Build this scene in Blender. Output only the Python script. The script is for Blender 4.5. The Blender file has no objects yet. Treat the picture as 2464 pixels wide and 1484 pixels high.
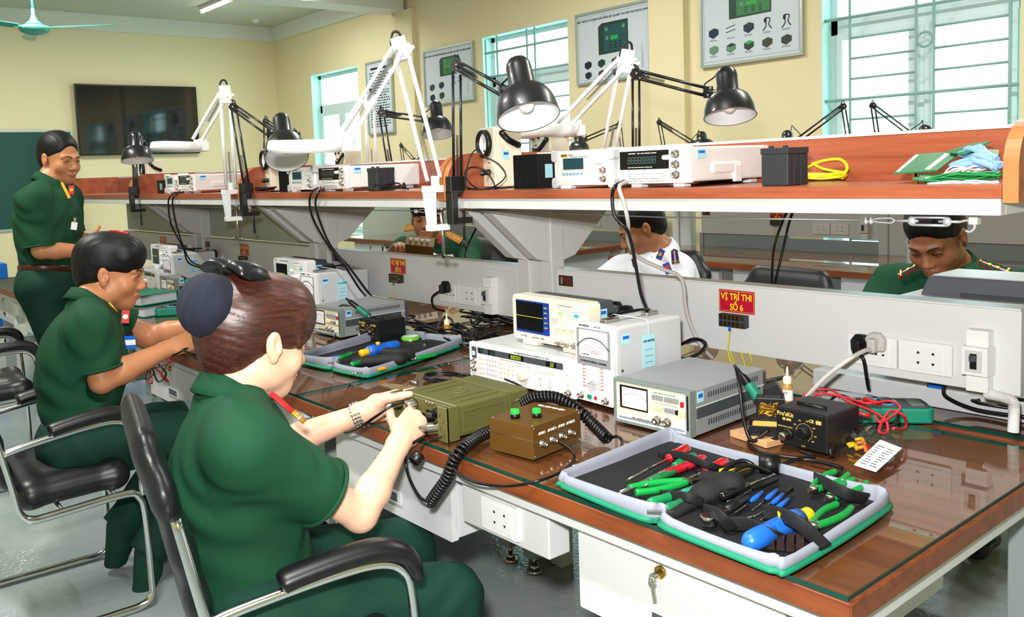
import bpy, bmesh, math, random
import numpy as np
from mathutils import Vector, Matrix, Euler, noise
rnd = random.Random(7)
SC = bpy.context.scene
COL = SC.collection
PI = math.pi

# ------------------------------------------------------------------ camera
CF, CCX, CCY = 2115.36, 1128.55, 591.05          # focal length and optical centre for a 2464x1484 frame
CAM_POS = Vector((0.59582, -1.12654, 1.38))
_y, _p, _r = 0.89549928, 0.08576279, -0.04026048
def _camrot():
    B = Matrix(((1, 0, 0), (0, 0, -1), (0, 1, 0)))
    Ry = Matrix(((math.cos(_y), math.sin(_y), 0), (-math.sin(_y), math.cos(_y), 0), (0, 0, 1)))
    Rp = Matrix(((1, 0, 0), (0, math.cos(_p), -math.sin(_p)), (0, math.sin(_p), math.cos(_p))))
    Rr = Matrix(((math.cos(_r), -math.sin(_r), 0), (math.sin(_r), math.cos(_r), 0), (0, 0, 1)))
    return Rr @ Rp @ B @ Ry
CM = _camrot()
cam = bpy.data.cameras.new('camera')
cam.sensor_width = 36.0; cam.lens = CF / 2464 * 36.0
cam.shift_x = (1232 - CCX) / 2464; cam.shift_y = (CCY - 742) / 2464
cam.clip_start = 0.02; cam.clip_end = 100
camo = bpy.data.objects.new('camera', cam); COL.objects.link(camo)
camo.matrix_world = Matrix.Translation(CAM_POS) @ Matrix((CM[0], -CM[1], -CM[2])).transposed().to_4x4()
SC.camera = camo

def W(u, v, x=None, y=None, z=None):
    """the point of a real plane (x, y or z = const) that the photograph shows at pixel u, v"""
    d = CM.transposed() @ Vector(((u - CCX) / CF, (v - CCY) / CF, 1.0))
    if x is not None: t = (x - CAM_POS.x) / d.x
    elif y is not None: t = (y - CAM_POS.y) / d.y
    else: t = (z - CAM_POS.z) / d.z
    return CAM_POS + d * t

# ------------------------------------------------------------------ view, world, lights
SC.view_settings.view_transform = 'Standard'
SC.view_settings.look = 'None'
SC.view_settings.gamma = 1.0
SC.view_settings.exposure = 0.08
SC.cycles.max_bounces = 7
SC.cycles.diffuse_bounces = 4
SC.cycles.glossy_bounces = 4
SC.cycles.transmission_bounces = 6
SC.cycles.transparent_max_bounces = 10
SC.cycles.caustics_reflective = False
SC.cycles.caustics_refractive = False
SC.cycles.sample_clamp_indirect = 6.0

wd = bpy.data.worlds.new('sky'); SC.world = wd; wd.use_nodes = True
_bg = wd.node_tree.nodes['Background']
_bg.inputs[0].default_value = (0.80, 0.98, 1.0, 1); _bg.inputs[1].default_value = 5.0

def lamp(name, kind, loc, energy, color=(1, 1, 1), size=None, size_y=None, target=None, spread=None):
    l = bpy.data.lights.new(name, kind); l.energy = energy; l.color = color
    if kind == 'AREA':
        l.shape = 'RECTANGLE'; l.size = size; l.size_y = size_y or size
        if spread: l.spread = spread
    elif size: l.shadow_soft_size = size
    o = bpy.data.objects.new(name, l); COL.objects.link(o); o.location = loc
    d = (Vector(target) - Vector(loc)) if target is not None else Vector((0, 0, -1))
    o.rotation_euler = d.to_track_quat('-Z', 'Y').to_euler()
    return o
# the photographer's flash, held just above and left of the lens
lamp('camera_flash', 'AREA', CAM_POS + Vector((-0.06, -0.02, 0.16)), 46, (1.0, 0.98, 0.95), 0.09, 0.07, W(1150, 700, y=1.0), 2.6)
# ceiling tubes of the room (their light; the fittings in view are built below)
CEIL = 3.50
for _i, (_x, _yy) in enumerate(((-0.6, -1.0), (-4.0, -1.0), (-0.6, 2.8), (-4.2, 2.8), (-8.2, 0.9), (-8.2, 3.3))):
    lamp('ceiling_tube_light', 'AREA', (_x, _yy, CEIL - 0.12), 95 if _yy < 1 else 66, (1.0, 0.98, 0.93), 1.2, 0.12)
# daylight entering through the three windows
WALL_Y = 4.75
# ------------------------------------------------------------------ materials
def s2l(c):
    return tuple((x / 12.92 if x <= 0.04045 else ((x + 0.055) / 1.055) ** 2.4) for x in c)
def hx(h):
    return s2l(tuple(int(h[i:i + 2], 16) / 255 for i in (0, 2, 4)))
MATS = {}
def mat(name, col, rough=0.5, metal=0.0, spec=0.5, trans=0.0, alpha=1.0, emit=None, es=0.0, bump=0.0, bscale=200.0, vary=0.0, vscale=8.0, coat=0.0, ior=1.45, sheen=0.0):
    if name in MATS: return MATS[name]
    m = bpy.data.materials.new(name); m.use_nodes = True; MATS[name] = m
    nt = m.node_tree; b = nt.nodes['Principled BSDF']
    c = hx(col) if isinstance(col, str) else col
    b.inputs['Base Color'].default_value = (*c, 1)
    b.inputs['Roughness'].default_value = rough; b.inputs['Metallic'].default_value = metal
    b.inputs['Specular IOR Level'].default_value = spec; b.inputs['IOR'].default_value = ior
    b.inputs['Transmission Weight'].default_value = trans; b.inputs['Alpha'].default_value = alpha
    b.inputs['Coat Weight'].default_value = coat; b.inputs['Coat Roughness'].default_value = 0.05
    b.inputs['Sheen Weight'].default_value = sheen
    if emit is not None:
        b.inputs['Emission Color'].default_value = (*(hx(emit) if isinstance(emit, str) else emit), 1)
        b.inputs['Emission Strength'].default_value = es
    if bump or vary:
        tc = nt.nodes.new('ShaderNodeTexCoord')
    if bump:
        n = nt.nodes.new('ShaderNodeTexNoise'); n.inputs['Scale'].default_value = bscale; n.inputs['Detail'].default_value = 3
        nt.links.new(tc.outputs['Object'], n.inputs['Vector'])
        bp = nt.nodes.new('ShaderNodeBump'); bp.inputs['Strength'].default_value = bump; bp.inputs['Distance'].default_value = 0.002
        nt.links.new(n.outputs['Fac'], bp.inputs['Height']); nt.links.new(bp.outputs['Normal'], b.inputs['Normal'])
    if vary:
        n2 = nt.nodes.new('ShaderNodeTexNoise'); n2.inputs['Scale'].default_value = vscale; n2.inputs['Detail'].default_value = 4
        nt.links.new(tc.outputs['Object'], n2.inputs['Vector'])
        mx = nt.nodes.new('ShaderNodeMix'); mx.data_type = 'RGBA'
        mx.inputs['A'].default_value = (*[x * (1 - vary) for x in c], 1)
        mx.inputs['B'].default_value = (*[min(1, x * (1 + vary)) for x in c], 1)
        nt.links.new(n2.outputs['Fac'], mx.inputs['Factor']); nt.links.new(mx.outputs['Result'], b.inputs['Base Color'])
    return m
def wood_mat(name, c1, c2, axis=0, scale=1.0, rough=0.35, stretch=18.0):
    m = bpy.data.materials.new(name); m.use_nodes = True; MATS[name] = m
    nt = m.node_tree; b = nt.nodes['Principled BSDF']; b.inputs['Roughness'].default_value = rough
    tc = nt.nodes.new('ShaderNodeTexCoord'); mp = nt.nodes.new('ShaderNodeMapping')
    s = [stretch * scale] * 3; s[axis] = 1.1 * scale
    mp.inputs['Scale'].default_value = s
    nt.links.new(tc.outputs['Object'], mp.inputs['Vector'])
    n = nt.nodes.new('ShaderNodeTexNoise'); n.inputs['Scale'].default_value = 1.6; n.inputs['Detail'].default_value = 7; n.inputs['Distortion'].default_value = 0.6
    nt.links.new(mp.outputs['Vector'], n.inputs['Vector'])
    n2 = nt.nodes.new('ShaderNodeTexNoise'); n2.inputs['Scale'].default_value = 9; n2.inputs['Detail'].default_value = 5
    nt.links.new(mp.outputs['Vector'], n2.inputs['Vector'])
    ad = nt.nodes.new('ShaderNodeMath'); ad.operation = 'MULTIPLY_ADD'; ad.inputs[1].default_value = 0.35
    nt.links.new(n2.outputs['Fac'], ad.inputs[0]); nt.links.new(n.outputs['Fac'], ad.inputs[2])
    cr = nt.nodes.new('ShaderNodeValToRGB')
    cr.color_ramp.elements[0].position = 0.45; cr.color_ramp.elements[0].color = (*hx(c1), 1)
    cr.color_ramp.elements[1].position = 0.95; cr.color_ramp.elements[1].color = (*hx(c2), 1)
    nt.links.new(ad.outputs[0], cr.inputs['Fac']); nt.links.new(cr.outputs['Color'], b.inputs['Base Color'])
    return m
M_wood = wood_mat('desk_laminate', '602e1b', '8a4a28', 0, rough=0.38)
M_woodred = wood_mat('shelf_laminate', '87432a', 'ae6144', 0, rough=0.3)
M_woodedge = wood_mat('laminate_edge_band', '602d15', '8a4722', 0, 1.4, rough=0.4)
M_woodcheek = mat('cheek_edge_band', 'b5713f', 0.45, vary=.15, vscale=30)
M_steel = mat('powder_coated_steel', 'c9cbcb', 0.42, bump=.05, bscale=900)
M_steeld = mat('leg_steel_grey', '8f9a99', 0.42)
M_panel = mat('raceway_panel', 'd0d2d3', 0.35)
M_white = mat('white_plastic', 'e2e3e4', 0.32)
M_ivory = mat('ivory_plastic', 'ddd6c4', 0.35)
M_cream = mat('cream_plastic', 'e3dcc6', 0.35)
M_grey = mat('grey_plastic', '8d9192', 0.45)
M_ltgrey = mat('light_grey_plastic', 'c3c6c7', 0.4)
M_dkgrey = mat('dark_grey_plastic', '41474d', 0.45)
M_black = mat('black_plastic', '0b0c0d', 0.38)
M_blacksat = mat('black_satin_paint', '101314', 0.42)
M_rubber = mat('black_rubber', '0c0c0d', 0.38)
M_chrome = mat('chrome', 'dcdfe1', 0.14, 1.0)
M_nickel = mat('nickel', 'bdb9b0', 0.25, 1.0)
M_brass = mat('brass', 'b98d3e', 0.28, 1.0)
M_lampwhite = mat('white_lamp_paint', 'e0e2e4', 0.35)
M_spring = mat('spring_steel', '9a9c9e', 0.35, 0.9)
M_red = mat('red_plastic', 'b3121c', 0.35)
M_green = mat('green_plastic', '0d7a3a', 0.35)
M_blue = mat('blue_plastic', '1a62c4', 0.35)
M_yellow = mat('yellow_plastic', 'e8b81c', 0.35)
M_screen = mat('dark_screen', '07090a', 0.12)
M_olive = mat('olive_paint', '59592f', 0.42, vary=.08, vscale=20)
M_brown = mat('brown_box_paint', '573c14', 0.4, vary=.06)
M_paper = mat('white_paper', 'e8eaec', 0.6)
M_ink = mat('printed_ink', '1c2024', 0.6)
M_bluelabel = mat('pale_blue_label', '9fd0e2', 0.5)
M_pcb = mat('green_circuit_board', '1c7548', 0.4, vary=.15, vscale=60)

def _glassmat(name, col, alpha_col, rough=0.0):
    """thin clear sheet: sees through with a tint, reflects by angle"""
    m = bpy.data.materials.new(name); m.use_nodes = True; MATS[name] = m
    nt = m.node_tree; nt.nodes.clear()
    o = nt.nodes.new('ShaderNodeOutputMaterial'); t = nt.nodes.new('ShaderNodeBsdfTransparent'); g = nt.nodes.new('ShaderNodeBsdfGlossy')
    mx = nt.nodes.new('ShaderNodeMixShader'); fr = nt.nodes.new('ShaderNodeFresnel'); fr.inputs['IOR'].default_value = 1.5
    t.inputs['Color'].default_value = (*col, 1); g.inputs['Roughness'].default_value = rough; g.inputs['Color'].default_value = (*alpha_col, 1)
    ge = nt.nodes.new('ShaderNodeNewGeometry'); sb = nt.nodes.new('ShaderNodeMath'); sb.operation = 'SUBTRACT'; sb.use_clamp = True
    nt.links.new(fr.outputs[0], sb.inputs[0]); nt.links.new(ge.outputs['Backfacing'], sb.inputs[1])
    nt.links.new(sb.outputs[0], mx.inputs[0]); nt.links.new(t.outputs[0], mx.inputs[1]); nt.links.new(g.outputs[0], mx.inputs[2]); nt.links.new(mx.outputs[0], o.inputs[0])
    return m
M_deskglass = _glassmat('desk_glass_clear', (0.93, 0.985, 0.96), (1, 1, 1))
M_winglass = _glassmat('window_glass', (0.86, 0.97, 0.97), (0.9, 1, 1))
M_clearbag = _glassmat('clear_polythene', (0.80, 0.82, 0.84), (1, 1, 1), 0.2)
M_glassedge = mat('desk_glass_edge', '0b3a33', 0.15)

# ------------------------------------------------------------------ mesh helpers
def Rx(a): return Matrix.Rotation(a, 4, 'X')
def Ry(a): return Matrix.Rotation(a, 4, 'Y')
def Rz(a): return Matrix.Rotation(a, 4, 'Z')
def T(*a): return Matrix.Translation(Vector(a if len(a) == 3 else a[0]))
def sm(pts, n=8, closed=False):
    """Catmull-Rom through the points"""
    P = [Vector(p) for p in pts]; out = []; L = len(P)
    if L < 3 and not closed: return P
    rng = range(L if closed else L - 1)
    for i in rng:
        if closed: a, b, c, d = P[(i - 1) % L], P[i], P[(i + 1) % L], P[(i + 2) % L]
        else: a, b, c, d = P[max(i - 1, 0)], P[i], P[i + 1], P[min(i + 2, L - 1)]
        for k in range(n):
            t = k / n
            out.append(0.5 * ((2 * b) + (c - a) * t + (2 * a - 5 * b + 4 * c - d) * t * t + (3 * b - a - 3 * c + d) * t ** 3))
    if not closed: out.append(P[-1])
    return out
class MB:
    def __init__(s): s.v = []; s.f = []; s.mi = []; s.sh = []; s.mats = []
    def _m(s, m):
        if m is None: return 0
        if m not in s.mats: s.mats.append(m)
        return s.mats.index(m)
    def add(s, v, f, m=None, smooth=True, X=None):
        k = len(s.v); mi = s._m(m)
        for p in v: s.v.append(tuple((X @ Vector(p)) if X is not None else p))
        for q in f: s.f.append(tuple(i + k for i in q)); s.mi.append(mi); s.sh.append(smooth)
        return s
    def box(s, a, b, m=None, X=None):
        x0, y0, z0 = a; x1, y1, z1 = b
        v = [(x0, y0, z0), (x1, y0, z0), (x1, y1, z0), (x0, y1, z0), (x0, y0, z1), (x1, y0, z1), (x1, y1, z1), (x0, y1, z1)]
        return s.add(v, [(3, 2, 1, 0), (4, 5, 6, 7), (0, 1, 5, 4), (1, 2, 6, 5), (2, 3, 7, 6), (3, 0, 4, 7)], m, False, X)
    def cyl(s, a, b, r, r2=None, n=20, m=None, caps=True, X=None, smooth=True):
        a = Vector(a); b = Vector(b); r2 = r if r2 is None else r2
        d = (b - a); q = d.to_track_quat('Z', 'Y').to_matrix()
        v = []
        for c, rr in ((a, r), (b, r2)):
            for i in range(n):
                t = 2 * PI * i / n; v.append(c + q @ Vector((rr * math.cos(t), rr * math.sin(t), 0)))
        f = [(i, (i + 1) % n, n + (i + 1) % n, n + i) for i in range(n)]
        s.add(v, f, m, smooth, X)
        if caps:
            k = len(s.v) - 2 * n; mi = s._m(m)
            s.f.append(tuple(k + i for i in reversed(range(n)))); s.mi.append(mi); s.sh.append(False)
            s.f.append(tuple(k + n + i for i in range(n))); s.mi.append(mi); s.sh.append(False)
        return s
    def tube(s, pts, r, n=10, m=None, X=None, closed=False, caps=True, flat=None):
        P = [Vector(p) for p in pts]
        P = [p for i, p in enumerate(P) if i == 0 or (p - P[i - 1]).length > 1e-6]
        L = len(P); R = r if callable(r) else (lambda t: r)
        tn = []
        for i in range(L):
            a = P[(i - 1) % L] if closed else P[max(i - 1, 0)]; b = P[(i + 1) % L] if closed else P[min(i + 1, L - 1)]
            tn.append((b - a).normalized())
        up = Vector((0, 0, 1)) if abs(tn[0].z) < 0.9 else Vector((1, 0, 0))
        nx = (up - tn[0] * up.dot(tn[0])).normalized(); v = []
        for i in range(L):
            nx = (nx - tn[i] * nx.dot(tn[i])).normalized(); ny = tn[i].cross(nx)
            rr = R(i / max(1, L - 1)); ra, rb = (rr, rr) if flat is None else (rr * flat[0], rr * flat[1])
            for k in range(n):
                t = 2 * PI * k / n; v.append(P[i] + nx * (ra * math.cos(t)) + ny * (rb * math.sin(t)))
        f = []
        for i in range(L if closed else L - 1):
            j = (i + 1) % L
            for k in range(n): f.append((i * n + k, i * n + (k + 1) % n, j * n + (k + 1) % n, j * n + k))
        k0 = len(s.v); s.add(v, f, m, True, X)
        if caps and not closed:
            mi = s._m(m)
            s.f.append(tuple(k0 + k for k in reversed(range(n)))); s.mi.append(mi); s.sh.append(False)
            s.f.append(tuple(k0 + (L - 1) * n + k for k in range(n))); s.mi.append(mi); s.sh.append(False)
        return s
    def lathe(s, prof, n=28, m=None, X=None, smooth=True):
        v = []; f = []; L = len(prof)
        for r, z in prof:
            for k in range(n):
                t = 2 * PI * k / n; v.append((max(r, 1e-5) * math.cos(t), max(r, 1e-5) * math.sin(t), z))
        for i in range(L - 1):
            for k in range(n): f.append((i * n + k, i * n + (k + 1) % n, (i + 1) * n + (k + 1) % n, (i + 1) * n + k))
        return s.add(v, f, m, smooth, X)
    def ball(s, c, r, m=None, X=None, n=16, rot=None):
        c = Vector(c); r = (r, r, r) if not hasattr(r, '__len__') else r
        v = []; f = []; h = n // 2
        for i in range(h + 1):
            a = PI * i / h - PI / 2
            for k in range(n):
                t = 2 * PI * k / n
                p = Vector((r[0] * math.cos(a) * math.cos(t), r[1] * math.cos(a) * math.sin(t), r[2] * math.sin(a)))
                if rot is not None: p = rot @ p
                v.append(c + p)
        for i in range(h):
            for k in range(n): f.append((i * n + k, i * n + (k + 1) % n, (i + 1) * n + (k + 1) % n, (i + 1) * n + k))
        return s.add(v, f, m, True, X)
    def prism(s, poly, z0, z1, m=None, X=None, smooth=False):
        n = len(poly)
        A = sum(poly[i][0] * poly[(i + 1) % n][1] - poly[(i + 1) % n][0] * poly[i][1] for i in range(n))
        if A < 0: poly = poly[::-1]
        v = [(p[0], p[1], z0) for p in poly] + [(p[0], p[1], z1) for p in poly]
        f = [tuple(reversed(range(n))), tuple(range(n, 2 * n))] + [(i, (i + 1) % n, n + (i + 1) % n, n + i) for i in range(n)]
        s.add(v, f, m, False, X)
        if smooth:
            for q in range(n): s.sh[-1 - q] = True
        return s
    def quad(s, a, b, c, d, m=None, X=None): return s.add([a, b, c, d], [(0, 1, 2, 3)], m, False, X)
    def build(s, name, m=None, parent=None, bev=0, seg=2, **k):
        if name in ('foot', 'corner_bumper', 'guard_bracket', 'rear_guard', 'side_rib') and parent is not None:
            up = list(range(len(s.v)))
            def fd(i):
                while up[i] != i: up[i] = up[up[i]]; i = up[i]
                return i
            for f in s.f:
                for q in f[1:]: up[fd(q)] = fd(f[0])
            G = {}
            for n_, f in enumerate(s.f): G.setdefault(fd(f[0]), []).append(n_)
            if len(G) > 1:
                o = None
                for fs in G.values():
                    b = MB(); mp = {}
                    for n_ in fs:
                        for i in s.f[n_]:
                            if i not in mp: mp[i] = len(b.v); b.v.append(s.v[i])
                        b.f.append(tuple(mp[i] for i in s.f[n_])); b.sh.append(s.sh[n_]); b.mi.append(s.mi[n_])
                    b.mats = list(s.mats); o = b._build(name, m, parent, bev, seg, **k)
                return o
        return s._build(name, m, parent, bev, seg, **k)
    def _build(s, name, m=None, parent=None, bev=0, seg=2, **k):
        me = bpy.data.meshes.new(name)
        me.from_pydata([tuple(p) for p in s.v], [], s.f)
        mats = s.mats if s.mats else [m]
        if s.mats and m is not None and m not in s.mats: pass
        for q in mats: me.materials.append(q)
        if len(mats) > 1 or s.mats: me.polygons.foreach_set('material_index', s.mi)
        me.polygons.foreach_set('use_smooth', s.sh)
        me.validate(); me.update()
        return link(name, me, parent, bev, seg, **k)
def link(name, me, parent=None, bev=0, seg=2, label=None, cat=None, group=None, kind=None, loc=None, rot=None):
    o = bpy.data.objects.new(name, me); COL.objects.link(o)
    if parent is not None: o.parent = parent
    if bev:
        b = o.modifiers.new('bevel', 'BEVEL'); b.width = bev; b.segments = seg; b.limit_method = 'ANGLE'; b.angle_limit = 0.7; b.harden_normals = False
    tag(o, label, cat, group, kind)
    if loc is not None: o.location = loc
    if rot is not None: o.rotation_euler = rot
    return o
def tag(o, label=None, cat=None, group=None, kind=None):
    if label: o['label'] = label
    if cat: o['category'] = cat
    if group: o['group'] = group
    if kind: o['kind'] = kind
    return o
def thing(name, label, cat, loc=(0, 0, 0), rz=0, group=None, rot=None):
    o = bpy.data.objects.new(name, None); COL.objects.link(o); o.location = loc; o.empty_display_size = .05
    o.rotation_euler = rot if rot is not None else (0, 0, rz)
    return tag(o, label, cat, group)
KIDS = {}
def copy_tree(o, loc=None, rz=None, label=None, group=None, parent=None, swap=None):
    c = o.copy(); COL.objects.link(c)
    if parent is not None: c.parent = parent
    if loc is not None: c.location = loc
    if rz is not None: c.rotation_euler = (0, 0, rz)
    if label: c['label'] = label
    if group: c['group'] = group
    for ch in [k for k in bpy.data.objects if k.parent == o]:
        copy_tree(ch, parent=c)
    return c
def text(s, size, mtx, m, parent=None, name='lettering', ext=0.0004, align='CENTER', sx=1.0, bold=0.0, depth=None, into=None):
    """flat lettering in the local xz plane facing -y; mtx places it"""
    cu = bpy.data.curves.new('txt', 'FONT'); cu.body = s; cu.size = size; cu.align_x = align; cu.align_y = 'CENTER'
    cu.extrude = ext; cu.offset = bold; cu.resolution_u = 3
    o = bpy.data.objects.new('txt', cu); COL.objects.link(o)
    dg = bpy.context.evaluated_depsgraph_get(); me = bpy.data.meshes.new_from_object(o.evaluated_get(dg))
    bpy.data.objects.remove(o); bpy.data.curves.remove(cu)
    me.transform(mtx @ Rx(PI / 2) @ Matrix.Diagonal((sx, 1, 1, 1)))
    if into is not None:
        into.add([v.co[:] for v in me.vertices], [tuple(p.vertices) for p in me.polygons], m, False)
        bpy.data.meshes.remove(me); return None
    me.materials.clear(); me.materials.append(m); me.name = name
    return link(name, me, parent)
def scrib(mb, x0, z0, w, h, rows, m, y=-0.0006, seed=1, dens=.75):
    """rows of tiny printed marks standing for unreadable small print"""
    r = random.Random(seed); rh = h / rows
    for i in range(rows):
        x = x0
        while x < x0 + w * (0.97 if i % 3 else 0.8):
            l = r.uniform(.25, .9) * rh * 2
            mb.quad((x, y, z0 + h - (i + .75) * rh), (min(x + l, x0 + w), y, z0 + h - (i + .75) * rh), (min(x + l, x0 + w), y, z0 + h - (i + .32) * rh), (x, y, z0 + h - (i + .32) * rh), m)
            x += l + rh * .4
def rrect(x0, z0, x1, z1, r, n=5):
    P = []
    for cx, cz, a0 in ((x1 - r, z1 - r, 0), (x0 + r, z1 - r, PI / 2), (x0 + r, z0 + r, PI), (x1 - r, z0 + r, 1.5 * PI)):
        for i in range(n + 1):
            a = a0 + PI / 2 * i / n; P.append((cx + r * math.cos(a), cz + r * math.sin(a)))
    return P
XZ = Rx(PI / 2)      # takes (x, y->z, z-> -y): a prism drawn in xy stands upright, z0..z1 becomes y = -z
def plate(mb, x0, z0, x1, z1, y, t, r=0.002, m=None):
    """upright rounded plate with its face at y - t"""
    return mb.prism(rrect(x0, z0, x1, z1, min(r, (x1 - x0) / 2.01, (z1 - z0) / 2.01), 4), -y, -(y - t), m, XZ)
# ------------------------------------------------------------------ smooth blended bodies (signed distance field -> surface)
class Field:
    def __init__(s, lo, hi, step, fine=None):
        """fine: per axis list of (a, b, step) ranges sampled more densely"""
        s.ax = []
        for k in range(3):
            v = [lo[k]]
            while v[-1] < hi[k]:
                st = step
                for (a, b, f) in (fine[k] if fine else []):
                    if a <= v[-1] <= b: st = f
                v.append(v[-1] + st)
            s.ax.append(np.array(v, np.float32))
        s.F = np.full([len(a) for a in s.ax], 1.0, np.float32)
    def _blk(s, lo, hi):
        sl = []
        for k in range(3):
            i = max(0, int(np.searchsorted(s.ax[k], lo[k])) - 1); j = min(len(s.ax[k]), int(np.searchsorted(s.ax[k], hi[k])) + 1)
            if j - i < 2: return None
            sl.append(slice(i, j))
        X, Y, Z = np.meshgrid(s.ax[0][sl[0]], s.ax[1][sl[1]], s.ax[2][sl[2]], indexing='ij')
        return tuple(sl), np.stack([X, Y, Z], -1)
    def _mix(s, sl, d, k, op):
        A = s.F[sl]
        if op == 'add':
            if k > 0:
                h = np.clip(.5 + .5 * (A - d) / k, 0, 1); R = A * (1 - h) + d * h - k * h * (1 - h)
            else: R = np.minimum(A, d)
        elif op == 'sub':
            if k > 0:
                h = np.clip(.5 - .5 * (A + d) / k, 0, 1); R = A * (1 - h) + (-d) * h + k * h * (1 - h)
            else: R = np.maximum(A, -d)
        else: R = np.maximum(A, d)
        s.F[sl] = R
    def cap(s, a, b, ra, rb=None, k=.012, op='add', flat=None, fn=None, cut=None):
        """round cone; flat = (axis vector, factor): thinner along that axis"""
        a = np.array(a, np.float32); b = np.array(b, np.float32); rb = ra if rb is None else rb
        m = max(ra, rb) * (1.0 if flat is None else max(1, flat[1])) + k + .03
        q = s._blk(np.minimum(a, b) - m, np.maximum(a, b) + m)
        if q is None: return s
        sl, P = q; ab = b - a; L = float(ab @ ab) + 1e-9
        t = np.clip(((P - a) @ ab) / L, 0, 1); D = P - (a + t[..., None] * ab)
        if flat is not None:
            n = np.array(flat[0], np.float32); n /= np.linalg.norm(n); c = (D @ n); D = D + ((1 / flat[1] - 1) * c)[..., None] * n
        d = np.linalg.norm(D, axis=-1) - (ra + (rb - ra) * t)
        if fn is not None: d = d + fn(P)
        if cut is not None: n = np.array(cut[1], np.float32); d = np.maximum(d, (P - np.array(cut[0], np.float32)) @ (n / np.linalg.norm(n)))
        s._mix(sl, d, k, op); return s
    def ell(s, c, r, R=None, k=.012, op='add', fn=None):
        c = np.array(c, np.float32); r = np.array(r, np.float32); m = float(r.max()) + k + .03
        q = s._blk(c - m, c + m)
        if q is None: return s
        sl, P = q; D = P - c
        if R is not None: D = D @ np.array(R, np.float32)
        k0 = np.linalg.norm(D / r, axis=-1); k1 = np.linalg.norm(D / (r * r), axis=-1) + 1e-9
        d = k0 * (k0 - 1) / k1
        if fn is not None: d = d + fn(P)
        s._mix(sl, d, k, op); return s
    def plane(s, c, n, rad):
        """cut away everything on the +n side within rad of c"""
        c = np.array(c, np.float32); n = np.array(n, np.float32); n /= np.linalg.norm(n)
        q = s._blk(c - rad, c + rad)
        if q is None: return s
        sl, P = q; D = P - c; r = np.linalg.norm(D, axis=-1)
        d = np.where(r < rad, D @ n, -1.0); s.F[sl] = np.maximum(s.F[sl], d); return s
    def warp(s, fn, lo, hi):
        q = s._blk(lo, hi)
        if q is None: return s
        sl, P = q; s.F[sl] += fn(P).astype(np.float32) * (np.abs(s.F[sl]) < .05); return s
    def mesh(s, name, mats, sel=None):
        F = s.F; S = F < 0; nx, ny, nz = F.shape
        c = np.zeros((nx - 1, ny - 1, nz - 1), np.int8)
        for i in (0, 1):
            for j in (0, 1):
                for l in (0, 1): c += S[i:nx - 1 + i, j:ny - 1 + j, l:nz - 1 + l]
        act = (c > 0) & (c < 8); idx = np.argwhere(act)
        ids = np.full(act.shape, -1, np.int64); ids[act] = np.arange(len(idx))
        pos = np.zeros((len(idx), 3)); cnt = np.zeros(len(idx))
        cr = [(0, 0, 0), (1, 0, 0), (0, 1, 0), (1, 1, 0), (0, 0, 1), (1, 0, 1), (0, 1, 1), (1, 1, 1)]
        I = idx.T
        def val(o): return F[I[0] + o[0], I[1] + o[1], I[2] + o[2]]
        def pt(o): return np.stack([s.ax[k][I[k] + o[k]] for k in range(3)], -1)
        for a in cr:
            for k in range(3):
                if a[k] == 1: continue
                b = list(a); b[k] = 1; va, vb = val(a), val(b); m = (va < 0) != (vb < 0)
                t = np.where(m, va / (va - vb + 1e-12), 0); p = pt(a) * (1 - t[:, None]) + pt(b) * t[:, None]
                pos += p * m[:, None]; cnt += m
        pos /= np.maximum(cnt, 1)[:, None]
        quads = []
        for k in range(3):
            A = S.take(range(0, F.shape[k] - 1), k); B = S.take(range(1, F.shape[k]), k)
            e = np.argwhere(A != B); u, v = (k + 1) % 3, (k + 2) % 3
            ok = (e[:, u] > 0) & (e[:, v] > 0) & (e[:, u] < F.shape[u] - 1) & (e[:, v] < F.shape[v] - 1); e = e[ok]
            fl = A[tuple(e.T)]
            def cell(du, dv):
                q = e.copy(); q[:, u] += du; q[:, v] += dv; return ids[tuple(q.T)]
            q = np.stack([cell(-1, -1), cell(0, -1), cell(0, 0), cell(-1, 0)], -1)
            q[~fl] = q[~fl][:, ::-1]; quads.append(q)
        q = np.concatenate(quads); q = q[(q >= 0).all(1)]
        me = bpy.data.meshes.new(name); me.vertices.add(len(pos)); me.vertices.foreach_set('co', pos.astype(np.float32).ravel())
        me.loops.add(q.size); me.loops.foreach_set('vertex_index', q.ravel().astype(np.int32))
        me.polygons.add(len(q)); me.polygons.foreach_set('loop_start', np.arange(0, q.size, 4, dtype=np.int32))
        me.polygons.foreach_set('use_smooth', np.ones(len(q), bool))
        for m in mats: me.materials.append(m)
        if sel is not None:
            ctr = pos[q].mean(1); me.polygons.foreach_set('material_index', sel(ctr).astype(np.int32))
        me.update(calc_edges=True); me.validate(); return me
def wob(amp, fr, dr, seed=0.0, warp=.5):
    dr = np.array(dr, np.float32); dr /= np.linalg.norm(dr)
    def f(P):
        w = np.sin(P[..., 0] * fr * .31 + seed) + np.sin(P[..., 1] * fr * .37 + seed * 2.1) + np.sin(P[..., 2] * fr * .27 + seed * .7)
        return amp * np.sin((P @ dr) * fr + warp * w * 2 + seed) * (.6 + .4 * np.sin(P[..., 2] * fr * .23 + P[..., 1] * fr * .19 + seed * 3))
    return f

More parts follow.
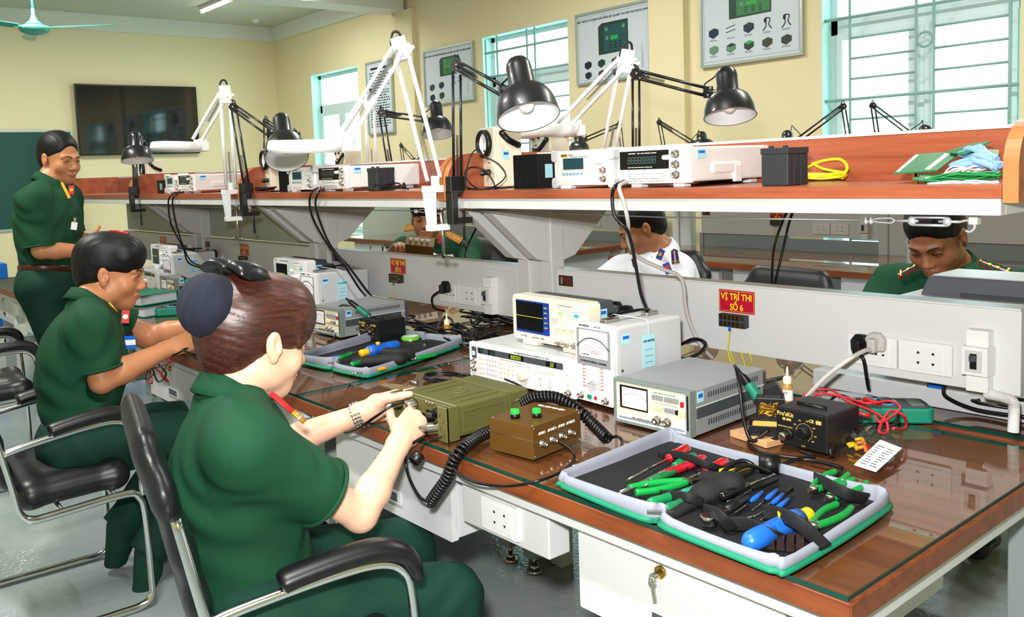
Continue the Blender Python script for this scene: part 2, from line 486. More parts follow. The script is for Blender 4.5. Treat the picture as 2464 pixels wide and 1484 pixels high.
def skin_mat(name, col):
    m = mat(name, col, .42, spec=.45, bump=.08, bscale=500, vary=.06, vscale=9)
    b = m.node_tree.nodes['Principled BSDF']; b.inputs['Subsurface Weight'].default_value = .12; b.inputs['Subsurface Radius'].default_value = (.9, .35, .2); b.inputs['Subsurface Scale'].default_value = .012
    return m
def hair_mat(name, c1, c2, axis, scale=1.0, rough=.34, spec=.5):
    m = bpy.data.materials.new(name); m.use_nodes = True; MATS[name] = m
    nt = m.node_tree; b = nt.nodes['Principled BSDF']; b.inputs['Roughness'].default_value = rough; b.inputs['Specular IOR Level'].default_value = spec
    tc = nt.nodes.new('ShaderNodeTexCoord'); mp = nt.nodes.new('ShaderNodeMapping'); s = [260 * scale] * 3; s[axis] = 14 * scale; mp.inputs['Scale'].default_value = s
    nt.links.new(tc.outputs['Object'], mp.inputs['Vector'])
    n = nt.nodes.new('ShaderNodeTexNoise'); n.inputs['Scale'].default_value = 1; n.inputs['Detail'].default_value = 4; n.inputs['Distortion'].default_value = .4; nt.links.new(mp.outputs['Vector'], n.inputs['Vector'])
    cr = nt.nodes.new('ShaderNodeValToRGB'); cr.color_ramp.elements[0].position = .35; cr.color_ramp.elements[1].position = .7; cr.color_ramp.elements[0].color = (*hx(c1), 1); cr.color_ramp.elements[1].color = (*hx(c2), 1)
    nt.links.new(n.outputs['Fac'], cr.inputs['Fac']); nt.links.new(cr.outputs['Color'], b.inputs['Base Color'])
    bp = nt.nodes.new('ShaderNodeBump'); bp.inputs['Strength'].default_value = .35; bp.inputs['Distance'].default_value = .001; nt.links.new(n.outputs['Fac'], bp.inputs['Height']); nt.links.new(bp.outputs['Normal'], b.inputs['Normal'])
    return m
def basis(fwd, up):
    """columns: right, forward, up"""
    f = Vector(fwd).normalized(); u = Vector(up); r = f.cross(u).normalized(); u = r.cross(f)
    return Matrix((r, f, u)).transposed()
def head(F, c, B, s=1.0, ears=True, fem=False, neck=None, brow=1.0):
    """face and skull; c centre between the ears, B basis (x right, y forward, z up)"""
    c = Vector(c); R = np.array(B)
    def L(x, y, z): return c + B @ (Vector((x, y, z)) * s)
    e = lambda p, r, k=.012, op='add': F.ell(L(*p), [q * s for q in r], R, k * s, op)
    e((0, -.014, .042), (.075, .094, .083)); e((0, .030, -.022), (.060, .064, .086), .03)
    e((0, .060, -.086 if not fem else -.083), (.026, .024, .024), .035); e((.045, .0, -.052), (.022, .04, .03), .03); e((-.045, .0, -.052), (.022, .04, .03), .03)
    for t in (-1, 1):
        e((t * .040, .060, -.026), (.024, .020, .024), .022); e((t * .030, .0985, .004), (.0165, .012, .0105), .008, 'sub'); e((t * .031, .0795, .0035), (.0155, .0125, .0095), .004)
        F.cap(L(t * .012, .0915, .022), L(t * .046, .078, .024), .009 * s * brow, .007 * s, .014 * s)
        e((t * .0115, .0965, -.0325), (.0085, .010, .0075), .006)
    F.cap(L(0, .086, .014), L(0, .105, -.027), .0075 * s, .0118 * s, .010 * s)
    F.cap(L(-.017, .088, -.0555), L(.017, .088, -.0555), .0062 * s, k=.005 * s); e((0, .0945, -.0545), (.014, .0075, .0052), .004); e((0, .0925, -.0645), (.0155, .0085, .0062), .004)
    F.cap(L(-.022, .096, -.0595), L(.022, .096, -.0595), .0012 * s, k=.003 * s, op='sub')
    if ears:
        for t in (-1, 1):
            Re = B @ Matrix.Rotation(t * .05, 3, 'Z') @ Matrix.Rotation(.18, 3, 'X')
            F.ell(L(t * .080, -.006, .002), np.array((.0075, .0175, .030)) * s, np.array(Re), .006 * s)
            F.ell(L(t * .0885, .001, .006), np.array((.0075, .0105, .0195)) * s, np.array(Re), .002 * s, 'sub')
            F.ell(L(t * .081, .006, -.004), np.array((.006, .006, .010)) * s, np.array(Re), .004 * s); F.ell(L(t * .078, -.001, -.024), np.array((.006, .009, .009)) * s, np.array(Re), .005 * s)
    if neck is not None: F.cap(L(0, -.022, -.055), neck[0], .048 * s * neck[1], .053 * s * neck[1], .03 * s)
    return L
def lips(L, B, s=1.0):
    c = L(0, .094, -.0595); Bi = np.array(B).T
    def f(P):
        D = (P - np.array(c)) @ Bi.T; return ((D[:, 0] / (.0195 * s)) ** 2 + (D[:, 2] / (.0092 * s)) ** 2 < 1) & (np.abs(D[:, 1]) < .02 * s)
    return f
def eyes_brows(L, B, s, parent, closed=0.0, hairm=None, iris='1a100c'):
    mw = parent.matrix_world
    for t in (-1, 1):
        mb = MB(); c = L(t * .031, .0805, .0035); R = B.to_4x4()
        mb.ball(c, (.0118 * s, .0108 * s, .0062 * s * (1 - closed)), mat('eye_white', 'd9d4cc', .2), rot=B); mb.ball(L(t * .031 , .0865, .002), (.0058 * s, .0055 * s, .0056 * s * (1 - closed)), mat('iris_' + iris, iris, .1), rot=B, n=12)
        mb.build('eye', None, parent)
        lid = MB(); lid.tube(sm([L(t * .0175, .088, .0035), L(t * .025, .0935, .0085 - .004 * closed), L(t * .034, .0925, .0095 - .004 * closed), L(t * .046, .083, .0035)], 5), .0014 * s, 6); lid.build('eyelashes', mat('lash_black', '14100e', .6), parent)
        bb = MB(); bb.tube(sm([L(t * .011, .0985, .0215), L(t * .022, .0985, .0265), L(t * .036, .092, .0285), L(t * .050, .078, .022)], 5), lambda q: .0034 * s * (1 - .6 * q), 8, flat=(1.0, .5)); bb.build('eyebrow', hairm or mat('brow_black', '19130f', .7), parent)
def hand(F, w, fwd, back, side, curls=(.5, .5, .5, .5), thumb=.5, s=1.0, spread=.12, k=.0035, thumb_dir=None):
    """w wrist, fwd knuckle direction, back = direction out of the back of the hand, side +1 right hand / -1 left"""
    w = Vector(w); f = Vector(fwd).normalized(); b = Vector(back); b = (b - f * b.dot(f)).normalized(); r = f.cross(b).normalized() * side   # r points to the little finger for side sign
    r = -r
    P = lambda x, y, z: w + (r * x + f * y + b * z) * s      # x towards thumb side
    nb = np.array(b)
    F.cap(P(.0, -.02, 0), P(0, .018, 0), .0265 * s, .028 * s, .015, flat=(nb, .72))
    F.cap(P(.022, .02, 0), P(.027, .082, 0), .0155 * s, .0125 * s, .010); F.cap(P(.007, .02, .001), P(.008, .088, .002), .0155 * s, .0125 * s, .010); F.cap(P(-.008, .02, .001), P(-.011, .084, .001), .015 * s, .012 * s, .010); F.cap(P(-.020, .018, -.001), P(-.028, .074, -.002), .0145 * s, .011 * s, .010)
    F.ell(P(.020, .03, -.012), (.018 * s,) * 3, k=.012)
    L = ((.027, .084, 0, .042, .026, .021, .0088), (.008, .090, .002, .046, .029, .022, .0090), (-.011, .086, .001, .042, .027, .021, .0086), (-.028, .076, -.002, .033, .021, .018, .0076))
    tips = []
    for i, (x, y, z, l1, l2, l3, rr) in enumerate(L):
        sp = (x / .028) * spread; a = 0.0; p = P(x, y, z); c = curls[i]
        for j, l in enumerate((l1, l2, l3)):
            a += c * (.9, 1.15, .8)[j]
            d = (f * math.cos(a) - b * math.sin(a)); d = (d + r * sp * math.cos(a)).normalized(); q = p + d * l * s
            F.cap(p, q, rr * s * (1 - .06 * j), rr * s * (.94 - .08 * j), k); p = q
        tips.append(p)
    td = Vector(thumb_dir).normalized() if thumb_dir is not None else (r * math.cos(thumb) * .8 + f * .75 - b * math.sin(thumb) * .8).normalized()
    p = P(.024, .022, -.006); q = p + td * .042 * s; F.cap(p, q, .0155 * s, .0115 * s, .008)
    d2 = (td + f * .35).normalized(); q2 = q + d2 * .030 * s; F.cap(q, q2, .0112 * s, .0102 * s, k); q3 = q2 + (d2 + f * .15).normalized() * .024 * s; F.cap(q2, q3, .0102 * s, .0082 * s, k)
    return tips
# ------------------------------------------------------------------ the room
XL, XR, YF = -11.0, 3.2, -4.2
M_wall = mat('cream_wall_paint', 'e6dbb2', 0.75, vary=.03, vscale=1.2)
M_wallw = mat('white_soffit_paint', 'dfe3da', 0.7)
M_ceil = mat('ceiling_paint', 'c5c9b8', 0.8)
M_frame = mat('window_aluminium_white', 'd4e4e6', 0.35)
M_bar = mat('window_grille_paint', '8fb0ac', 0.45)
M_curtain = mat('cyan_reveal_paint', 'c4f2e8', 0.6)

def floor_mat():
    m = bpy.data.materials.new('epoxy_floor'); m.use_nodes = True
    nt = m.node_tree; b = nt.nodes['Principled BSDF']; b.inputs['Roughness'].default_value = 0.16
    tc = nt.nodes.new('ShaderNodeTexCoord')
    n = nt.nodes.new('ShaderNodeTexNoise'); n.inputs['Scale'].default_value = 55; n.inputs['Detail'].default_value = 3; n.inputs['Distortion'].default_value = .8
    n2 = nt.nodes.new('ShaderNodeTexNoise'); n2.inputs['Scale'].default_value = 2.2; n2.inputs['Detail'].default_value = 6
    nt.links.new(tc.outputs['Object'], n.inputs['Vector']); nt.links.new(tc.outputs['Object'], n2.inputs['Vector'])
    bp = nt.nodes.new('ShaderNodeBump'); bp.inputs['Strength'].default_value = .35; bp.inputs['Distance'].default_value = .004
    nt.links.new(n.outputs['Fac'], bp.inputs['Height']); nt.links.new(bp.outputs['Normal'], b.inputs['Normal'])
    cr = nt.nodes.new('ShaderNodeValToRGB'); cr.color_ramp.elements[0].position = .3; cr.color_ramp.elements[1].position = .75
    cr.color_ramp.elements[0].color = (*hx('8c9b98'), 1); cr.color_ramp.elements[1].color = (*hx('adb8b5'), 1)
    nt.links.new(n2.outputs['Fac'], cr.inputs['Fac']); nt.links.new(cr.outputs['Color'], b.inputs['Base Color'])
    return m
ST = dict(kind='structure')
MB().box((XL - .3, YF - .3, -.1), (XR + .3, WALL_Y + .3, 0)).build('floor', floor_mat(), **ST)
MB().box((XL - .3, YF - .3, CEIL), (XR + .3, WALL_Y + .3, CEIL + .1)).build('ceiling', M_ceil, **ST)
MB().box((XL - .25, YF, 0), (XL, WALL_Y, CEIL)).build('wall_left', M_wall, **ST)
MB().box((XR, YF, 0), (XR + .25, WALL_Y, CEIL)).build('wall_right', M_wall, **ST)
MB().box((XL, YF - .25, 0), (XR, YF, CEIL)).build('wall_front', M_wall, **ST)
WINS = [(-9.98, -8.80), (-6.39, -5.17), (-2.70, -1.45)]
ZB, ZT = 0.62, 2.72
wb = MB(); x = XL
for a, b in WINS:
    wb.box((x, WALL_Y, 0), (a, WALL_Y + .24, CEIL)); wb.box((a, WALL_Y, 0), (b, WALL_Y + .24, ZB)); wb.box((a, WALL_Y, ZT), (b, WALL_Y + .24, CEIL)); x = b
wb.box((x, WALL_Y, 0), (XR, WALL_Y + .24, CEIL)); wb.build('wall_back', M_wall, **ST)
# white perimeter soffit, crossing beam and pilasters
MB().box((XL, YF, 3.30), (XL + .05, WALL_Y, CEIL - .001)).build('trim_1', M_wallw, **ST)
MB().box((XL + .05, WALL_Y - .05, 3.30), (-7.86, WALL_Y, CEIL - .001)).build('trim_2', M_wallw, **ST)
MB().box((-8.02, YF, 3.20), (-7.68, WALL_Y - .051, CEIL - .001)).build('trim_3', M_wallw, **ST)
MB().box((-7.85, WALL_Y - .07, 0), (-7.52, WALL_Y, 3.199)).build('trim_4', M_wall, **ST)
MB().box((-4.18, WALL_Y - .07, 0), (-3.83, WALL_Y, CEIL)).build('trim_5', M_wall, **ST)
# windows: white frames with opening sashes, tinted panes, painted bar grilles
for i, (a, b) in enumerate(WINS):
    nm = 'window_%d' % (i + 1)
    y0 = WALL_Y + .12; w = b - a
    f = MB(); fw = .05; zt1, zt2 = 2.22, 2.32
    f.box((a, y0, ZB), (a + fw, y0 + .06, ZT)).box((b - fw, y0, ZB), (b, y0 + .06, ZT)).box((a, y0, ZB), (b, y0 + .06, ZB + fw)).box((a, y0, ZT - fw), (b, y0 + .06, ZT)).box((a, y0, zt1), (b, y0 + .06, zt2))
    m0 = (a + b) / 2; f.box((m0 - .03, y0, ZB), (m0 + .03, y0 + .06, zt1))
    fr = f.build(nm, M_frame, **ST)
    for k, (p, q) in enumerate(((a + fw, m0 - .03), (m0 + .03, b - fw))):
        s = MB(); t = .045
        s.box((p, y0 - .02, ZB + fw), (p + t, y0 + .02, zt1)).box((q - t, y0 - .02, ZB + fw), (q, y0 + .02, zt1)).box((p + t, y0 - .02, ZB + fw), (q - t, y0 + .02, ZB + fw + t)).box((p + t, y0 - .02, zt1 - t), (q - t, y0 + .02, zt1))
        so = s.build('sash', M_frame, fr)
        MB().box((p + t, y0 - .004, ZB + fw + t), (q - t, y0 + .004, zt1 - t)).build('pane', M_winglass, so)
    MB().box((a + fw, y0 + .02, zt2), (b - fw, y0 + .028, ZT - fw)).build('pane', M_winglass, fr)
    rv = MB(); t = .004
    rv.box((a, WALL_Y - .002, ZB), (a + t, y0, ZT)).box((b - t, WALL_Y - .002, ZB), (b, y0, ZT)).box((a + t, WALL_Y - .002, ZT - t), (b - t, y0, ZT)).box((a + t, WALL_Y - .002, ZB), (b - t, y0, ZB + t))
    rv.build('window_reveal', M_curtain, fr)
    if i > 0:
        g = MB(); r = .0085; yb = WALL_Y + .035
        xs = [a + .185, a + .63, a + .74, a + 1.18 if i == 2 else a + 1.20]
        def bar(p, q, rr=r): g.tube([p, q], rr, 6)
        if i == 1: bar((a + .005, yb, ZB + .02), (a + .005, yb, ZT - .02)); 
        for xx in xs[:4]: bar((xx, yb, ZB + .004), (xx, yb, ZT - .004), .0105)
        for zz in [1.76 - .138 * k for k in range(1, 8)] + [1.76 + .138 * k for k in (1, 2, 3)]:
            bar((xs[0], yb, zz), (xs[1], yb, zz)); bar((xs[2], yb, zz), (xs[3], yb, zz))
        for zz in (1.76, 2.317, 2.56): bar((a + .002, yb, zz), (b - .002, yb, zz), .0115)
        g.tube([(a + .685 + .047 * math.cos(t), yb, 2.10 + .047 * math.sin(t)) for t in [2 * PI * k / 24 for k in range(24)]], .008, 6, closed=True)
        g.build('grille', M_bar, fr)
# pale foliage and neighbouring facade outside are washed out by the daylight: the sky alone is seen

# ------------------------------------------------------------------ fittings on walls and ceiling
t = thing('television', 'large flat black television on the cream wall above the chalkboard', 'television', (XL, 2.765, 2.19), PI / 2)
# local: x along +Y(world), -y faces the room
bd = MB(); plate(bd, -.77, -.44, .77, .44, -.04, .035, .006); bd.build('bezel', mat('tv_bezel', '14181a', .3), t)
plate(MB(), -.752, -.42, .752, .425, -.075, .002, .002).build('screen', mat('tv_screen', '15181a', .05, spec=.9), t)
MB().box((-.25, -.04, -.2), (.25, -.001, .2)).build('wall_bracket', M_black, t)
plate(MB(), -.775, .4405, .775, .446, -.045, .03, .002).build('top_strip', M_grey, t)
t = thing('chalkboard', 'dark green chalkboard with a pale aluminium frame', 'chalkboard', (XL, .2, 1.47), PI / 2)
plate(MB(), -1.9, -.60, 1.75, .60, 0, .02, .003).build('board_frame', mat('board_aluminium', 'b9c6c4', .35, .6), t)
plate(MB(), -1.87, -.57, 1.72, .575, -.02, .002, .001).build('writing_surface', mat('chalkboard_green', '114a42', .55, vary=.06, vscale=3), t)
# ceiling fan
M_fan = mat('fan_teal_enamel', '4fae9c', .25)
fx, fy, fz = -8.5, 1.02, 2.87
t = thing('ceiling_fan', 'teal three-bladed ceiling fan on a long downrod', 'fan', (fx, fy, fz))
MB().cyl((0, 0, .1), (0, 0, CEIL - fz), .012).build('downrod', M_fan, t)
MB().lathe([(.0, .19), (.014, .19), (.016, .13), (.035, .075), (.075, .045), (.075, .035), (.0, .035)]).build('canopy_cup', M_fan, t)
MB().lathe([(0, -.062), (.06, -.058), (.12, -.035), (.142, -.004), (.13, .018), (.075, .034), (0, .036)], 36).build('motor_housing', M_fan, t)
for k in range(3):
    a = math.radians(52 + 120 * k)
    mb = MB(); X = Rz(a)
    mb.box((.12, -.018, .0), (.21, .018, .006), X=X)
    P = [(.17, -.035), (.19, -.05), (.65, -.068), (.74, -.055), (.775, 0), (.74, .05), (.65, .062), (.19, .045), (.17, .03)]
    mb.prism(P, .006, .011, X=X @ Rx(.22)); mb.build('blade', M_fan, t)
t = thing('fluorescent_light', 'lit white fluorescent tube fitting under the ceiling', 'ceiling light', (-9.35, 3.28, CEIL))
MB().box((-.62, -.035, -.045), (.62, .035, 0)).build('housing', M_white, t, .006)
MB().cyl((-.6, 0, -.062), (.6, 0, -.062), .017).build('tube', mat('lit_tube', 'ffffff', emit='fff8ec', es=9), t)
MB().lathe([(0, -.04), (.03, -.04), (.05, -.012), (.055, 0)], 20).build('smoke_detector', M_white, label='small round white smoke detector on the ceiling', cat='smoke detector', loc=(-10.5, 4.25, CEIL))

# posters
M_pframe = mat('poster_aluminium', 'b6c0b8', .35, .55)
M_pbg = mat('poster_paper', 'c9d5dd', .35)
M_pdk = mat('poster_dark_green_print', '1d3a30', .5); M_pgr = mat('poster_green_print', '2c7a3e', .5); M_pol = mat('poster_olive_print', '3b4029', .5); M_pnv = mat('poster_navy_print', '16233c', .5)
M_pbr = mat('poster_bright_green_print', '19a548', .5); M_pgy = mat('poster_grey_green_print', '5f8a72', .5); M_pbk = mat('poster_black_print', '17191c', .5)
def poster(x0, x1, z0, z1, label):
    t = thing('poster', label, 'poster', (x0, WALL_Y - .02, z0), 0, 'equipment posters on the window wall')
    w, h = x1 - x0, z1 - z0
    mb = MB()
    for a, b in (((0, 0), (w, .022)), ((0, h - .022), (w, h)), ((0, .022), (.018, h - .022)), ((w - .018, .022), (w, h - .022))):
        mb.box((a[0], -.012, a[1]), (b[0], .019, b[1]))
    mb.build('frame', M_pframe, t, .002)
    MB().box((.016, .0, .02), (w - .016, .015, h - .02)).build('sheet', M_pbg, t)
    pr = MB(); e = .0006
    for a, b in (((.032, .04), (w - .032, .0415)), ((.032, h - .0415), (w - .032, h - .04)), ((.032, .04), (.0335, h - .04)), ((w - .0335, .04), (w - .032, h - .04))):
        pr.box((a[0], -e, a[1]), (b[0], 0, b[1]), M_ink)
    return t, pr, w, h
def poly(pr, pts, m, y=-.0008): pr.add([(px, y, pz) for px, pz in pts], [tuple(range(len(pts)))], m, False)
def item_box(pr, cx, cz, s, m, m2, kind=0):
    if kind == 0:   # box drawn in three-quarter view
        poly(pr, [(cx - s, cz - s * .5), (cx - .1 * s, cz - s), (cx + s, cz - .4 * s), (cx + s, cz + .45 * s), (cx + .1 * s, cz + s * .8), (cx - s, cz + s * .4)], m)
        poly(pr, [(cx - s, cz + .4 * s), (cx + .1 * s, cz + .8 * s), (cx + s, cz + .45 * s), (cx - .1 * s, cz + .05 * s)], m2, -.001)
    elif kind == 1:  # headset / handset
        P = sm([(cx - s * .8, -.001, cz - s), (cx - s * .2, -.001, cz - s * .2), (cx - s * .4, -.001, cz + s * .9), (cx + s * .5, -.001, cz + s * .8), (cx + s * .3, -.001, cz - s * .1), (cx + s * .8, -.001, cz - s * .8)], 6)
        pr.tube(P, .004, 4, m); pr.box((cx - s * .6, -.001, cz + s * .3), (cx - s * .1, 0, cz + s * .9), m)
    else:            # rods
        for k in (0, 1): poly(pr, [(cx - s, cz - s * .4 + k * s * .7), (cx + s * .9, cz + k * s * .7), (cx + s * .9, cz + .006 + k * s * .7), (cx - s, cz - s * .4 + .006 + k * s * .7)], m)
def radio_print(pr, x0, z0, w, h, m, ml, tall=False):
    poly(pr, [(x0, z0), (x0 + w, z0 + .02 * h), (x0 + w, z0 + h), (x0 + .12 * w, z0 + h), (x0, z0 + .9 * h)], m)
    poly(pr, [(x0 + .18 * w, z0 + .08 * h), (x0 + .96 * w, z0 + .1 * h), (x0 + .96 * w, z0 + .92 * h), (x0 + .18 * w, z0 + .9 * h)], ml, -.001)
    poly(pr, [(x0 + .42 * w, z0 + .42 * h), (x0 + .66 * w, z0 + .43 * h), (x0 + .66 * w, z0 + .56 * h), (x0 + .42 * w, z0 + .55 * h)], M_pbr, -.0012)
    for i in range(4):
        for j in range(3):
            if i < 1: continue
            poly(pr, [(x0 + (.2 + .17 * i) * w, z0 + (.16 + .085 * j) * h), (x0 + (.28 + .17 * i) * w, z0 + (.16 + .085 * j) * h), (x0 + (.28 + .17 * i) * w, z0 + (.2 + .085 * j) * h), (x0 + (.2 + .17 * i) * w, z0 + (.2 + .085 * j) * h)], M_pbk, -.0012)
    for px, pz in ((.28, .78), (.85, .8), (.3, .5)):
        pr.add([(x0 + w * px + .018 * math.cos(a), -.0013, z0 + h * pz + .018 * math.sin(a)) for a in [2 * PI * k / 12 for k in range(12)]], [tuple(range(12))], M_pgy, False)
TITLE = 'MẶT TRƯỚC VÀ THÀNH PHẦN ĐỒNG BỘ CỦA MÁY THU PHÁT SCN VRU-812 (50W)'
# far text notice
t, pr, w, h = poster(-8.58, -8.02, 1.85, 2.72, 'narrow framed notice of plain text lines on the wall beside the far window')
scrib(pr, .07, .08, w - .14, h - .2, 22, M_ink, seed=5); pr.box((.1, -.001, h - .1), (w - .1, 0, h - .075), M_ink); pr.build('print', None, t)
t, pr, w, h = poster(-7.39, -6.52, 2.10, 2.71, 'framed equipment poster left of the barred window, showing a low wide green radio')
radio_print(pr, .29, .30, .34, .20, M_pdk, M_pgr)
for k, (cx, cz) in enumerate(((.14, .20), (.31, .21), (.14, .09), (.31, .10))): item_box(pr, cx, cz, .045, (M_pol, M_pbk, M_pnv, M_pol)[k], (M_pol, M_pdk, M_pnv, M_pdk)[k])
item_box(pr, .52, .24, .05, M_pbk, M_pbk, 1); item_box(pr, .64, .24, .05, M_pbk, M_pbk, 2); pr.box((.765, -.001, .08), (.768, 0, .28), M_ink)
text(TITLE, .026, T(w / 2, -.001, h - .075), M_ink, sx=.82, bold=.0006, into=pr); pr.build('print', None, t)
t, pr, w, h = poster(-5.05, -4.19, 2.10, 2.73, 'framed equipment poster just right of the barred window, showing a tall dark green radio')
radio_print(pr, .27, .24, .34, .27, M_pdk, mat('poster_teal_print', '1f4f52', .5))
for k in range(3):
    item_box(pr, .14 + .16 * k, .17, .042, (M_pbk, M_pdk, M_pbk)[k], (M_pnv, M_pdk, M_pol)[k]); item_box(pr, .14 + .16 * k, .08, .038, (M_pnv, M_pol, M_pdk)[k], (M_pnv, M_pol, M_pdk)[k])
item_box(pr, .62, .13, .05, M_pbk, M_pbk, 1); pr.box((.755, -.001, .08), (.757, 0, .28), M_ink); pr.box((.765, -.001, .08), (.767, 0, .22), M_ink)
text(TITLE, .026, T(w / 2, -.001, h - .075), M_ink, sx=.82, bold=.0006, into=pr); pr.build('print', None, t)
t, pr, w, h = poster(-3.70, -2.83, 2.10, 2.73, 'framed equipment poster beside the large window, nearest to it, with two rows of small accessories')
radio_print(pr, .26, .34, .36, .20, M_pdk, M_pgr)
row = [(M_pnv, M_pnv, 0), (M_pbk, M_pbk, 2), (M_pnv, M_pdk, 0), (M_pbk, M_pbk, 1), (M_pbk, M_pbk, 1)]
row2 = [(M_pgy, M_pgy, 0), (M_pgy, M_pdk, 0), (M_pdk, M_pbr, 0), (M_pol, M_pol, 0), (M_pdk, M_pdk, 0)]
for k in range(5):
    item_box(pr, .12 + .155 * k, .26, .045, *row[k]); item_box(pr, .12 + .155 * k, .13, .042, *row2[k])
    for zz in (.195, .073): scrib(pr, .085 + .155 * k, zz, .07, .014, 2, M_ink, -.0008, seed=k)
pr.build('print', None, t)
# ------------------------------------------------------------------ work benches
TOP = 0.76       # desk top (glass surface just above)
def outlet_plate(parent, x, z, y, kind, w=.118, h=.072, name='socket_plate'):
    mb = MB(); plate(mb, x, z, x + w, z + h, y, .009, .004, M_white)
    plate(mb, x + .02, z + .009, x + w - .02, z + h - .009, y - .009, .0015, .002, M_white)
    yy = y - .0108
    if kind == 'us':      # two flat-round pairs
        for cx in (.38, .66):
            for cz, s in ((.64, 1), (.34, -1)):
                px, pz = x + w * cx, z + h * cz
                mb.box((px - .0035, yy, pz - .0012), (px + .0035, yy + .0004, pz + .0018), M_black)
                mb.box((px - .0018, yy, pz - .004 if s < 0 else pz + .0018), (px + .0018, yy + .0004, pz - .0012 if s < 0 else pz + .0045), M_black)
    else:                 # three-pin universal
        for cx in (.34, .66):
            px = x + w * cx
            mb.box((px - .0015, yy, z + h * .60), (px + .0015, yy + .0004, z + h * .75), M_black)
            for dx in (-.0085, .0085): mb.box((px + dx - .003, yy, z + h * .38), (px + dx + .003, yy + .0004, z + h * .44), M_black)
    return mb.build(name, None, parent, .0012, 1)
def desk(x0, x1, label, rz=0, loc=None):
    """origin at the right front corner on the floor"""
    w = x1 - x0
    t = thing('work_desk', label, 'desk', loc or (x1, 0, 0), rz, 'grey steel work desks with wood tops')
    t2 = .032
    mb = MB(); mb.box((-w, 0.004, TOP - .03), (0, .86, TOP), M_wood)
    mb.build('desk_top', None, t, .002)
    eb = MB(); eb.box((-w, 0, TOP - .033), (0, .004, TOP), M_woodedge); eb.box((0, 0, TOP - .033), (.003, .86, TOP), M_woodedge); eb.build('edge_band', None, t, .001, 1)
    # steel sub frame
    mb = MB(); mb.box((-w + .03, .03, TOP - .07), (-.012, .055, TOP - .033)).box((-w + .03, .84, TOP - .07), (-.012, .87, TOP - .033)).box((-.04, .055, TOP - .07), (-.012, .84, TOP - .033)).box((-w + .03, .055, TOP - .07), (-w + .06, .84, TOP - .033))
    mb.build('top_rail', M_steel, t, .002)
    for xx in (-w + .06, -.06):
        lb = MB(); lb.box((xx - .027, .80, .06), (xx + .027, .855, TOP - .07)).box((xx - .025, .10, .31), (xx + .025, .80, .36)); lg = lb.build('leg', M_steeld, t, .003)
        MB().cyl((xx, .828, .03), (xx, .828, .06), .008).cyl((xx, .828, 0), (xx, .828, .012), .026, n=24).cyl((xx, .828, .012), (xx, .828, .03), .016, n=24).build('levelling_foot', M_nickel, lg)
        MB().box((xx - .027, .10, .03), (xx + .027, .155, TOP - .07)).build('leg', M_steeld, t, .003)
    # drawer units and outlet box hung under the top
    def cabinet(a, b, zb, keys):
        c = MB().box((a, .075, zb), (b, .62, TOP - .071)).build('cabinet', M_steel, t, .003)
        d = plate(MB(), a - .002, zb - .004, b + .002, TOP - .073, .074, .018, .003).build('drawer', M_steel, c)
        cx = (a + b) / 2; zz = TOP - .071
        hb = MB(); yy = .056
        hb.box((cx - .055, yy - .004, zb + .028), (cx + .055, yy, zb + .062), M_ltgrey); hb.box((cx - .04, yy - .0045, zb + .034), (cx + .04, yy - .004, zb + .056), M_dkgrey)
        hb.build('handle', None, d, .001, 1)
        kb = MB(); kx = cx - .02
        kb.cyl((kx, yy - .006, zz - .028), (kx, yy, zz - .028), .011, m=M_brass)
        if keys:
            kb.box((kx - .004, yy - .022, zz - .030), (kx + .004, yy - .006, zz - .026), M_nickel)
            kb.tube([(kx + .006 * math.cos(q) - .004, yy - .02, zz - .036 + .008 * math.sin(q)) for q in [2 * PI * i / 14 for i in range(14)]], .0012, 6, M_chrome, closed=True)
            kb.prism([(-.009, 0), (-.006, .01), (.004, .012), (.009, .002), (.004, -.006), (.004, -.03), (-.003, -.033), (-.004, -.006)], 0, .002, M_nickel, T(kx - .010, yy - .012, zz - .052) @ Rx(PI / 2) @ Rz(.15))
        kb.build('lock', None, d)
    s = w / 1.62
    cabinet(-.575, -.135, TOP - .235, True); cabinet(-w + .115, -w + .63, TOP - .235, True)
    ob = MB().box((-.947, .06, .583), (-.665, .12, .69)).build('outlet_box', M_steel, t, .003)
    outlet_plate(ob, -.868, .596, .06, 'us', name='socket_plate')
    return t
def glass_sheet(x0, x1, y0, y1, label, rz=0):
    g = MB(); a, b = (x0, y0, TOP + .001), (x1, y1, TOP + .009)
    v = [(x0, y0, a[2]), (x1, y0, a[2]), (x1, y1, a[2]), (x0, y1, a[2]), (x0, y0, b[2]), (x1, y0, b[2]), (x1, y1, b[2]), (x0, y1, b[2])]
    g.add(v, [(3, 2, 1, 0), (4, 5, 6, 7)], M_deskglass, False); g.add(v, [(0, 1, 5, 4), (1, 2, 6, 5), (2, 3, 7, 6), (3, 0, 4, 7)], M_glassedge, False)
    return g.build('glass_top', None, label=label, cat='glass top', group='glass sheets on the desks')
UX = [(-1.62, 0), (-3.12, -1.62), (-4.62, -3.12), (-6.12, -4.62)]
ORD = ['nearest to the camera, under the open tool case', 'where the seated man works', 'third from the near end, beyond the seated man', 'farthest of its row, behind the standing man']
for (a, b), w_ in zip(UX, ORD):
    desk(a, b - .003, 'steel work desk with red-brown wood top, ' + w_, loc=(b, 0, 0))
    glass_sheet(a + .004, b - .004, .003, .85, 'clear glass sheet on the wood desk ' + w_.replace('where the seated man works, ', ''))
# the other side of the double bench (its desks face away from the camera)
for k, (a, b) in enumerate(UX[:3]):
    w_ = ('opposite the near desk', 'opposite the middle desk', 'opposite the third desk')[k]
    desk(a, b - .003, 'steel work desk facing away, ' + w_, rz=PI, loc=(a, 1.765, 0))
    glass_sheet(a + .004, b - .004, 0.917, 1.762, 'clear glass sheet on the far-side desk ' + w_)

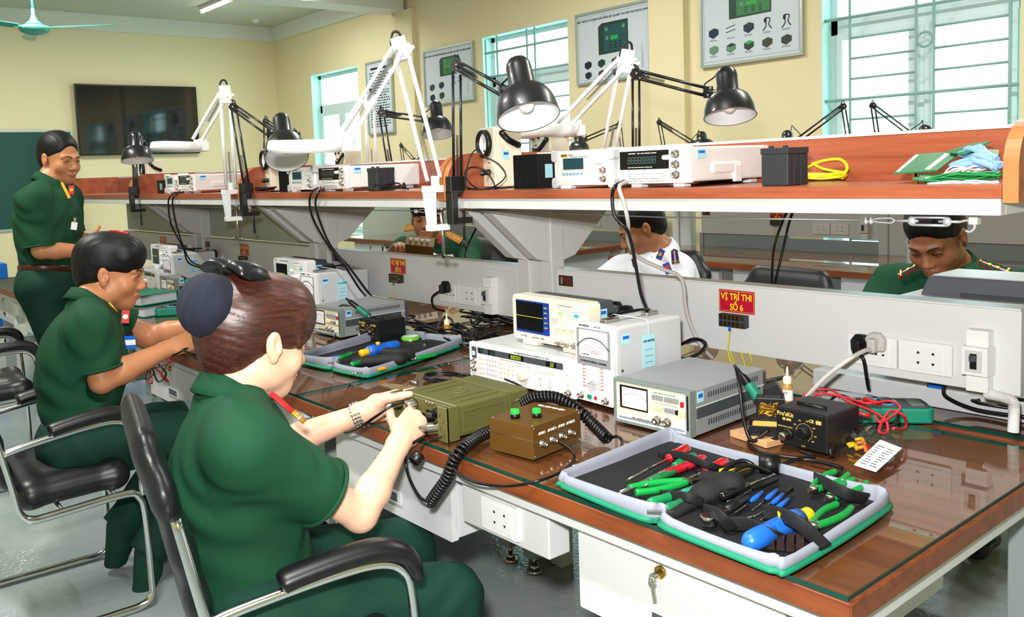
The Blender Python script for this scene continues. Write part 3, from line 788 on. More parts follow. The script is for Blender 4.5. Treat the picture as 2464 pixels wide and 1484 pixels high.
# columns, raceway panels, shelves
def column(x, y, label, both=True, h=1.262):
    t = thing('bench_column', label, 'column', (x, y, 0), 0, 'grey steel shelf columns')
    mb = MB(); mb.box((-.085, -.03, 0), (-.028, .03, h)).box((.028, -.03, 0), (.085, .03, h)).box((-.028, -.018, .02), (.028, .018, h - .02)); mb.build('post', M_steel, t, .003)
    for s in ((-1, 1) if both else (-1,)):
        for xx in ((-.08, .034) if x < -.1 or y > 2 else (.0, .04)):
            P = [(-.29, h - .012), (-.028, h - .012), (-.028, h - .20), (-.09, h - .185)]
            g = MB(); g.add([(xx, p[0] * -s * -1 if False else (p[0] if s < 0 else -p[0]), p[1]) for p in P] + [(xx + .046, (p[0] if s < 0 else -p[0]), p[1]) for p in P],
                  [(0, 1, 2, 3), (7, 6, 5, 4), (0, 4, 5, 1), (1, 5, 6, 2), (2, 6, 7, 3), (3, 7, 4, 0)], None, False)
            g.build('bracket', M_steel, t, .002)
    return t
CY = .945
COLX = [-.01, -1.60, -3.10, -4.60]
CL = ['at the right edge of the photo', 'between the near and the middle bench, left of the cream oscilloscope', 'between the middle and the third bench', 'farthest in view, behind the kneeling dark-haired man']
CL[3] = 'farthest in view, above the seated man'
cols = [column(x, CY, 'pale grey steel shelf column with triangular brackets ' + l) for x, l in zip(COLX, CL)]
def breaker(parent, x, z, y, sgn=1):
    mb = MB(); w = .052
    mb.box((x + .004, y - .03, z), (x + w - .004, y, z + .135), M_white); mb.box((x, y - .044, z + .038), (x + w, y - .001, z + .10), M_white)
    mb.box((x + .007, y - .0447, z + .045), (x + w - .01, y - .044, z + .093), M_ltgrey); mb.box((x + .017, y - .0455, z + .052), (x + .031, y - .0447, z + .086), M_black); mb.box((x + .018, y - .053, z + .070), (x + .030, y - .0455, z + .083), M_dkgrey)
    return mb.build('circuit_breaker', None, parent, .002, 1)
M_sign = mat('crimson_sign', 'b50f33', .3); M_signy = mat('sign_yellow', 'e8d81a', .4)
def sign(parent, cx, cz, y, num, w=.112, h=.062):
    s = plate(MB(), cx - w / 2, cz - h / 2, cx + w / 2, cz + h / 2, y, .0012, .0005, M_sign)
    f = .0016
    for a, b in (((-w / 2 + .002, h / 2 - .004), (w / 2 - .002, h / 2 - .0032)), ((-w / 2 + .002, -h / 2 + .0032), (w / 2 - .002, -h / 2 + .004)), ((-w / 2 + .002, -h / 2 + .003), (-w / 2 + .0028, h / 2 - .003)), ((w / 2 - .0028, -h / 2 + .003), (w / 2 - .002, h / 2 - .003))):
        s.box((cx + a[0], y - .0014, cz + a[1]), (cx + b[0], y - .0012, cz + b[1]), M_signy)
    o = s.build('sign', None, parent)
    text('VỊ TRÍ THI', .0245, T(cx, y - .0016, cz + .012), M_signy, o, 'lettering', .0003, bold=.0005, sx=.86)
    text('SỐ ' + num, .0245, T(cx, y - .0016, cz - .0165), M_signy, o, 'lettering', .0003, bold=.0005, sx=.86)
def terminal(parent, cx, cz, y):
    mb = MB(); mb.box((cx - .041, y - .02, cz - .017), (cx + .041, y, cz + .017), mat('terminal_block_plastic', '2f2e2c', .4))
    for k in range(5):
        for s in (-1, 1): mb.cyl((cx - .026 + .013 * k, y - .0225, cz + s * .0095), (cx - .026 + .013 * k, y - .02, cz + s * .0095), .0042, n=10, m=M_brass)
        mb.box((cx - .0325 + .013 * k, y - .0235, cz - .016), (cx - .0315 + .013 * k, y - .02, cz + .016), M_black)
    mb.box((cx - .034, y - .0228, cz - .0025), (cx + .034, y - .02, cz + .0025), M_dkgrey)
    for s in (-1, 1): mb.cyl((cx + s * .0365, y - .022, cz), (cx + s * .0365, y - .02, cz), .003, n=10, m=M_nickel)
    b = mb.build('terminal_block', None, parent)
    w = MB(); w.cyl((cx - .006, y - .02, cz - .028), (cx - .006, y - .022, cz - .014), .0035, m=M_blue)
    w.tube(sm([(cx - .006, y - .02, cz - .027), (cx - .009, y - .02, cz - .05), (cx - .014, y - .018, cz - .085), (cx - .006, y - .012, cz - .12), (cx + .01, y + .01, cz - .16)], 6), .0018, 8, mat('earth_wire_yellow', 'd9cf2a', .4))
    w.build('earth_wire', None, b)
RZ0, RZ1 = .852, 1.036
def raceway(x0, x1, num, label, y=.925, lay=None, plate_logo=True, group='grey raceway panels with sockets'):
    t = thing('raceway', label, 'raceway', (x1, y, 0), 0, group)
    w = x1 - x0
    MB().box((-w, 0, RZ0), (0, .045, RZ1)).box((-w, -.004, RZ1), (0, .05, RZ1 + .006)).build('housing', M_panel, t, .002)
    sgx = lay['sign']; sign(t, sgx, .993, -.0005, num); terminal(t, sgx - .004, .942, -.0005)
    for k, (px, kd) in enumerate(lay['plates']): outlet_plate(t, px, .874, -.0005, kd)
    breaker(t, lay['breaker'], .856, -.0005)
    if plate_logo:
        px = -w + .012
        mb = plate(MB(), px, .985, px + .065, 1.02, -.0005, .001, .001, mat('maker_plate_brown', '33201e', .35))
        q = mb.build('maker_plate', None, t)
        lg = MB(); lg.box((px + .006, -.0022, 1.012), (px + .022, -.0016, 1.0155), M_red); lg.box((px + .009, -.0022, .991), (px + .0115, -.0016, 1.012), mat('plate_steel', '6d7780', .4)); lg.box((px + .0145, -.0022, .991), (px + .017, -.0016, 1.012), M_ltgrey)
        lg.tube([(px + .0195, -.002, .999), (px + .026, -.002, 1.0), (px + .028, -.002, 1.007), (px + .025, -.002, 1.013), (px + .0195, -.002, 1.0138)], .0014, 6, M_red)
        scrib(lg, px + .032, .989, .03, .028, 5, mat('plate_red_print', '7c3434', .5), -.0017, seed=2)
        lg.build('emblem', None, q)
    return t
def rx(u, v, x1): return W(u, v, y=.925).x - x1
L1 = dict(sign=rx(1773, 728, -.11), plates=[(rx(2046, 860, -.11), 'uk'), (rx(2046, 860, -.11) + .1225, 'us')], breaker=rx(2334, 880, -.11))
raceway(-1.505, -.11, '6', 'grey raceway panel at the near desk, with sign number 6', lay=L1)
L2 = dict(sign=rx(958, 640, -1.695), plates=[(rx(1063, 690, -1.695), 'uk'), (rx(1063, 690, -1.695) + .1225, 'us')], breaker=rx(1178, 710, -1.695))
raceway(-3.0, -1.695, '5', 'grey raceway panel at the middle bench, with sign number 5', lay=L2)
L3 = dict(sign=rx(588, 596, -3.195), plates=[(rx(498, 620, -3.195), 'uk'), (rx(518, 620, -3.195), 'us')], breaker=-.06)
raceway(-4.5, -3.195, '4', 'grey raceway panel at the third bench, with sign number 4', lay=L3)
L4 = dict(sign=-.5, plates=[(-.3, 'uk'), (-.17, 'us')], breaker=-.06)
raceway(-6.0, -4.695, '3', 'grey raceway panel at the farthest bench of the row', lay=L4, plate_logo=False)

for (a, b, y, z0, z1, l) in ((-4.52, -3.18, .972, 1.045, 1.285, 'grey back screen under the third shelf, behind raceway number 4'), (-6.05, -4.68, .972, 1.045, 1.285, 'grey back screen under the farthest shelf'), (-8.05, -6.99, 4.24, .60, 1.30, 'grey steel screen behind the man holding the brown box')):
    MB().box((a, y, z0), (b, y + .012, z1)).build('back_screen', mat('green_grey_screen', 'a9b1a6', .5), label=l, cat='screen', bev=.002)
SH = 1.318       # shelf surface
def shelf(x0, x1, y0, y1, label, cheek=True, back=None, group='red-brown instrument shelves'):
    t = thing('instrument_shelf', label, 'shelf', (x1, y0, 0), 0, group); w = x1 - x0; d = y1 - y0; h0 = SH - .024
    MB().box((-w + .026, .003, h0), (-.026, d - .003, SH)).build('shelf_board', M_woodred, t)
    MB().box((-w + .026, 0, h0), (-.026, .003, SH), M_woodred).build('front_edge', None, t)
    rb = MB().box((-w + .03, .006, h0 - .031), (-.03, .03, h0)).box((-w + .03, d - .03, h0 - .031), (-.03, d - .006, h0)).box((-w + .03, .03, h0 - .031), (-w + .06, d - .03, h0)).box((-.06, .03, h0 - .031), (-.03, d - .03, h0))
    rb.build('support_rail', M_steel, t, .002)
    if back is not None:
        MB().box((-w + .027, back - y0, SH), (-.027, back - y0 + .018, SH + .105)).build('back_board', M_woodred, t)
        MB().box((-w + .026, back - y0 - .002, SH + .105), (-.026, back - y0 + .02, SH + .112)).build('back_board_cap', M_steel, t)
    for s in ((-w, -w + .025), (-.025, 0)) if cheek else ():
        P = [(0, h0 - .008), (0, SH + .03)] + [(.09 - .09 * math.cos(a), SH + .03 + .085 * math.sin(a)) for a in [PI / 2 * k / 8 for k in range(1, 9)]]
        P += [(d - p[0], p[1]) for p in reversed(P)]
        c = MB(); n = len(P)
        v = [(s[0], p[0], p[1]) for p in P] + [(s[1], p[0], p[1]) for p in P]
        c.add(v, [tuple(range(n)), tuple(reversed(range(n, 2 * n)))], M_woodred if cheek else None, False)
        c.add(v, [(i, n + i, n + (i + 1) % n, (i + 1) % n) for i in range(n)], M_woodcheek, False)
        c.build('side_cheek', None, t)
    return t
for k, (a, b) in enumerate([(-1.615, .012), (-3.115, -1.62), (-4.615, -3.12), (-6.1, -4.62)]):
    shelf(a, b, .55, 1.33, ('long red-brown instrument shelf above the near desk', 'red-brown instrument shelf above the middle bench', 'red-brown instrument shelf above the third bench', 'bare red-brown shelf at the far end of the bench')[k], back=.935)
# tension wires under the shelf edges with turnbuckles
M_wire = mat('steel_wire_rope', 'a4a6a4', .35, .8)
def tension(x0, x1, y, z, label):
    t = thing('tension_wire', label, 'wire', (x1, y, z), 0, 'wire ropes under the shelf edge'); w = x1 - x0
    MB().tube([(-w, 0, .006), (-w / 2, 0, -.003), (-.235, 0, 0)], .0018, 8).build('wire_rope', M_wire, t)
    b = MB(); 
    b.tube([(-.235, 0, 0), (-.215, 0, .004), (-.19, 0, .005), (-.182, 0, 0), (-.19, 0, -.005), (-.215, 0, -.004)], .0018, 8, closed=True)
    for zz in (-.0075, .0075): b.cyl((-.15, 0, zz), (-.085, 0, zz), .0026, n=10)
    b.cyl((-.182, 0, 0), (-.138, 0, 0), .0026).cyl((-.1, 0, 0), (-.062, 0, 0), .0026).ball((-.15, 0, 0), (.008, .006, .0095)).ball((-.085, 0, 0), (.008, .006, .0095))
    b.tube(sm([(-.062, 0, 0), (-.05, 0, .003), (-.04, 0, 0), (-.037, 0, -.01), (-.045, 0, -.018), (-.052, 0, -.016)], 5), .0024, 8)
    for dx in (-.238, -.228): b.cyl((dx, -.006, -.008), (dx, -.006, .006), .0022, n=8).ball((dx, -.004, -.003), .0045)
    b.build('turnbuckle', mat('galvanised_steel', 'd4d7da', .35, .5), t)
    MB().box((-.045, -.006, -.004), (-.03, .01, .014)).build('hook_lug', M_steel, t)
tension(-1.5, -.04, .60, 1.248, 'thin steel wire rope with turnbuckle under the near shelf')
tension(-3.0, -1.6, .60, 1.250, 'thin steel wire rope under the middle shelf')
tension(-4.5, -3.1, .60, 1.250, 'thin steel wire rope under the third shelf')

# ------------------------------------------------------------------ second row of benches by the windows
R2 = 3.35
R2X = [(-3.48, -1.95), (-1.947, -.42), (-5.45, -3.92), (-6.98, -5.453)]
RL = ['behind the man in white', 'behind the man bending at the right', 'left of the gap behind the man with the box', 'farthest along the window wall']
for k, (a, b) in enumerate(R2X):
    t = thing('window_desk', 'grey wood-topped desk by the windows, ' + RL[k], 'desk', (b, R2, 0), 0, 'desks of the window row'); w = b - a
    MB().box((-w, .004, TOP - .03), (0, .86, TOP), M_wood).build('desk_top', None, t)
    MB().box((-w, 0, TOP - .033), (0, .004, TOP), M_woodedge).box((0, 0, TOP - .033), (.003, .86, TOP), M_woodedge).build('edge_band', None, t)
    for xa, xb in ((-w + .1, -w + .62), (-.58, -.08)):
        c = MB().box((xa, .06, TOP - .25), (xb, .6, TOP - .034)).build('cabinet', M_steel, t, .003)
        MB().box((xa + .02, .052, TOP - .24), (xb - .02, .06, TOP - .05)).build('drawer', M_steel, c, .002)
        MB().cyl(((xa + xb) / 2 + .05, .044, TOP - .08), ((xa + xb) / 2 + .05, .052, TOP - .08), .011, m=M_brass).tube([((xa + xb) / 2 + .05, .042, TOP - .085), ((xa + xb) / 2 + .045, .035, TOP - .13)], .004, 6, M_nickel).build('lock', None, c)
    ob = MB().box((-.95, .06, .6), (-.68, .1, .70)).build('outlet_box', M_steel, t, .002); outlet_plate(ob, -.88, .612, .06, 'us')
    for xx in (-w + .06, -.06):
        MB().box((xx - .025, .78, 0), (xx + .025, .83, TOP - .03)).box((xx - .025, .1, .22), (xx + .025, .78, .27)).build('leg', M_steeld, t)
    MB().box((-w + .01, .66, .70 - .4), (-.01, .67, TOP - .034)).build('modesty_panel', M_steel, t)
    g = MB().box((-w + .004, .004, TOP + .001), (-.004, .855, TOP + .008), M_deskglass); g.mats.append(M_glassedge)
    g.build('glass_top', None, t)
    r = raceway(a + .13, b - .06, '%d' % (8 + k), 'raceway panel of the window row, ' + RL[k], y=R2 + .87, lay=dict(sign=-w + .95 if k else -.72, plates=[(-.46, 'uk'), (-.335, 'us')] if k == 0 else [(-.6, 'uk'), (-.48, 'uk')], breaker=-.13), plate_logo=(k == 0), group='raceway panels of the window row')
    MB().box((-w + .19, .012, .70), (-.01, .022, .836)).box((-w + .19, .012, .836), (-w * .42, .022, .852)).box((-w + .17, .004, .70), (-w + .20, .03, .855)).build('back_screen', M_steeld, r)
for k, x in enumerate((-.40, -1.95, -3.52, -3.86, -5.45)):
    column(x, R2 + .89, 'grey shelf column of the window row, ' + ('beside the right desk', 'between its two right desks', 'at the right side of the gap', 'at the left side of the gap', 'farther along the row')[k], both=False)
for k, (a, b) in enumerate(R2X):
    shelf(a - .02, b + .02, R2 + .5, R2 + .93, 'instrument shelf of the window row, above the desk ' + RL[k].replace('left of the gap ', ''), back=R2 + .905, cheek=False, group='shelves of the window row')
# ------------------------------------------------------------------ instruments
def frame(name, label, cat, u, v, z, rz=0, group=None, rot=None):
    p = W(u, v, z=z); return thing(name, label, cat, (p.x, p.y, z), rz, group, rot)
GT = TOP + .0095      # top of the desk glass
def knob(parent, x, z, y, r, d, m=None, name='knob', mark=True):
    mb = MB(); m = m or M_ivory
    X = T(x, y, z) @ Rx(PI / 2)
    mb.lathe([(0, 0), (r * 1.08, 0), (r * 1.08, d * .2), (r, d * .25), (r * .92, d), (r * .8, d * 1.06), (0, d * 1.06)], 24, m, X)
    return mb.build(name, None, parent)
def bnc(parent, x, z, y, r=.0065, name='connector'):
    mb = MB(); X = T(x, y, z) @ Rx(PI / 2)
    mb.lathe([(0, 0), (r * 1.35, 0), (r * 1.35, .002), (r * .95, .003), (r * .95, .012), (r * 1.0, .0125), (r * .8, .014), (r * .6, .0125), (r * .2, .006), (0, .006)], 18, M_nickel, X)
    mb.cyl((x - r * 1.3, y - .009, z), (x + r * 1.3, y - .009, z), .0013, n=8, m=M_nickel)
    return mb.build(name, None, parent)
def keys(mb, x0, z0, nx, nz, w, h, px, pz, y, m, d=.0025):
    for i in range(nx):
        for j in range(nz): plate(mb, x0 + i * px, z0 - j * pz - h, x0 + i * px + w, z0 - j * pz, y, d, .0008, m)
def dial(mb, cx, cz, R, a0, a1, n, y, m, L=.006, w=.0005):
    for k in range(n):
        a = math.radians(a0 + (a1 - a0) * k / (n - 1)); c, s = math.cos(a), math.sin(a); l = L if k % 5 == 0 else L * .55
        mb.add([(cx + (R) * c - w * s, y, cz + R * s + w * c), (cx + (R) * c + w * s, y, cz + R * s - w * c), (cx + (R + l) * c + w * s, y, cz + (R + l) * s - w * c), (cx + (R + l) * c - w * s, y, cz + (R + l) * s + w * c)], [(0, 1, 2, 3)], m, False)
def arc(mb, cx, cz, R, w, a0, a1, y, m, n=28):
    v = []; 
    for k in range(n + 1):
        a = math.radians(a0 + (a1 - a0) * k / n); v += [(cx + R * math.cos(a), y, cz + R * math.sin(a)), (cx + (R + w) * math.cos(a), y, cz + (R + w) * math.sin(a))]
    mb.add(v, [(2 * i, 2 * i + 1, 2 * i + 3, 2 * i + 2) for i in range(n)], m, False)
M_scale = mat('meter_card', 'e9ecf2', .5); M_redink = mat('red_print', 'c23b48', .5)
M_lblue = mat('calibration_sticker', 'a9dcea', .5)
def sticker(parent, x, z, w, h, y, side=None, X=None):
    mb = MB(); X = X or Matrix()
    mb.box((x, y - .0004, z), (x + w, y, z + h), M_lblue, X)
    o = MB(); mb.box((x + w * .1, y - .0007, z + h * .55), (x + w * .9, y - .0004, z + h * .8), M_blue, X); mb.box((x + w * .1, y - .0007, z + h * .2), (x + w * .7, y - .0004, z + h * .32), M_ink, X)
    return mb.build('calibration_sticker', None, parent)
M_led = mat('yellow_green_led', '1a1d08', .4, emit='b8d22a', es=1.6); M_ledg = mat('green_led_digits', '0a1a10', .4, emit='3fae7a', es=.8)
SEG = {'8': 'abcdefg', '0': 'abcdef', '5': 'acdfg', '6': 'acdefg', '7': 'abc', '.': '.'}
def digits(mb, s, x, z, h, y, m, t=None):
    w = h * .5; t = t or h * .11; sl = .12
    for ch in s:
        if ch == '.': mb.box((x - t, y - .0003, z), (x, y, z + t), m); continue
        for q in SEG[ch]:
            a = {'a': (t, h - t, w - t, h), 'd': (t, 0, w - t, t), 'g': (t, h / 2 - t / 2, w - t, h / 2 + t / 2), 'f': (0, h / 2 + t * .3, t, h - t * .4), 'b': (w - t, h / 2 + t * .3, w, h - t * .4), 'e': (0, t * .4, t, h / 2 - t * .3), 'c': (w - t, t * .4, w, h / 2 - t * .3)}[q]
            mb.add([(x + a[0] + sl * a[1], y, z + a[1]), (x + a[2] + sl * a[1], y, z + a[1]), (x + a[2] + sl * a[3], y, z + a[3]), (x + a[0] + sl * a[3], y, z + a[3])], [(0, 1, 2, 3)], m, False)
        x += w + h * .18

# --- FM signal generator (front left corner origin, front faces -y)
def signal_generator(t):
    w, h, d = .425, .108, .30
    MB().box((.004, .012, .012), (w - .004, d, h - .003), M_ltgrey).build('case', None, t, .003)
    plate(MB(), 0, .006, w, h, .014, .014, .004).build('front_panel', M_white, t, .0012)
    b = MB(); 
    for a in (.03, w - .06):
        for yy in (.03, d - .06): b.cyl((a + .015, yy, 0), (a + .015, yy, .012), .01)
    b.build('foot', M_black, t)
    s = MB(); plate(s, .038, h - .030, w - .045, h - .013, 0, .0012, .001, M_dkgrey); plate(s, .012, h - .046, .032, h - .013, 0, .0012, .001, M_dkgrey)
    for a, b_, in ((.044, .060), (.085, .112), (.172, .232), (.318, .356)): plate(s, a, h - .028, b_, h - .015, -.0012, .0006, .0005, M_screen)
    digits(s, '75', .046, h - .0265, .0095, -.0019, M_ledg); digits(s, '56', .094, h - .0265, .0095, -.0019, M_ledg)
    digits(s, '88.0000', .180, h - .0268, .0102, -.0019, M_led); digits(s, '0.0', .334, h - .0268, .0102, -.0019, M_led)
    s.build('display', None, t)
    k = MB(); keys(k, .044, h - .040, 2, 4, .009, .006, .014, .0135, 0, M_ivory); keys(k, .076, h - .040, 4, 4, .007, .0065, .0118, .0135, 0, M_ltgrey)
    keys(k, .132, h - .040, 3, 4, .0095, .0065, .0155, .0135, 0, M_ivory); keys(k, .182, h - .040, 1, 4, .0095, .0065, .014, .0135, 0, M_ivory)
    keys(k, .205, h - .036, 4, 1, .008, .0085, .0135, .012, 0, M_ltgrey); keys(k, .288, h - .040, 4, 1, .010, .008, .0155, .012, 0, M_ivory); keys(k, .29, h - .062, 2, 2, .009, .008, .036, .015, 0, M_ltgrey)
    keys(k, w - .036, h - .032, 1, 3, .010, .009, .014, .026, 0, M_ivory); keys(k, .017, h - .026, 1, 1, .01, .012, .01, .01, -.001, M_white)
    k.build('button', None, t)
    p = MB(); text('FM STEREO/FM-AM SIGNAL GENERATOR   SG-1501B', .0062, T(.262, -.0002, h - .0085), M_ink, sx=.95, into=p)
    for x0 in (.04, .13, .285): p.box((x0 - .002, -.0004, .012), (x0 - .0015, 0, h - .034), M_grey)
    scrib(p, .132, h - .037, .12, .003, 1, M_ink); p.build('lettering', None, t)
    knob(t, .232, h - .066, 0, .0155, .016)
    for z in (.052, .03): bnc(t, .022, z, 0)
    bnc(t, w - .026, .020, 0)
    return t
gen = frame('signal_generator', 'white bench signal generator with yellow-green digits under the cream oscilloscope', 'signal generator', 1132, 907, GT, math.radians(1.5))
gen.location.x -= .0; signal_generator(gen)

def oscilloscope(t, style=0):
    w, h, d = .31, .142, .13
    body = M_cream if style == 0 else M_white
    plate(MB(), 0, .012, w, h, .05, .05, .014, body).build('front_bezel', None, t, .003)
    mb = MB(); mb.box((.012, .05, .016), (w - .012, d - .02, h - .004), M_dkgrey)
    mb.prism([(.016, 0), (w - .02, 0), (w - .05, .06), (.05, .06)], .02, h - .03, M_dkgrey, T(0, d - .02, 0))
    mb.build('rear_case', None, t, .003)
    v = MB()
    for i in range(6):
        for j in range(5): v.box((w - .0122, .062 + .010 * j, .03 + .014 * i), (w - .0112, .069 + .010 * j, .035 + .014 * i), M_black)
    v.build('vent_slots', None, t)
    f = MB(); f.box((.04, .0, 0), (.10, .03, .014), body).box((w - .10, .0, 0), (w - .04, .03, .014), body); f.build('foot', None, t, .002)
    s = MB(); sx0, sx1, sz0, sz1 = (.018, .160, .036, .128) if style == 0 else (.03, .135, .03, .118)
    plate(s, sx0 - .003, sz0 - .003, sx1 + .003, sz1 + .003, 0, .001, .002, M_ltgrey if style else M_ivory); plate(s, sx0, sz0, sx1, sz1, -.001, .0006, .001, mat('scope_screen', '0a0d0e', .15, emit='0a1012', es=.4))
    if style == 0:
        sb = mat('scope_menu_blue', '0b2c7c', .3, emit='16419c', es=.45); s.box((sx1 - .025, -.0022, sz0), (sx1, -.0016, sz1), sb); s.box((sx0, -.0022, sz0), (sx1 - .025, -.0016, sz0 + .006), sb)
        s.box((sx0, -.0022, sz1 - .004), (sx1 - .025, -.0016, sz1 - .001), sb)
        for i in range(5): s.box((sx1 - .02, -.0025, sz0 + .02 + .014 * i), (sx1 - .008, -.0022, sz0 + .023 + .014 * i), M_yellow)
    s.box((sx0 + .001, -.0026, (sz0 + sz1) / 2), (sx1 - .026, -.0022, (sz0 + sz1) / 2 + .0012), mat('scope_trace', '202008', .4, emit='e6e23a', es=1.3))
    s.build('screen', None, t)
    k = MB(); bx = sx1 + .010; n = M_white if style == 0 else M_bluelabel
    keys(k, bx, sz1 - .005, 1, 6, .008, .008, .01, .0175, 0, n)
    if style: keys(k, .012, sz1 - .008, 1, 6, .008, .010, .01, .0145, 0, M_bluelabel)
    keys(k, .200, h - .020, 4, 2, .010, .007, .0155, .013, 0, M_ltgrey if style == 0 else M_white)
    keys(k, .262, h - .020, 1, 1, .014, .007, .01, .01, 0, M_ltgrey); keys(k, .262, h - .046, 1, 1, .014, .007, .01, .01, 0, M_ltgrey)
    plate(k, .261, h - .0415, .277, h - .033, 0, .003, .004, mat('cyan_key', '3aa6cf', .35)); plate(k, .200, h - .040, .211, h - .032, 0, .003, .001, mat('lit_green_key', '9fe07e', .35))
    if style: plate(k, .255, h - .040, .266, h - .033, 0, .003, .002, mat('orange_key', 'e08a3c', .4)); 
    k.box((.198, -.0004, h - .016), (.25, 0, h - .0145), M_ink); k.build('button', None, t)
    for x, z, r, dd in ((.186, h - .048, .0075, .014), (.196, h - .074, .0075, .013), (.225, h - .073, .0075, .013), (.251, h - .072, .0075, .013), (.200, h - .106, .010, .014), (.233, h - .106, .010, .014)):
        knob(t, x, z, 0, r, dd, M_cream if style == 0 else M_white)
    for x in (.197, .226): 
        q = bnc(t, x, .022, 0); 
    if style == 0: bnc(t, .258, .022, 0)
    p = MB(); text(('ATTEN', 'RIGOL')[style], .0085 if style == 0 else .007, T(.048 if style == 0 else .03, -.0003, .024 if style == 0 else h - .010), mat('logo_blue', '243c84', .5) if style == 0 else mat('logo_yellow', 'a58a10', .5), into=p)
    text('ADS1102CAL+  100MHz' if style == 0 else 'DS1062  DIGITAL OSCILLOSCOPE', .005, T(.11, -.0003, .024 if style == 0 else h - .010), M_ink, into=p)
    p.build('lettering', None, t)
    sticker(t, .062, .085, .03, .022, 0, X=T(w - .0115, -.0, 0) @ Rz(PI / 2)) if False else None
    st = MB(); st.box((w - .0115, .056, .088), (w - .0108, .084, .118), M_lblue).box((w - .0108, .06, .104), (w - .0104, .08, .113), M_blue); st.build('calibration_sticker', None, t)
    return t
p = W(1236, 820, z=GT + .108)
sc1 = thing('oscilloscope', 'cream digital oscilloscope standing on the white signal generator', 'oscilloscope', (p.x, p.y, GT + .106), math.radians(-2)); oscilloscope(sc1, 0)

def millivoltmeter(t, tag_=True):
    w, h, d = .135, .212, .26
    plate(MB(), 0, .008, w, h, .02, .02, .008).build('front_panel', M_white, t, .002)
    MB().box((.003, .02, .010), (w - .003, d, h - .003)).build('case', M_ltgrey, t, .008, 3)
    f = MB(); [f.cyl((x, y, 0), (x, y, .011), .008) for x in (.02, w - .02) for y in (.03, d - .03)]; f.build('foot', M_black, t)
    m = MB(); plate(m, .008, h - .108, w - .008, h - .014, 0, .0015, .002, M_grey); plate(m, .018, h - .086, w - .016, h - .018, -.0015, .001, .002, M_scale)
    cx, cz = w / 2, h - .110; 
    arc(m, cx, cz, .072, .0032, 40, 140, -.0027, M_dkgrey); dial(m, cx, cz, .0765, 40, 140, 31, -.0027, M_ink, .005); arc(m, cx, cz, .058, .0006, 45, 135, -.0027, M_redink); dial(m, cx, cz, .0588, 45, 135, 26, -.0027, M_redink, .004); arc(m, cx, cz, .048, .0006, 50, 130, -.0027, M_redink); dial(m, cx, cz, .0488, 50, 130, 21, -.0027, M_redink, .003)
    a = math.radians(139); m.add([(cx + .03 * math.cos(a) - .0005, -.003, cz + .03), (cx + .03 * math.cos(a) + .0005, -.003, cz + .03), (cx + .076 * math.cos(a) + .0004, -.003, cz + .076 * math.sin(a)), (cx + .076 * math.cos(a) - .0004, -.003, cz + .076 * math.sin(a))], [(0, 1, 2, 3)], M_redink, False)
    scrib(m, .026, h - .083, .03, .006, 1, M_ink, -.0028); scrib(m, .06, h - .076, .03, .008, 2, M_redink, -.0028)
    m.build('meter', None, t)
    p = MB(); text('AC MILLIVOLTMETER 1 CHANNEL', .0062, T(w / 2, -.0018, h - .098), M_ink, into=p, bold=.0002); text('GW INSTEK', .0068, T(.034, -.0003, h - .0075), M_ink, into=p, bold=.0002); text('GVT-417B', .0055, T(.082, -.0003, h - .0075), M_ink, into=p)
    for s in (0, 1): 
        for i in range(7): p.box((.026 + s * .05, -.0005, .098 - .0088 * i), (.050 + s * .05, 0, .104 - .0088 * i), M_ltgrey); p.box((.027 + s * .066, -.0008, .1 - .0088 * i), (.034 + s * .066, -.0005, .1022 - .0088 * i), M_redink)
    p.box((.024, -.0005, .107), (.102, 0, .110), M_grey); p.cyl((w / 2, -.001, .1165), (w / 2, 0, .1165), .0032, m=M_black); p.build('lettering', None, t)
    kb = MB(); kb.lathe([(0, 0), (.013, 0), (.0125, .006), (0, .006)], 28, M_white, T(w / 2 - .004, 0, .068) @ Rx(PI / 2)); kb.box((-.0045, -.017, -.0135), (.0045, -.005, .0135), M_white, T(w / 2 - .004, 0, .068) @ Ry(1.1)); kb.build('range_knob', None, t, .0012)
    b = MB(); plate(b, .045, .018, .057, .028, 0, .005, .001, mat('teal_switch', '138a68', .35)); b.cyl((.072, -.004, .023), (.072, 0, .023), .0042, m=M_red); b.build('power_switch', None, t)
    bnc(t, .020, .022, 0); bnc(t, w - .025, .022, 0)
    hd = MB(); yy = h
    hd.box((w / 2 - .011, .035, yy - .003), (w / 2 + .011, .085, yy + .007), M_nickel).box((w / 2 - .011, d - .075, yy - .003), (w / 2 + .011, d - .03, yy + .007), M_nickel)
    hd.tube([(w / 2, .06, yy + .012), (w / 2, .11, yy + .015), (w / 2, d - .09, yy + .015), (w / 2, d - .055, yy + .012)], .008, 10, M_black, flat=(.45, 1)); hd.build('carry_handle', None, t, .001, 1)
    st = MB(); st.box((w - .003, .035, h - .05), (w - .0024, .065, h - .025), M_lblue).box((w - .0024, .039, h - .037), (w - .002, .061, h - .029), M_blue); st.cyl((w - .003, .035, h - .115), (w - .0015, .035, h - .115), .0035, m=M_nickel); st.build('calibration_sticker', None, t)
    if tag_:
        g = MB(); y0 = .105; g.box((w + .001, y0, h - .12), (w + .0022, y0 + .045, h - .035), M_lblue); 
        text('GW INSTEK', .0078, T(w + .0024, y0 + .0225, h - .052) @ Rz(PI / 2), M_ink, into=g, bold=.0002)
        for i in range(3): g.box((w + .0022, y0 + .006, h - .075 - .016 * i), (w + .0025, y0 + .036, h - .073 - .016 * i), M_grey)
        g.tube(sm([(w + .0016, y0 + .022, h - .036), (w + .002, y0 + .021, h - .01), (w - .004, y0 + .014, h + .004), (w / 2, .07, h + .016)], 6), .0011, 6, M_white); g.build('hang_tag', None, t)
    return t
p = W(1388, 965, z=GT)
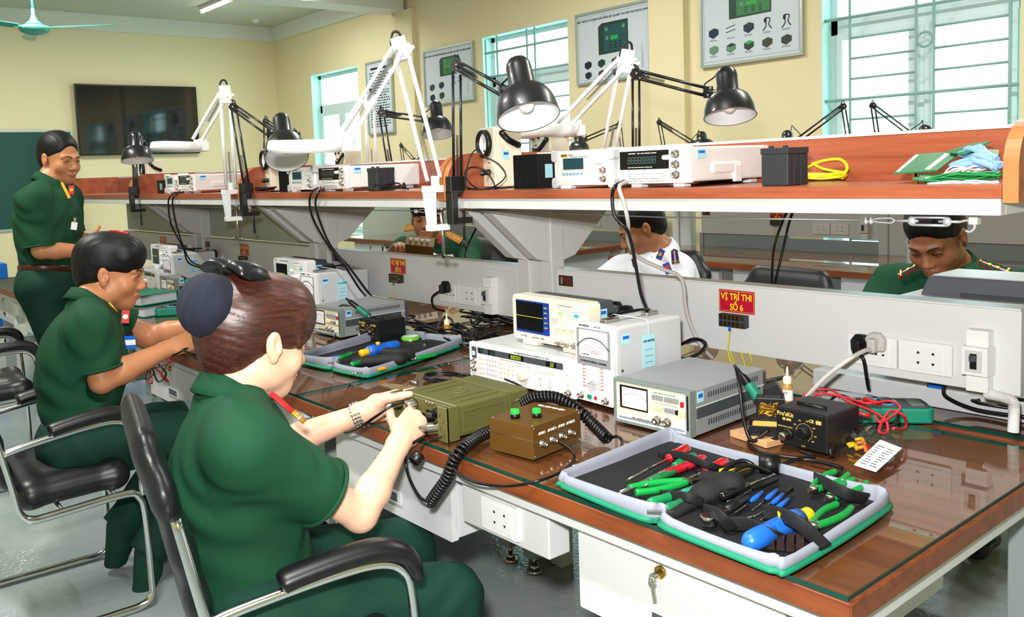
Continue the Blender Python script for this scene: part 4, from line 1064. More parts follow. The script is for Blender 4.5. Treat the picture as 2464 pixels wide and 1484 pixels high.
mv1 = thing('millivoltmeter', 'light grey upright millivoltmeter with pointer scale, beside the cream oscilloscope', 'millivoltmeter', (p.x + .002, p.y - .002, GT), math.radians(-3)); millivoltmeter(mv1)

def modulation_meter(t, h=.108, two=True):
    w, d = .215, .30
    fr = MB(); M_f = mat('modmeter_frame', '76817e', .4)
    for a, b in (((0, .004), (.006, h)), ((w - .012, .004), (w, h)), ((.006, .004), (w - .012, .010)), ((.006, h - .007), (w - .012, h))): fr.box((a[0], 0, a[1]), (b[0], .022, b[1]), M_f)
    fr.box((w - .0085, -.0006, .02), (w - .004, 0, h - .01), M_black); fr.build('front_frame', None, t, .0012, 1)
    MB().box((.006, .004, .010), (w - .012, .022, h - .007)).build('front_panel', M_cream, t)
    c = MB(); c.box((.001, .022, .004), (w - .001, d, h - .001), M_grey); c.build('case', None, t, .002)
    mb = MB(); mb.box((w - .001, .024, h * .38), (w + .002, d - .02, h * .62), M_dkgrey); mb.box((w - .001, .024, h * .36), (w + .001, d, h * .40), M_ltgrey).box((w - .001, .024, h * .60), (w + .001, d, h * .64), M_ltgrey); mb.build('side_strip', None, t, .001, 1)
    v = MB()
    for z in (.82, .24):
        for i in range(22): v.box((w - .0012, .07 + .0095 * i, h * z - .006), (w - .0004, .075 + .0095 * i, h * z + .006), M_dkgrey)
    v.build('vent_slots', None, t)
    f = MB(); [f.cyl((x, y, -.0), (x, y, .006), .008) for x in (.02, w - .02) for y in (.03, d - .03)]; f.build('foot', M_black, t)
    rh = MB(); [rh.box((x, d, .01), (x + .012, d + .02, h - .01), M_dkgrey) for x in (.004, w - .016)]; rh.build('rear_guard', None, t, .003)
    m = MB(); x0, x1, z0, z1 = .018, .098, .040, h - .014
    plate(m, x0, z0, x1, z1, .004, .0025, .001, M_black); plate(m, x0 + .007, z0 + .004, x1 - .002, z1 - .004, .0015, .0008, .0005, M_scale)
    cx, cz = (x0 + x1) / 2 + .002, z0 - .012; arc(m, cx, cz, .050, .0005, 48, 132, .0005, M_ink); dial(m, cx, cz, .0505, 48, 132, 21, .0005, M_ink, .004); arc(m, cx, cz, .044, .0004, 50, 130, .0005, M_redink); dial(m, cx, cz, .060, 55, 125, 5, .0005, M_ink, .0045, .0004)
    a = math.radians(133); m.add([(cx - .004, .0003, cz + .018), (cx - .0032, .0003, cz + .018), (cx + .055 * math.cos(a) + .0005, .0003, cz + .055 * math.sin(a)), (cx + .055 * math.cos(a), .0003, cz + .055 * math.sin(a))], [(0, 1, 2, 3)], M_redink, False)
    m.build('meter', None, t)
    k = MB(); yk = .004
    keys(k, .112, h - .022, 4, 1, .006, .011, .0075, 1, yk, M_grey, .005); keys(k, .146, h - .022, 5, 1, .006, .011, .0078, 1, yk, M_grey, .005)
    keys(k, .112, h - .046, 3, 1, .009, .009, .0102, 1, yk, mat('yellow_cream_key', 'e6dfa8', .4), .006); keys(k, .146, h - .047, 4, 1, .006, .010, .0078, 1, yk, M_grey, .005); keys(k, .1775, h - .047, 1, 1, .006, .010, .0078, 1, yk, M_black, .006)
    keys(k, .185, h - .047, 2, 1, .008, .010, .0095, 1, yk, MATS['yellow_cream_key'], .006); keys(k, .190, h - .026, 1, 1, .007, .012, 1, 1, yk, M_red, .005); k.build('button', None, t)
    p = MB(); p.box((.012, .0034, .014), (w - .018, .004, .0185), mat('blue_grey_band', '7f8aa6', .4)); text('102D  MODULATION METER', .0055, T(.085, .0032, .020), M_ink, into=p); scrib(p, .112, h - .02, .075, .005, 1, M_green, .0036); scrib(p, .112, h - .043, .075, .004, 1, M_grey, .0036); p.build('lettering', None, t)
    bnc(t, .125, .028, .004, .0075); bnc(t, .152, .028, .004, .0075)
    st = MB(); st.box((w - .0005, .028, h - .03), (w + .0002, .052, h - .006), M_lblue).box((w + .0002, .032, h - .02), (w + .0006, .048, h - .011), M_blue); st.build('calibration_sticker', None, t)
    return t
p = W(1478, 1015, z=GT)
mm1 = thing('modulation_meter', 'low grey modulation meter with square pointer dial, behind the open tool case', 'modulation meter', (p.x, p.y, GT), math.radians(2)); modulation_meter(mm1)

# --- soldering station, iron in its stand
def solder_station(t):
    w, h, d = .118, .083, .125
    MB().box((0, 0, .004), (w, d, h)).build('case', M_blacksat, t, .003)
    MB().cyl((.015, .02, 0), (.015, .02, .005), .006).cyl((w - .015, .02, 0), (w - .015, .02, .005), .006).cyl((.015, d - .02, 0), (.015, d - .02, .005), .006).cyl((w - .015, d - .02, 0), (w - .015, d - .02, .005), .006).build('foot', M_rubber, t)
    tp = MB(); tp.tube([(.02, .05, h + .001), (.085, .052, h + .001)], .004, 8, M_black); tp.tube([(.02, .05, h + .002), (.085, .052, h + .002)], .0018, 6, M_dkgrey)
    for i in range(5):
        for j in range(3): tp.box((w, .03 + .014 * i, .045 + .01 * j), (w + .0008, .038 + .014 * i, .048 + .01 * j), M_rubber)
    tp.build('vent_slots', None, t)
    M_gold = mat('gold_print', 'c6a659', .45); p = MB(); y = -.0004
    text("Pro'sKit", .0125, T(.022, y, h - .013) , M_gold, into=p, bold=.0003, sx=.95); text('SS-206', .0075, T(.026, y, h - .0235), M_gold, into=p, bold=.0003)
    text('CE', .009, T(.082, y, h - .017), M_gold, into=p, bold=.0003); p.box((.092, y, h - .021), (.104, y + .0003, h - .013), M_gold)
    cx, cz = .066, h - .043
    dial(p, cx, cz, .0165, -60, 240, 21, y, M_gold, .004, .0004); arc(p, cx, cz, .018, .0004, -60, 240, y, M_gold); text('CAL', .005, T(cx - .002, y, .010), M_gold, into=p)
    for a_, s_ in ((150, '250'), (115, '200'), (75, '350'), (30, '400'), (-10, '450'), (-40, '480')): text(s_, .004, T(cx + .025 * math.cos(math.radians(a_)), y, cz + .025 * math.sin(math.radians(a_))), M_gold, into=p)
    text('IRON MAX 24VAC', .0042, T(.022, y, h - .040), M_gold, into=p); p.build('lettering', None, t)
    k = knob(t, cx, cz, 0, .0125, .013, M_black); 
    c = MB(); X = T(.028, 0, .028) @ Rx(PI / 2); c.lathe([(0, 0), (.0125, 0), (.0125, .004), (.009, .005), (0, .005)], 20, M_rubber, X); c.lathe([(0, .005), (.0075, .005), (.0075, .014), (.0088, .0145), (.0088, .024), (.006, .026), (0, .026)], 20, M_nickel, X); c.build('iron_socket', None, t)
    return t
p = W(1868, 1068, z=GT)
ss1 = thing('soldering_station', 'black soldering station box with gold markings behind the open tool case', 'soldering station', (p.x, p.y, GT), math.radians(-1)); solder_station(ss1)
def iron_stand(t, sponge=True):
    MB().prism([(-.045, -.04), (.045, -.04), (.045, .055), (-.045, .055)], 0, .004).box((-.045, -.04, .004), (.045, -.036, .022)).box((-.045, .015, .004), (.045, .019, .022)).box((-.045, -.036, .004), (-.041, .015, .022)).box((.041, -.036, .004), (.045, .015, .022)).build('tray', M_black, t, .001, 1)
    sp = MB(); P = [(-.038 + .076 * i / 8, .0) for i in range(9)]
    sp.box((-.038, -.033, .005), (.038, .012, .020)); sp.build('sponge', mat('yellow_sponge', 'd9b65c', .9, bump=.6, bscale=300), t, .004)
    w = MB(); w.box((-.030, .022, .004), (.030, .058, .068)); w.build('wool_holder', M_black, t, .002)
    bw = MB(); r = random.Random(3)
    for _ in range(26):
        a = [Vector((r.uniform(-.024, .02), r.uniform(.012, .021), r.uniform(.03, .06))) for _ in range(4)]; bw.tube(sm(a, 5), .0009, 5, M_brass)
    bw.build('brass_wool', None, t)
    b = MB(); b.prism([(-.020, .004), (.020, .004), (.026, .075), (.012, .098), (-.014, .084)], -.075, -.035, None, Rx(PI / 2)); b.build('iron_holder', M_black, t, .002)
    return t
p = W(1830, 1040, z=GT + .014)
t = thing('soldering_iron_stand', 'black iron stand with yellow sponge and brass wool on the wooden block', 'iron stand', (p.x + .012, p.y + .02, GT + .0145), math.radians(32)); iron_stand(t)
q = MB().prism([(-.055, -.045), (.05, -.05), (.055, .05), (-.05, .055)], 0, .0142).build('wooden_block', mat('pale_timber', 'c79a6e', .7, vary=.2, vscale=30), bev=.001, label='pale wooden block under the iron stand on the near desk', cat='wooden block')
q.location = (p.x + .004, p.y + .006, GT); q.rotation_euler = (0, 0, math.radians(-8))
def iron(a, b, label, tip=True):
    """a = cable end, b = tip end"""
    a = Vector(a); b = Vector(b); L = (b - a).length; o = thing('soldering_iron', label, 'soldering iron', a)
    o.rotation_euler = (b - a).to_track_quat('Z', 'Y').to_euler()
    MB().lathe([(0, 0), (.004, 0), (.0045, .02), (.0085, .028), (.0105, L * .34), (.0105, L * .45)], 20).build('grip', M_black, o)
    MB().lathe([(.011, L * .42), (.0125, L * .46), (.0118, L * .62), (.0135, L * .70), (.0135, L * .73), (.006, L * .76), (0, L * .76)], 20).build('collar', mat('teal_grip', '13735f', .5), o)
    MB().lathe([(.0045, L * .75), (.0045, L * .94), (.0018, L), (0, L)], 14).build('barrel', M_nickel, o)
    return o
i1a = W(1770, 882, y=.60); i1b = W(1845, 985, y=.60)
iron(i1a, i1a + (i1b - i1a) * 1.0, 'black soldering iron with teal collar resting in the stand with sponge')
# ------------------------------------------------------------------ instruments on the shelves
def generator_small(t):
    w, h, d = .232, .100, .24
    plate(MB(), .008, .008, w - .008, h, .012, .012, .006).build('front_panel', M_white, t, .0015)
    MB().box((.010, .012, .010), (w - .010, d, h - .004)).build('case', M_ltgrey, t, .004)
    c = MB()
    for x in (0, w - .022): plate(c, x, .0, x + .022, .03, .03, .036, .008); plate(c, x, h - .026, x + .022, h + .006, .03, .036, .008)
    plate(c, w - .022, .0, w, h + .006, .05, .03, .01)
    c.build('corner_bumper', M_ltgrey, t, .003)
    s = MB(); plate(s, .040, .048, .128, .085, 0, .001, .002, M_ltgrey); plate(s, .044, .052, .120, .082, -.001, .0006, .001, mat('lcd_teal', '15424c', .2)); s.build('display', None, t)
    k = MB(); keys(k, .040, .043, 6, 1, .009, .007, .0135, 1, 0, mat('soft_key_blue', '8fb4c8', .4)); keys(k, .040, .026, 6, 1, .008, .009, .0135, 1, 0, M_white); keys(k, .140, .080, 2, 3, .008, .007, .011, .010, 0, M_white); keys(k, .140, .045, 3, 4, .007, .006, .0095, .009, 0, M_white); keys(k, .018, .068, 1, 3, .006, .005, 1, .011, 0, M_ivory)
    k.build('button', None, t)
    knob(t, .180, .076, 0, .012, .012, M_white)
    for z in (.047, .024): bnc(t, .192, z, 0)
    p = MB(); p.box((.034, -.0004, h - .014), (.060, 0, h - .006), M_yellow); text('RIGOL', .0075, T(.047, -.0006, h - .010), M_ink, into=p, bold=.0003); text('DG1022', .005, T(.073, -.0004, h - .010), M_ink, into=p); text('Function/Arbitrary Waveform Generator', .0035, T(.105, -.0004, h - .0145), M_ink, into=p); p.build('lettering', None, t)
    st = MB(); plate(st, .03, -.012 + .012, .07, .01, .02, .02, .002); st.build('foot', M_white, t)
def counter(t):
    w, h, d = .225, .098, .34
    plate(MB(), 0, .010, w, h, .010, .010, .003).build('front_panel', M_white, t, .0012)
    MB().box((.002, .010, .012), (w - .002, d, h - .002)).build('case', M_lampwhite, t, .006, 3)
    MB().box((w - .004, .085, .03), (w + .004, .20, .055)).box((w - .004, .17, .006), (w + .006, .20, .05)).build('tilt_handle', M_lampwhite, t, .003)
    MB().box((.03, .01, 0), (.062, .04, .014)).box((w - .062, .01, 0), (w - .03, .04, .014)).box((.03, d - .05, 0), (.062, d - .02, .014)).box((w - .062, d - .05, 0), (w - .03, d - .02, .014)).build('foot', M_lampwhite, t, .002)
    s = MB(); plate(s, .004, h - .052, .160, h - .006, 0, .0015, .001, M_screen)
    digits(s, '88888888', .030, h - .038, .017, -.0016, mat('unlit_segments', '5a6e72', .4), .0012)
    text('SCIENTRON', .0042, T(.045, -.0018, h - .0125), M_white, into=s); text('8030  1.3GHz UNIVERSAL COUNTER', .0038, T(.093, -.0018, h - .0125), M_white, into=s); scrib(s, .03, h - .049, .1, .004, 1, M_white, -.0017)
    s.build('display', None, t)
    k = MB(); keys(k, .038, .042, 4, 2, .009, .007, .011, .012, 0, M_white); keys(k, .088, .042, 5, 2, .009, .007, .0115, .012, 0, M_white); k.box((.012, -.004, .014), (.020, 0, .021), M_red); k.build('button', None, t)
    knob(t, .156, h - .025, 0, .006, .016, M_white)
    for z in (h - .018, h - .043, h - .068): bnc(t, .182, z, 0, .0075)
    p = MB(); p.box((.03, -.0004, .045), (.15, 0, .0455), M_grey); scrib(p, .03, .013, .12, .032, 5, M_grey, -.0004, seed=4); scrib(p, .168, h - .012, .03, .004, 1, M_ink); p.build('lettering', None, t)
    st = MB(); st.box((w - .0012, .025, h - .03), (w - .0006 + .0008, .06, h - .008), M_lblue).box((w + .0002, .03, h - .018), (w + .0006, .055, h - .012), M_blue); st.build('calibration_sticker', None, t)
def swr_meter(t):
    w, h, d = .10, .195, .09
    MB().box((0, .012, .004), (w, .012 + d, h - .0)).build('case', M_cream, t, .006, 3)
    plate(MB(), .002, .006, w - .002, h - .002, .014, .012, .006).build('front_panel', M_cream, t, .002)
    m = MB(); X = T(.040, .002, h - .052) @ Rx(PI / 2)
    m.lathe([(.034, 0), (.045, 0), (.046, .008), (.044, .014), (.036, .016), (.034, .010), (.034, .004), (0, .004)], 36, M_black, X); m.lathe([(0, .0045), (.0335, .0045), (.0335, .0046)], 36, M_scale, X)
    dial(m, .040, h - .067, .03, 35, 145, 16, -.0035, M_redink, .004); dial(m, .040, h - .067, .022, 40, 140, 14, -.0035, M_ink, .003); m.cyl((.040, -.005, h - .075), (.040, -.003, h - .075), .004, m=M_ink); m.box((.0395, -.004, h - .075), (.0405, -.0037, h - .036), M_ink)
    m.build('round_meter', None, t)
    p = MB(); text('REVEX', .006, T(.062, .0018, h * .42), M_ink, into=p); arc(p, .02, h * .43, .006, .0008, 0, 360, .0018, M_ink); scrib(p, .02, h * .22, .06, .02, 3, M_ink, .0018); p.build('lettering', None, t)
    knob(t, .018, .05, .002, .010, .016, M_black); knob(t, .060, .052, .002, .009, .016, M_black)
    s = MB(); P = sm([(w + .002, .03, h - .022), (w + .012, .05, h - .045), (w + .006, .085, h - .06)], 8); s.tube(P, .010, 10, M_black, flat=(1, .25)); s.cyl((w, .03, h - .022), (w + .006, .03, h - .022), .010, m=M_black); s.cyl((w + .006, .03, h - .022), (w + .007, .03, h - .022), .004, m=M_nickel); s.cyl((w, .085, h - .06), (w + .008, .085, h - .06), .010, m=M_black)
    s.build('carry_strap', None, t)
    st = MB(); st.box((w, .03, h - .105), (w + .0006, .055, h - .075), M_lblue).box((w + .0006, .034, h - .09), (w + .001, .051, h - .082), M_blue); st.build('calibration_sticker', None, t)
    MB().cyl((w * .3, .09, 0), (w * .3, .09, .006), .008).cyl((w * .7, .09, 0), (w * .7, .09, .006), .008).cyl((w * .3, .03, 0), (w * .3, .03, .006), .008).cyl((w * .7, .03, 0), (w * .7, .03, .006), .008).build('foot', M_black, t)
def heat_sink(t, w=.105, h=.10, d=.13):
    mb = MB(); mb.box((0, .016, 0), (w, d, h), M_blacksat)
    n = 15
    for i in range(n): x = (w - .003) * i / (n - 1); mb.box((x, 0, 0), (x + .003, .016, h), M_blacksat)
    mb.build('finned_body', None, t)
    MB().box((w, .03, .03), (w + .0006, .06, .07)).build('calibration_sticker', M_lblue, t)
def battery(t):
    w, h, d = .068, .083, .075
    MB().box((0, 0, 0), (w, d, h - .014)).build('case', mat('battery_case', '2c2f33', .4), t, .0025)
    l = MB().box((-.001, -.001, h - .014), (w + .001, d + .001, h)); l.box((.012, .01, h), (.02, .02, h + .005)).box((w - .02, .01, h), (w - .012, .02, h + .005)); l.build('lid', MATS['battery_case'], t, .001)
    MB().box((w, .02, 0), (w + .002, .024, h - .016)).box((w, .045, 0), (w + .002, .049, h - .016)).build('side_rib', MATS['battery_case'], t)
SG = dict(n1='fn')
def on_shelf(u, v, y, dz=0): p = W(u, v, z=SH); return W(u, v, y=y).x
PL = ['above the near desk', 'above the middle bench', 'above the third bench']
# column x positions (left front corners) read off each shelf
SETS = [dict(y=.625, swr=(1157, .70, -.22), hs=(1237, .64), gen=(1331, .615), cnt=(1491, .605), bat=(1832, .615)),
        dict(y=.625, swr=(634, .66, -.1), hs=(672, .64), gen=(694, .615), cnt=(768, .605), bat=(885, .61)),
        dict(y=.625, swr=(343, .66, -.1), hs=None, gen=(397, .615), cnt=(431, .605), bat=None)]
proto = {}
def place(kind, builder, x, y, rz, label, cat, grp):
    if kind not in proto:
        t = thing(kind, label, cat, (x, y, SH + .0005), rz, grp); builder(t); proto[kind] = t; return t
    return copy_tree(proto[kind], loc=(x, y, SH + .0005), rz=rz, label=label)
for i, S in enumerate(SETS):
    if S['swr']: place('wave_meter', swr_meter, W(S['swr'][0], 450, y=S['swr'][1]).x, S['swr'][1], S['swr'][2], 'cream upright box with round black-rimmed meter on the shelf ' + PL[i], 'meter', 'round-faced meters on the shelves')
    if S['hs']: place('heat_sink_box', heat_sink, W(S['hs'][0], 450, y=S['hs'][1]).x, S['hs'][1], 0, 'black ribbed metal box on the shelf ' + PL[i], 'ribbed box', 'black ribbed boxes on the shelves')
    place('waveform_generator', generator_small, W(S['gen'][0], 450, y=S['gen'][1]).x, S['gen'][1], 0, 'white waveform generator with small screen on the shelf ' + PL[i], 'waveform generator', 'waveform generators on the shelves')
    place('frequency_counter', counter, W(S['cnt'][0], 450, y=S['cnt'][1]).x, S['cnt'][1], 0, 'white frequency counter with black digit window on the shelf ' + PL[i], 'frequency counter', 'frequency counters on the shelves')
    if S['bat']: place('battery', battery, W(S['bat'][0], 445, y=S['bat'][1]).x, S['bat'][1], -.05, 'small black rectangular battery on the shelf ' + PL[i], 'battery', 'black batteries on the shelves')
# dark green box in front of the third set
p = W(362, 468, y=.60); b = MB().box((0, 0, 0), (.14, .10, .075)).build('dark_case', mat('dark_green_case', '15241d', .45), bev=.003, label='small dark green case under the round-faced meter on the third shelf', cat='case', loc=(p.x, .64, SH + .001)); MB().box((.05, -.001, .02), (.085, 0, .055)).build('label_sticker', M_bluelabel, b)
# the same instruments stand on the far half of the shelf, facing away: only their tops and backs show
far = [('waveform_generator', -.55, PI, 'white instrument back showing over the shelf ridge near the yellow cable'), ('frequency_counter', -.83, PI, 'white instrument back over the shelf ridge above the black battery'),
       ('wave_meter', -1.60, PI + .5, 'cream meter box seen from behind, with VSWR chart and strap, beside the round-faced meter')]
def on_far(kind, x, y, rz, label): return copy_tree(proto[kind], loc=(x, y, SH + .0005), rz=rz, label=label)
o = on_far('waveform_generator', W(1925, 345, y=1.25).x + .10, 1.255, PI, 'white instrument top with grey bumpers over the shelf ridge, above the yellow cable')
o = on_far('frequency_counter', W(1945, 345, y=1.26).x - .02, 1.27, PI, 'white flat instrument top over the shelf ridge, above the black battery')
vs = W(1352, 355, y=1.12)
v = thing('boxed_meter', 'cream meter box seen from behind with VSWR chart and black strap', 'meter', (vs.x - .10, 1.06, SH + .0005), math.radians(-6))
MB().box((0, 0, .004), (.115, .09, .178)).build('case', M_cream, v, .006, 3)
c = MB(); c.box((.012, -.0006, .10), (.06, 0, .16), M_ivory); text('VSWR', .009, T(.030, -.0012, .139), M_ink, into=c); text('CHART', .009, T(.030, -.0012, .128), M_ink, into=c)
for (x, z) in ((.014, .166), (.052, .168)): c.cyl((x, -.006, z), (x, 0, z), .006, m=M_black)
c.build('lettering', None, v)
s = MB(); P = sm([(.020, -.006, .128), (.035, -.012, .118), (.062, -.014, .122), (.085, -.012, .138), (.100, -.006, .158)], 8); s.tube(P, .009, 10, M_black, flat=(1, .3)); s.cyl((.1, -.008, .158), (.1, 0, .158), .009, m=M_black); s.cyl((.1, -.009, .158), (.1, -.008, .158), .004, m=M_nickel); s.build('carry_strap', None, v)
copy_tree(v, loc=(W(858, 390, y=1.12).x - .10, 1.06, SH + .0005), label='cream meter box seen from behind over the middle shelf ridge, under the white lamp')
# yellow cable bundle
def cable(name, pts, r, m, label, cat='cable', group=None, n=8, k=8, parent=None, rep=None):
    mb = MB(); mb.tube(sm(pts, k), r, n, m); return mb.build(name, None, parent, label=label, cat=cat, group=group)
def coil(cx, cy, z, rx_, ry_, turns, r, dz=0, jit=.006, seed=1, a0=0, rot=0.):
    R_ = random.Random(seed); P = []
    for i in range(int(turns * 14)):
        a = a0 + 2 * PI * i / 14; q = 1 + R_.uniform(-jit, jit) * 8; x = rx_ * q * math.cos(a); y = ry_ * q * math.sin(a)
        P.append((cx + x * math.cos(rot) - y * math.sin(rot), cy + x * math.sin(rot) + y * math.cos(rot), z + dz * i / 14 + R_.uniform(0, jit * .5)))
    return P
c1 = W(1958, 437, z=SH)
P = coil(c1.x, c1.y + .0, SH + .006, .075, .055, 4.2, .003, .0028, .007, 3)
P += [(c1.x + .02, c1.y + .01, SH + .03), (c1.x - .02, c1.y + .03, SH + .045)]
mb = MB(); mb.tube(sm(P, 4), .0032, 8, mat('yellow_cable', 'dedc1e', .4))
for a in ((-.05, -.03), (.04, .01)): mb.cyl((c1.x + a[0], c1.y + a[1] - .012, SH + .012), (c1.x + a[0] + .02, c1.y + a[1] - .014, SH + .012), .0045, m=mat('pink_sleeve', 'd8405a', .4))
mb.tube(sm([(c1.x - .06, c1.y + .02, SH + .012), (c1.x - .01, c1.y + .03, SH + .045), (c1.x + .05, c1.y + .03, SH + .052), (c1.x + .08, c1.y + .01, SH + .03), (c1.x + .07, c1.y - .01, SH + .008)], 8), .0036, 8, MATS['yellow_cable'])
mb.build('yellow_cable_bundle', None, label='coiled yellow cable lying beside the black battery', cat='cable')
# circuit boards with harnesses at the right end of the shelf
pts = [W(2150, 418, y=.67), W(2256, 410, y=.67), W(2318, 364, y=.84), W(2203, 372, y=.84)]
def slab(pts, th, m):
    mb = MB(); n = (pts[1] - pts[0]).cross(pts[3] - pts[0]).normalized() * th
    v = [p - n for p in pts] + [p + n for p in pts]; mb.add([tuple(q) for q in v], [(3, 2, 1, 0), (4, 5, 6, 7), (0, 1, 5, 4), (1, 2, 6, 5), (2, 3, 7, 6), (3, 0, 4, 7)], m, False); return mb
def slabrows(mb, pts, th, fr, m, n, sz=.0012):
    for (a, b) in fr:
        for k in range(n):
            t = .08 + .84 * k / (n - 1); p0 = pts[0].lerp(pts[3], t); p1 = pts[1].lerp(pts[2], t); q = p0.lerp(p1, a); q2 = p0.lerp(p1, b); nn = (pts[1] - pts[0]).cross(pts[3] - pts[0]).normalized() * (th + .0004)
            mb.tube([q + nn, q2 + nn], sz, 4, m)
s = slab(pts, .0012, M_pcb); slabrows(s, pts, .0012, [(.03, .11), (.68, .80)], mat('solder_pad', 'd6e6da', .35), 22); s.build('circuit_board', None, label='large green circuit board tilted on the heap at the shelf end', cat='circuit board')
pts2 = [W(2275, 362, y=.80), W(2300, 358, y=.78), W(2382, 340, y=.83), W(2330, 352, y=.9)]
s = slab([W(2275, 366, y=.83), W(2320, 372, y=.74), W(2384, 341, y=.78), W(2340, 345, y=.90)], .0012, M_pcb); s.build('circuit_board', None, label='second green circuit board lying behind the tilted one', cat='circuit board')
s = slab([W(2330, 385, y=.72), W(2400, 392, y=.72), W(2404, 362, y=.82), W(2352, 358, y=.82)], .0012, M_pcb); s.build('circuit_board', None, label='small green circuit board at the right end of the heap', cat='circuit board')
s = slab([W(2196, 432, y=.62), W(2262, 437, y=.60), W(2270, 420, y=.68), W(2200, 419, y=.68)], .0012, M_pcb); s.build('circuit_board', None, label='low green circuit board under the tilted board', cat='circuit board')
def hbundle(name, a, b, n, r, m, label, sag=.01, spread=.012, seed=1, ym=None):
    R_ = random.Random(seed); mb = MB(); a = Vector(a); b = Vector(b)
    for i in range(n):
        o = [Vector((R_.uniform(-1, 1), R_.uniform(-1, 1), R_.uniform(-.6, 1))) * spread for _ in range(4)]
        P = [a + o[0] * .5, a.lerp(b, .33) + o[1] + Vector((0, 0, sag)), a.lerp(b, .66) + o[2] + Vector((0, 0, sag * .6)), b + o[3] * .8]
        for q in P: q.z = max(q.z, SH + r * 1.1)
        mb.tube(sm(P, 6), r, 6, m)
    return mb.build(name, None, label=label, cat='wire harness', group='wire harnesses on the shelf end')
hbundle('wire_harness', W(2310, 375, y=.78), W(2400, 395, y=.72), 5, .006, mat('pale_blue_sleeve', '7fa9dc', .45), 'thick pale blue sleeved wires on the heap at the shelf end', .012, .014, 2)
hbundle('wire_harness', W(2290, 400, y=.72), W(2398, 402, y=.68), 3, .0062, MATS['pale_blue_sleeve'], 'lower pale blue sleeved wires below the thick ones', .006, .008, 5)
hbundle('wire_harness', W(2228, 437, y=.62), W(2400, 424, y=.62), 12, .0018, M_green, 'green wires lying along the front of the shelf end', .004, .009, 3)
hbundle('wire_harness', W(2235, 443, y=.585), W(2400, 440, y=.585), 5, .0015, M_white, 'white wires lying at the very front of the shelf end', .001, .005, 4)
hbundle('wire_harness', W(2270, 425, y=.68), W(2398, 408, y=.72), 7, .0016, M_white, 'white wires crossing the middle of the heap', .006, .012, 6)
b = MB(); q = W(2200, 442, z=SH); b.box((q.x, q.y, SH), (q.x + .006, q.y + .006, SH + .02), M_brass).box((q.x + .035, q.y, SH), (q.x + .043, q.y + .008, SH + .016), M_brass).box((q.x - .004, q.y, SH + .014), (q.x + .008, q.y + .004, SH + .02), M_brass).build('brass_terminal', None, label='small brass terminals lying before the circuit boards', cat='terminal')
q = W(2225, 430, y=.63); MB().box((q.x, q.y, SH + .003), (q.x + .045, q.y + .02, SH + .013)).build('connector_block', M_ltgrey, bev=.001, label='grey multi-pin connector block lying on the wires at the shelf end', cat='connector')
# loose leads and black coil by the wave meter
q = W(1170, 438, z=SH)
P = [W(1218, 452, y=.60), W(1150, 455, y=.62), W(1118, 420, y=.60), W(1135, 402, y=.62), W(1168, 410, y=.62), W(1190, 455, y=.60), W(1140, 462, y=.57), W(1120, 440, y=.58), W(1130, 380, y=.62), W(1150, 358, y=.64), W(1165, 375, y=.64), W(1200, 395, y=.63), W(1216, 425, y=.62), W(1180, 452, y=.60), W(1125, 458, y=.60)]
for p_ in P: p_.z = max(p_.z, SH + .004)
cable('coaxial_lead', P, .0022, M_rubber, 'black coaxial lead looped around the cream round-faced meter on the near shelf')
P = [Vector((W(x, 458, y=.63).x, .60 + .05 * (i % 2), SH + .006 + .01 * (i % 3))) for i, x in enumerate((1000, 930, 915, 960, 985, 940, 905, 950, 990, 965))]
cable('test_lead', P, .0028, M_rubber, 'bunch of black leads with silver plugs beside the middle battery')
q = W(900, 458, z=SH); MB().cyl((q.x, q.y, SH + .008), (q.x + .03, q.y + .01, SH + .008), .006, m=M_nickel).cyl((q.x + .08, q.y + .03, SH + .008), (q.x + .10, q.y + .025, SH + .01), .005, m=M_nickel).build('silver_plug', None, label='silver coaxial plugs on the middle shelf edge', cat='plug')
P = [Vector((W(x, 458, y=.63).x, .60 + .05 * (i % 2), SH + .006 + .008 * (i % 3))) for i, x in enumerate((600, 650, 635, 600, 640, 655, 615, 630))]
cable('test_lead', P, .0035, M_rubber, 'black lead bundle lying under the middle wave meter')
# ------------------------------------------------------------------ lamps
def WD(u, v, d): return CAM_POS + (CM.transposed() @ Vector(((u - CCX) / CF, (v - CCY) / CF, 1.0))) * d
def depth(p): return (CM @ (Vector(p) - CAM_POS)).z
def offset_pair(a, b, d):
    """unit vector across the arm, within the arm's bending plane"""
    return d
M_shade = mat('lamp_black_paint', '141617', .34, coat=.3)
M_shadein = mat('shade_inner_white', 'e9ecee', .5)
M_lwhite = mat('magnifier_lamp_white', 'edeff1', .3)
def arm(name, a, b, n, m, sp, parent, bar=.0055, springs=(0.05, .45)):
    """two parallel square bars from a to b, set apart along n, with springs between"""
    a, b, n = Vector(a), Vector(b), Vector(n).normalized(); o = parent.matrix_world
    mb = MB()
    for s in (-1, 1): mb.tube([a + n * s * sp, b + n * s * sp], bar, 4, m)
    ob = mb.build(name, None, parent)
    sb = MB(); d = (b - a); side = d.cross(n).normalized()
    for s in (-1, 1):
        p = a + d * springs[0] + side * s * .007; q = a + d * springs[1] + side * s * .007; L = (q - p).length; N = int(L / .0042)
        X = (q - p).normalized(); u = n; v = X.cross(u); P = [p + X * L * i / (N * 6) + (u * math.cos(i * PI / 3) + v * math.sin(i * PI / 3)) * .0045 for i in range(N * 6 + 1)]
        sb.tube(P, .0008, 3, M_spring if m is not M_shade else m)
    sb.build('spring', None, ob)
    return ob
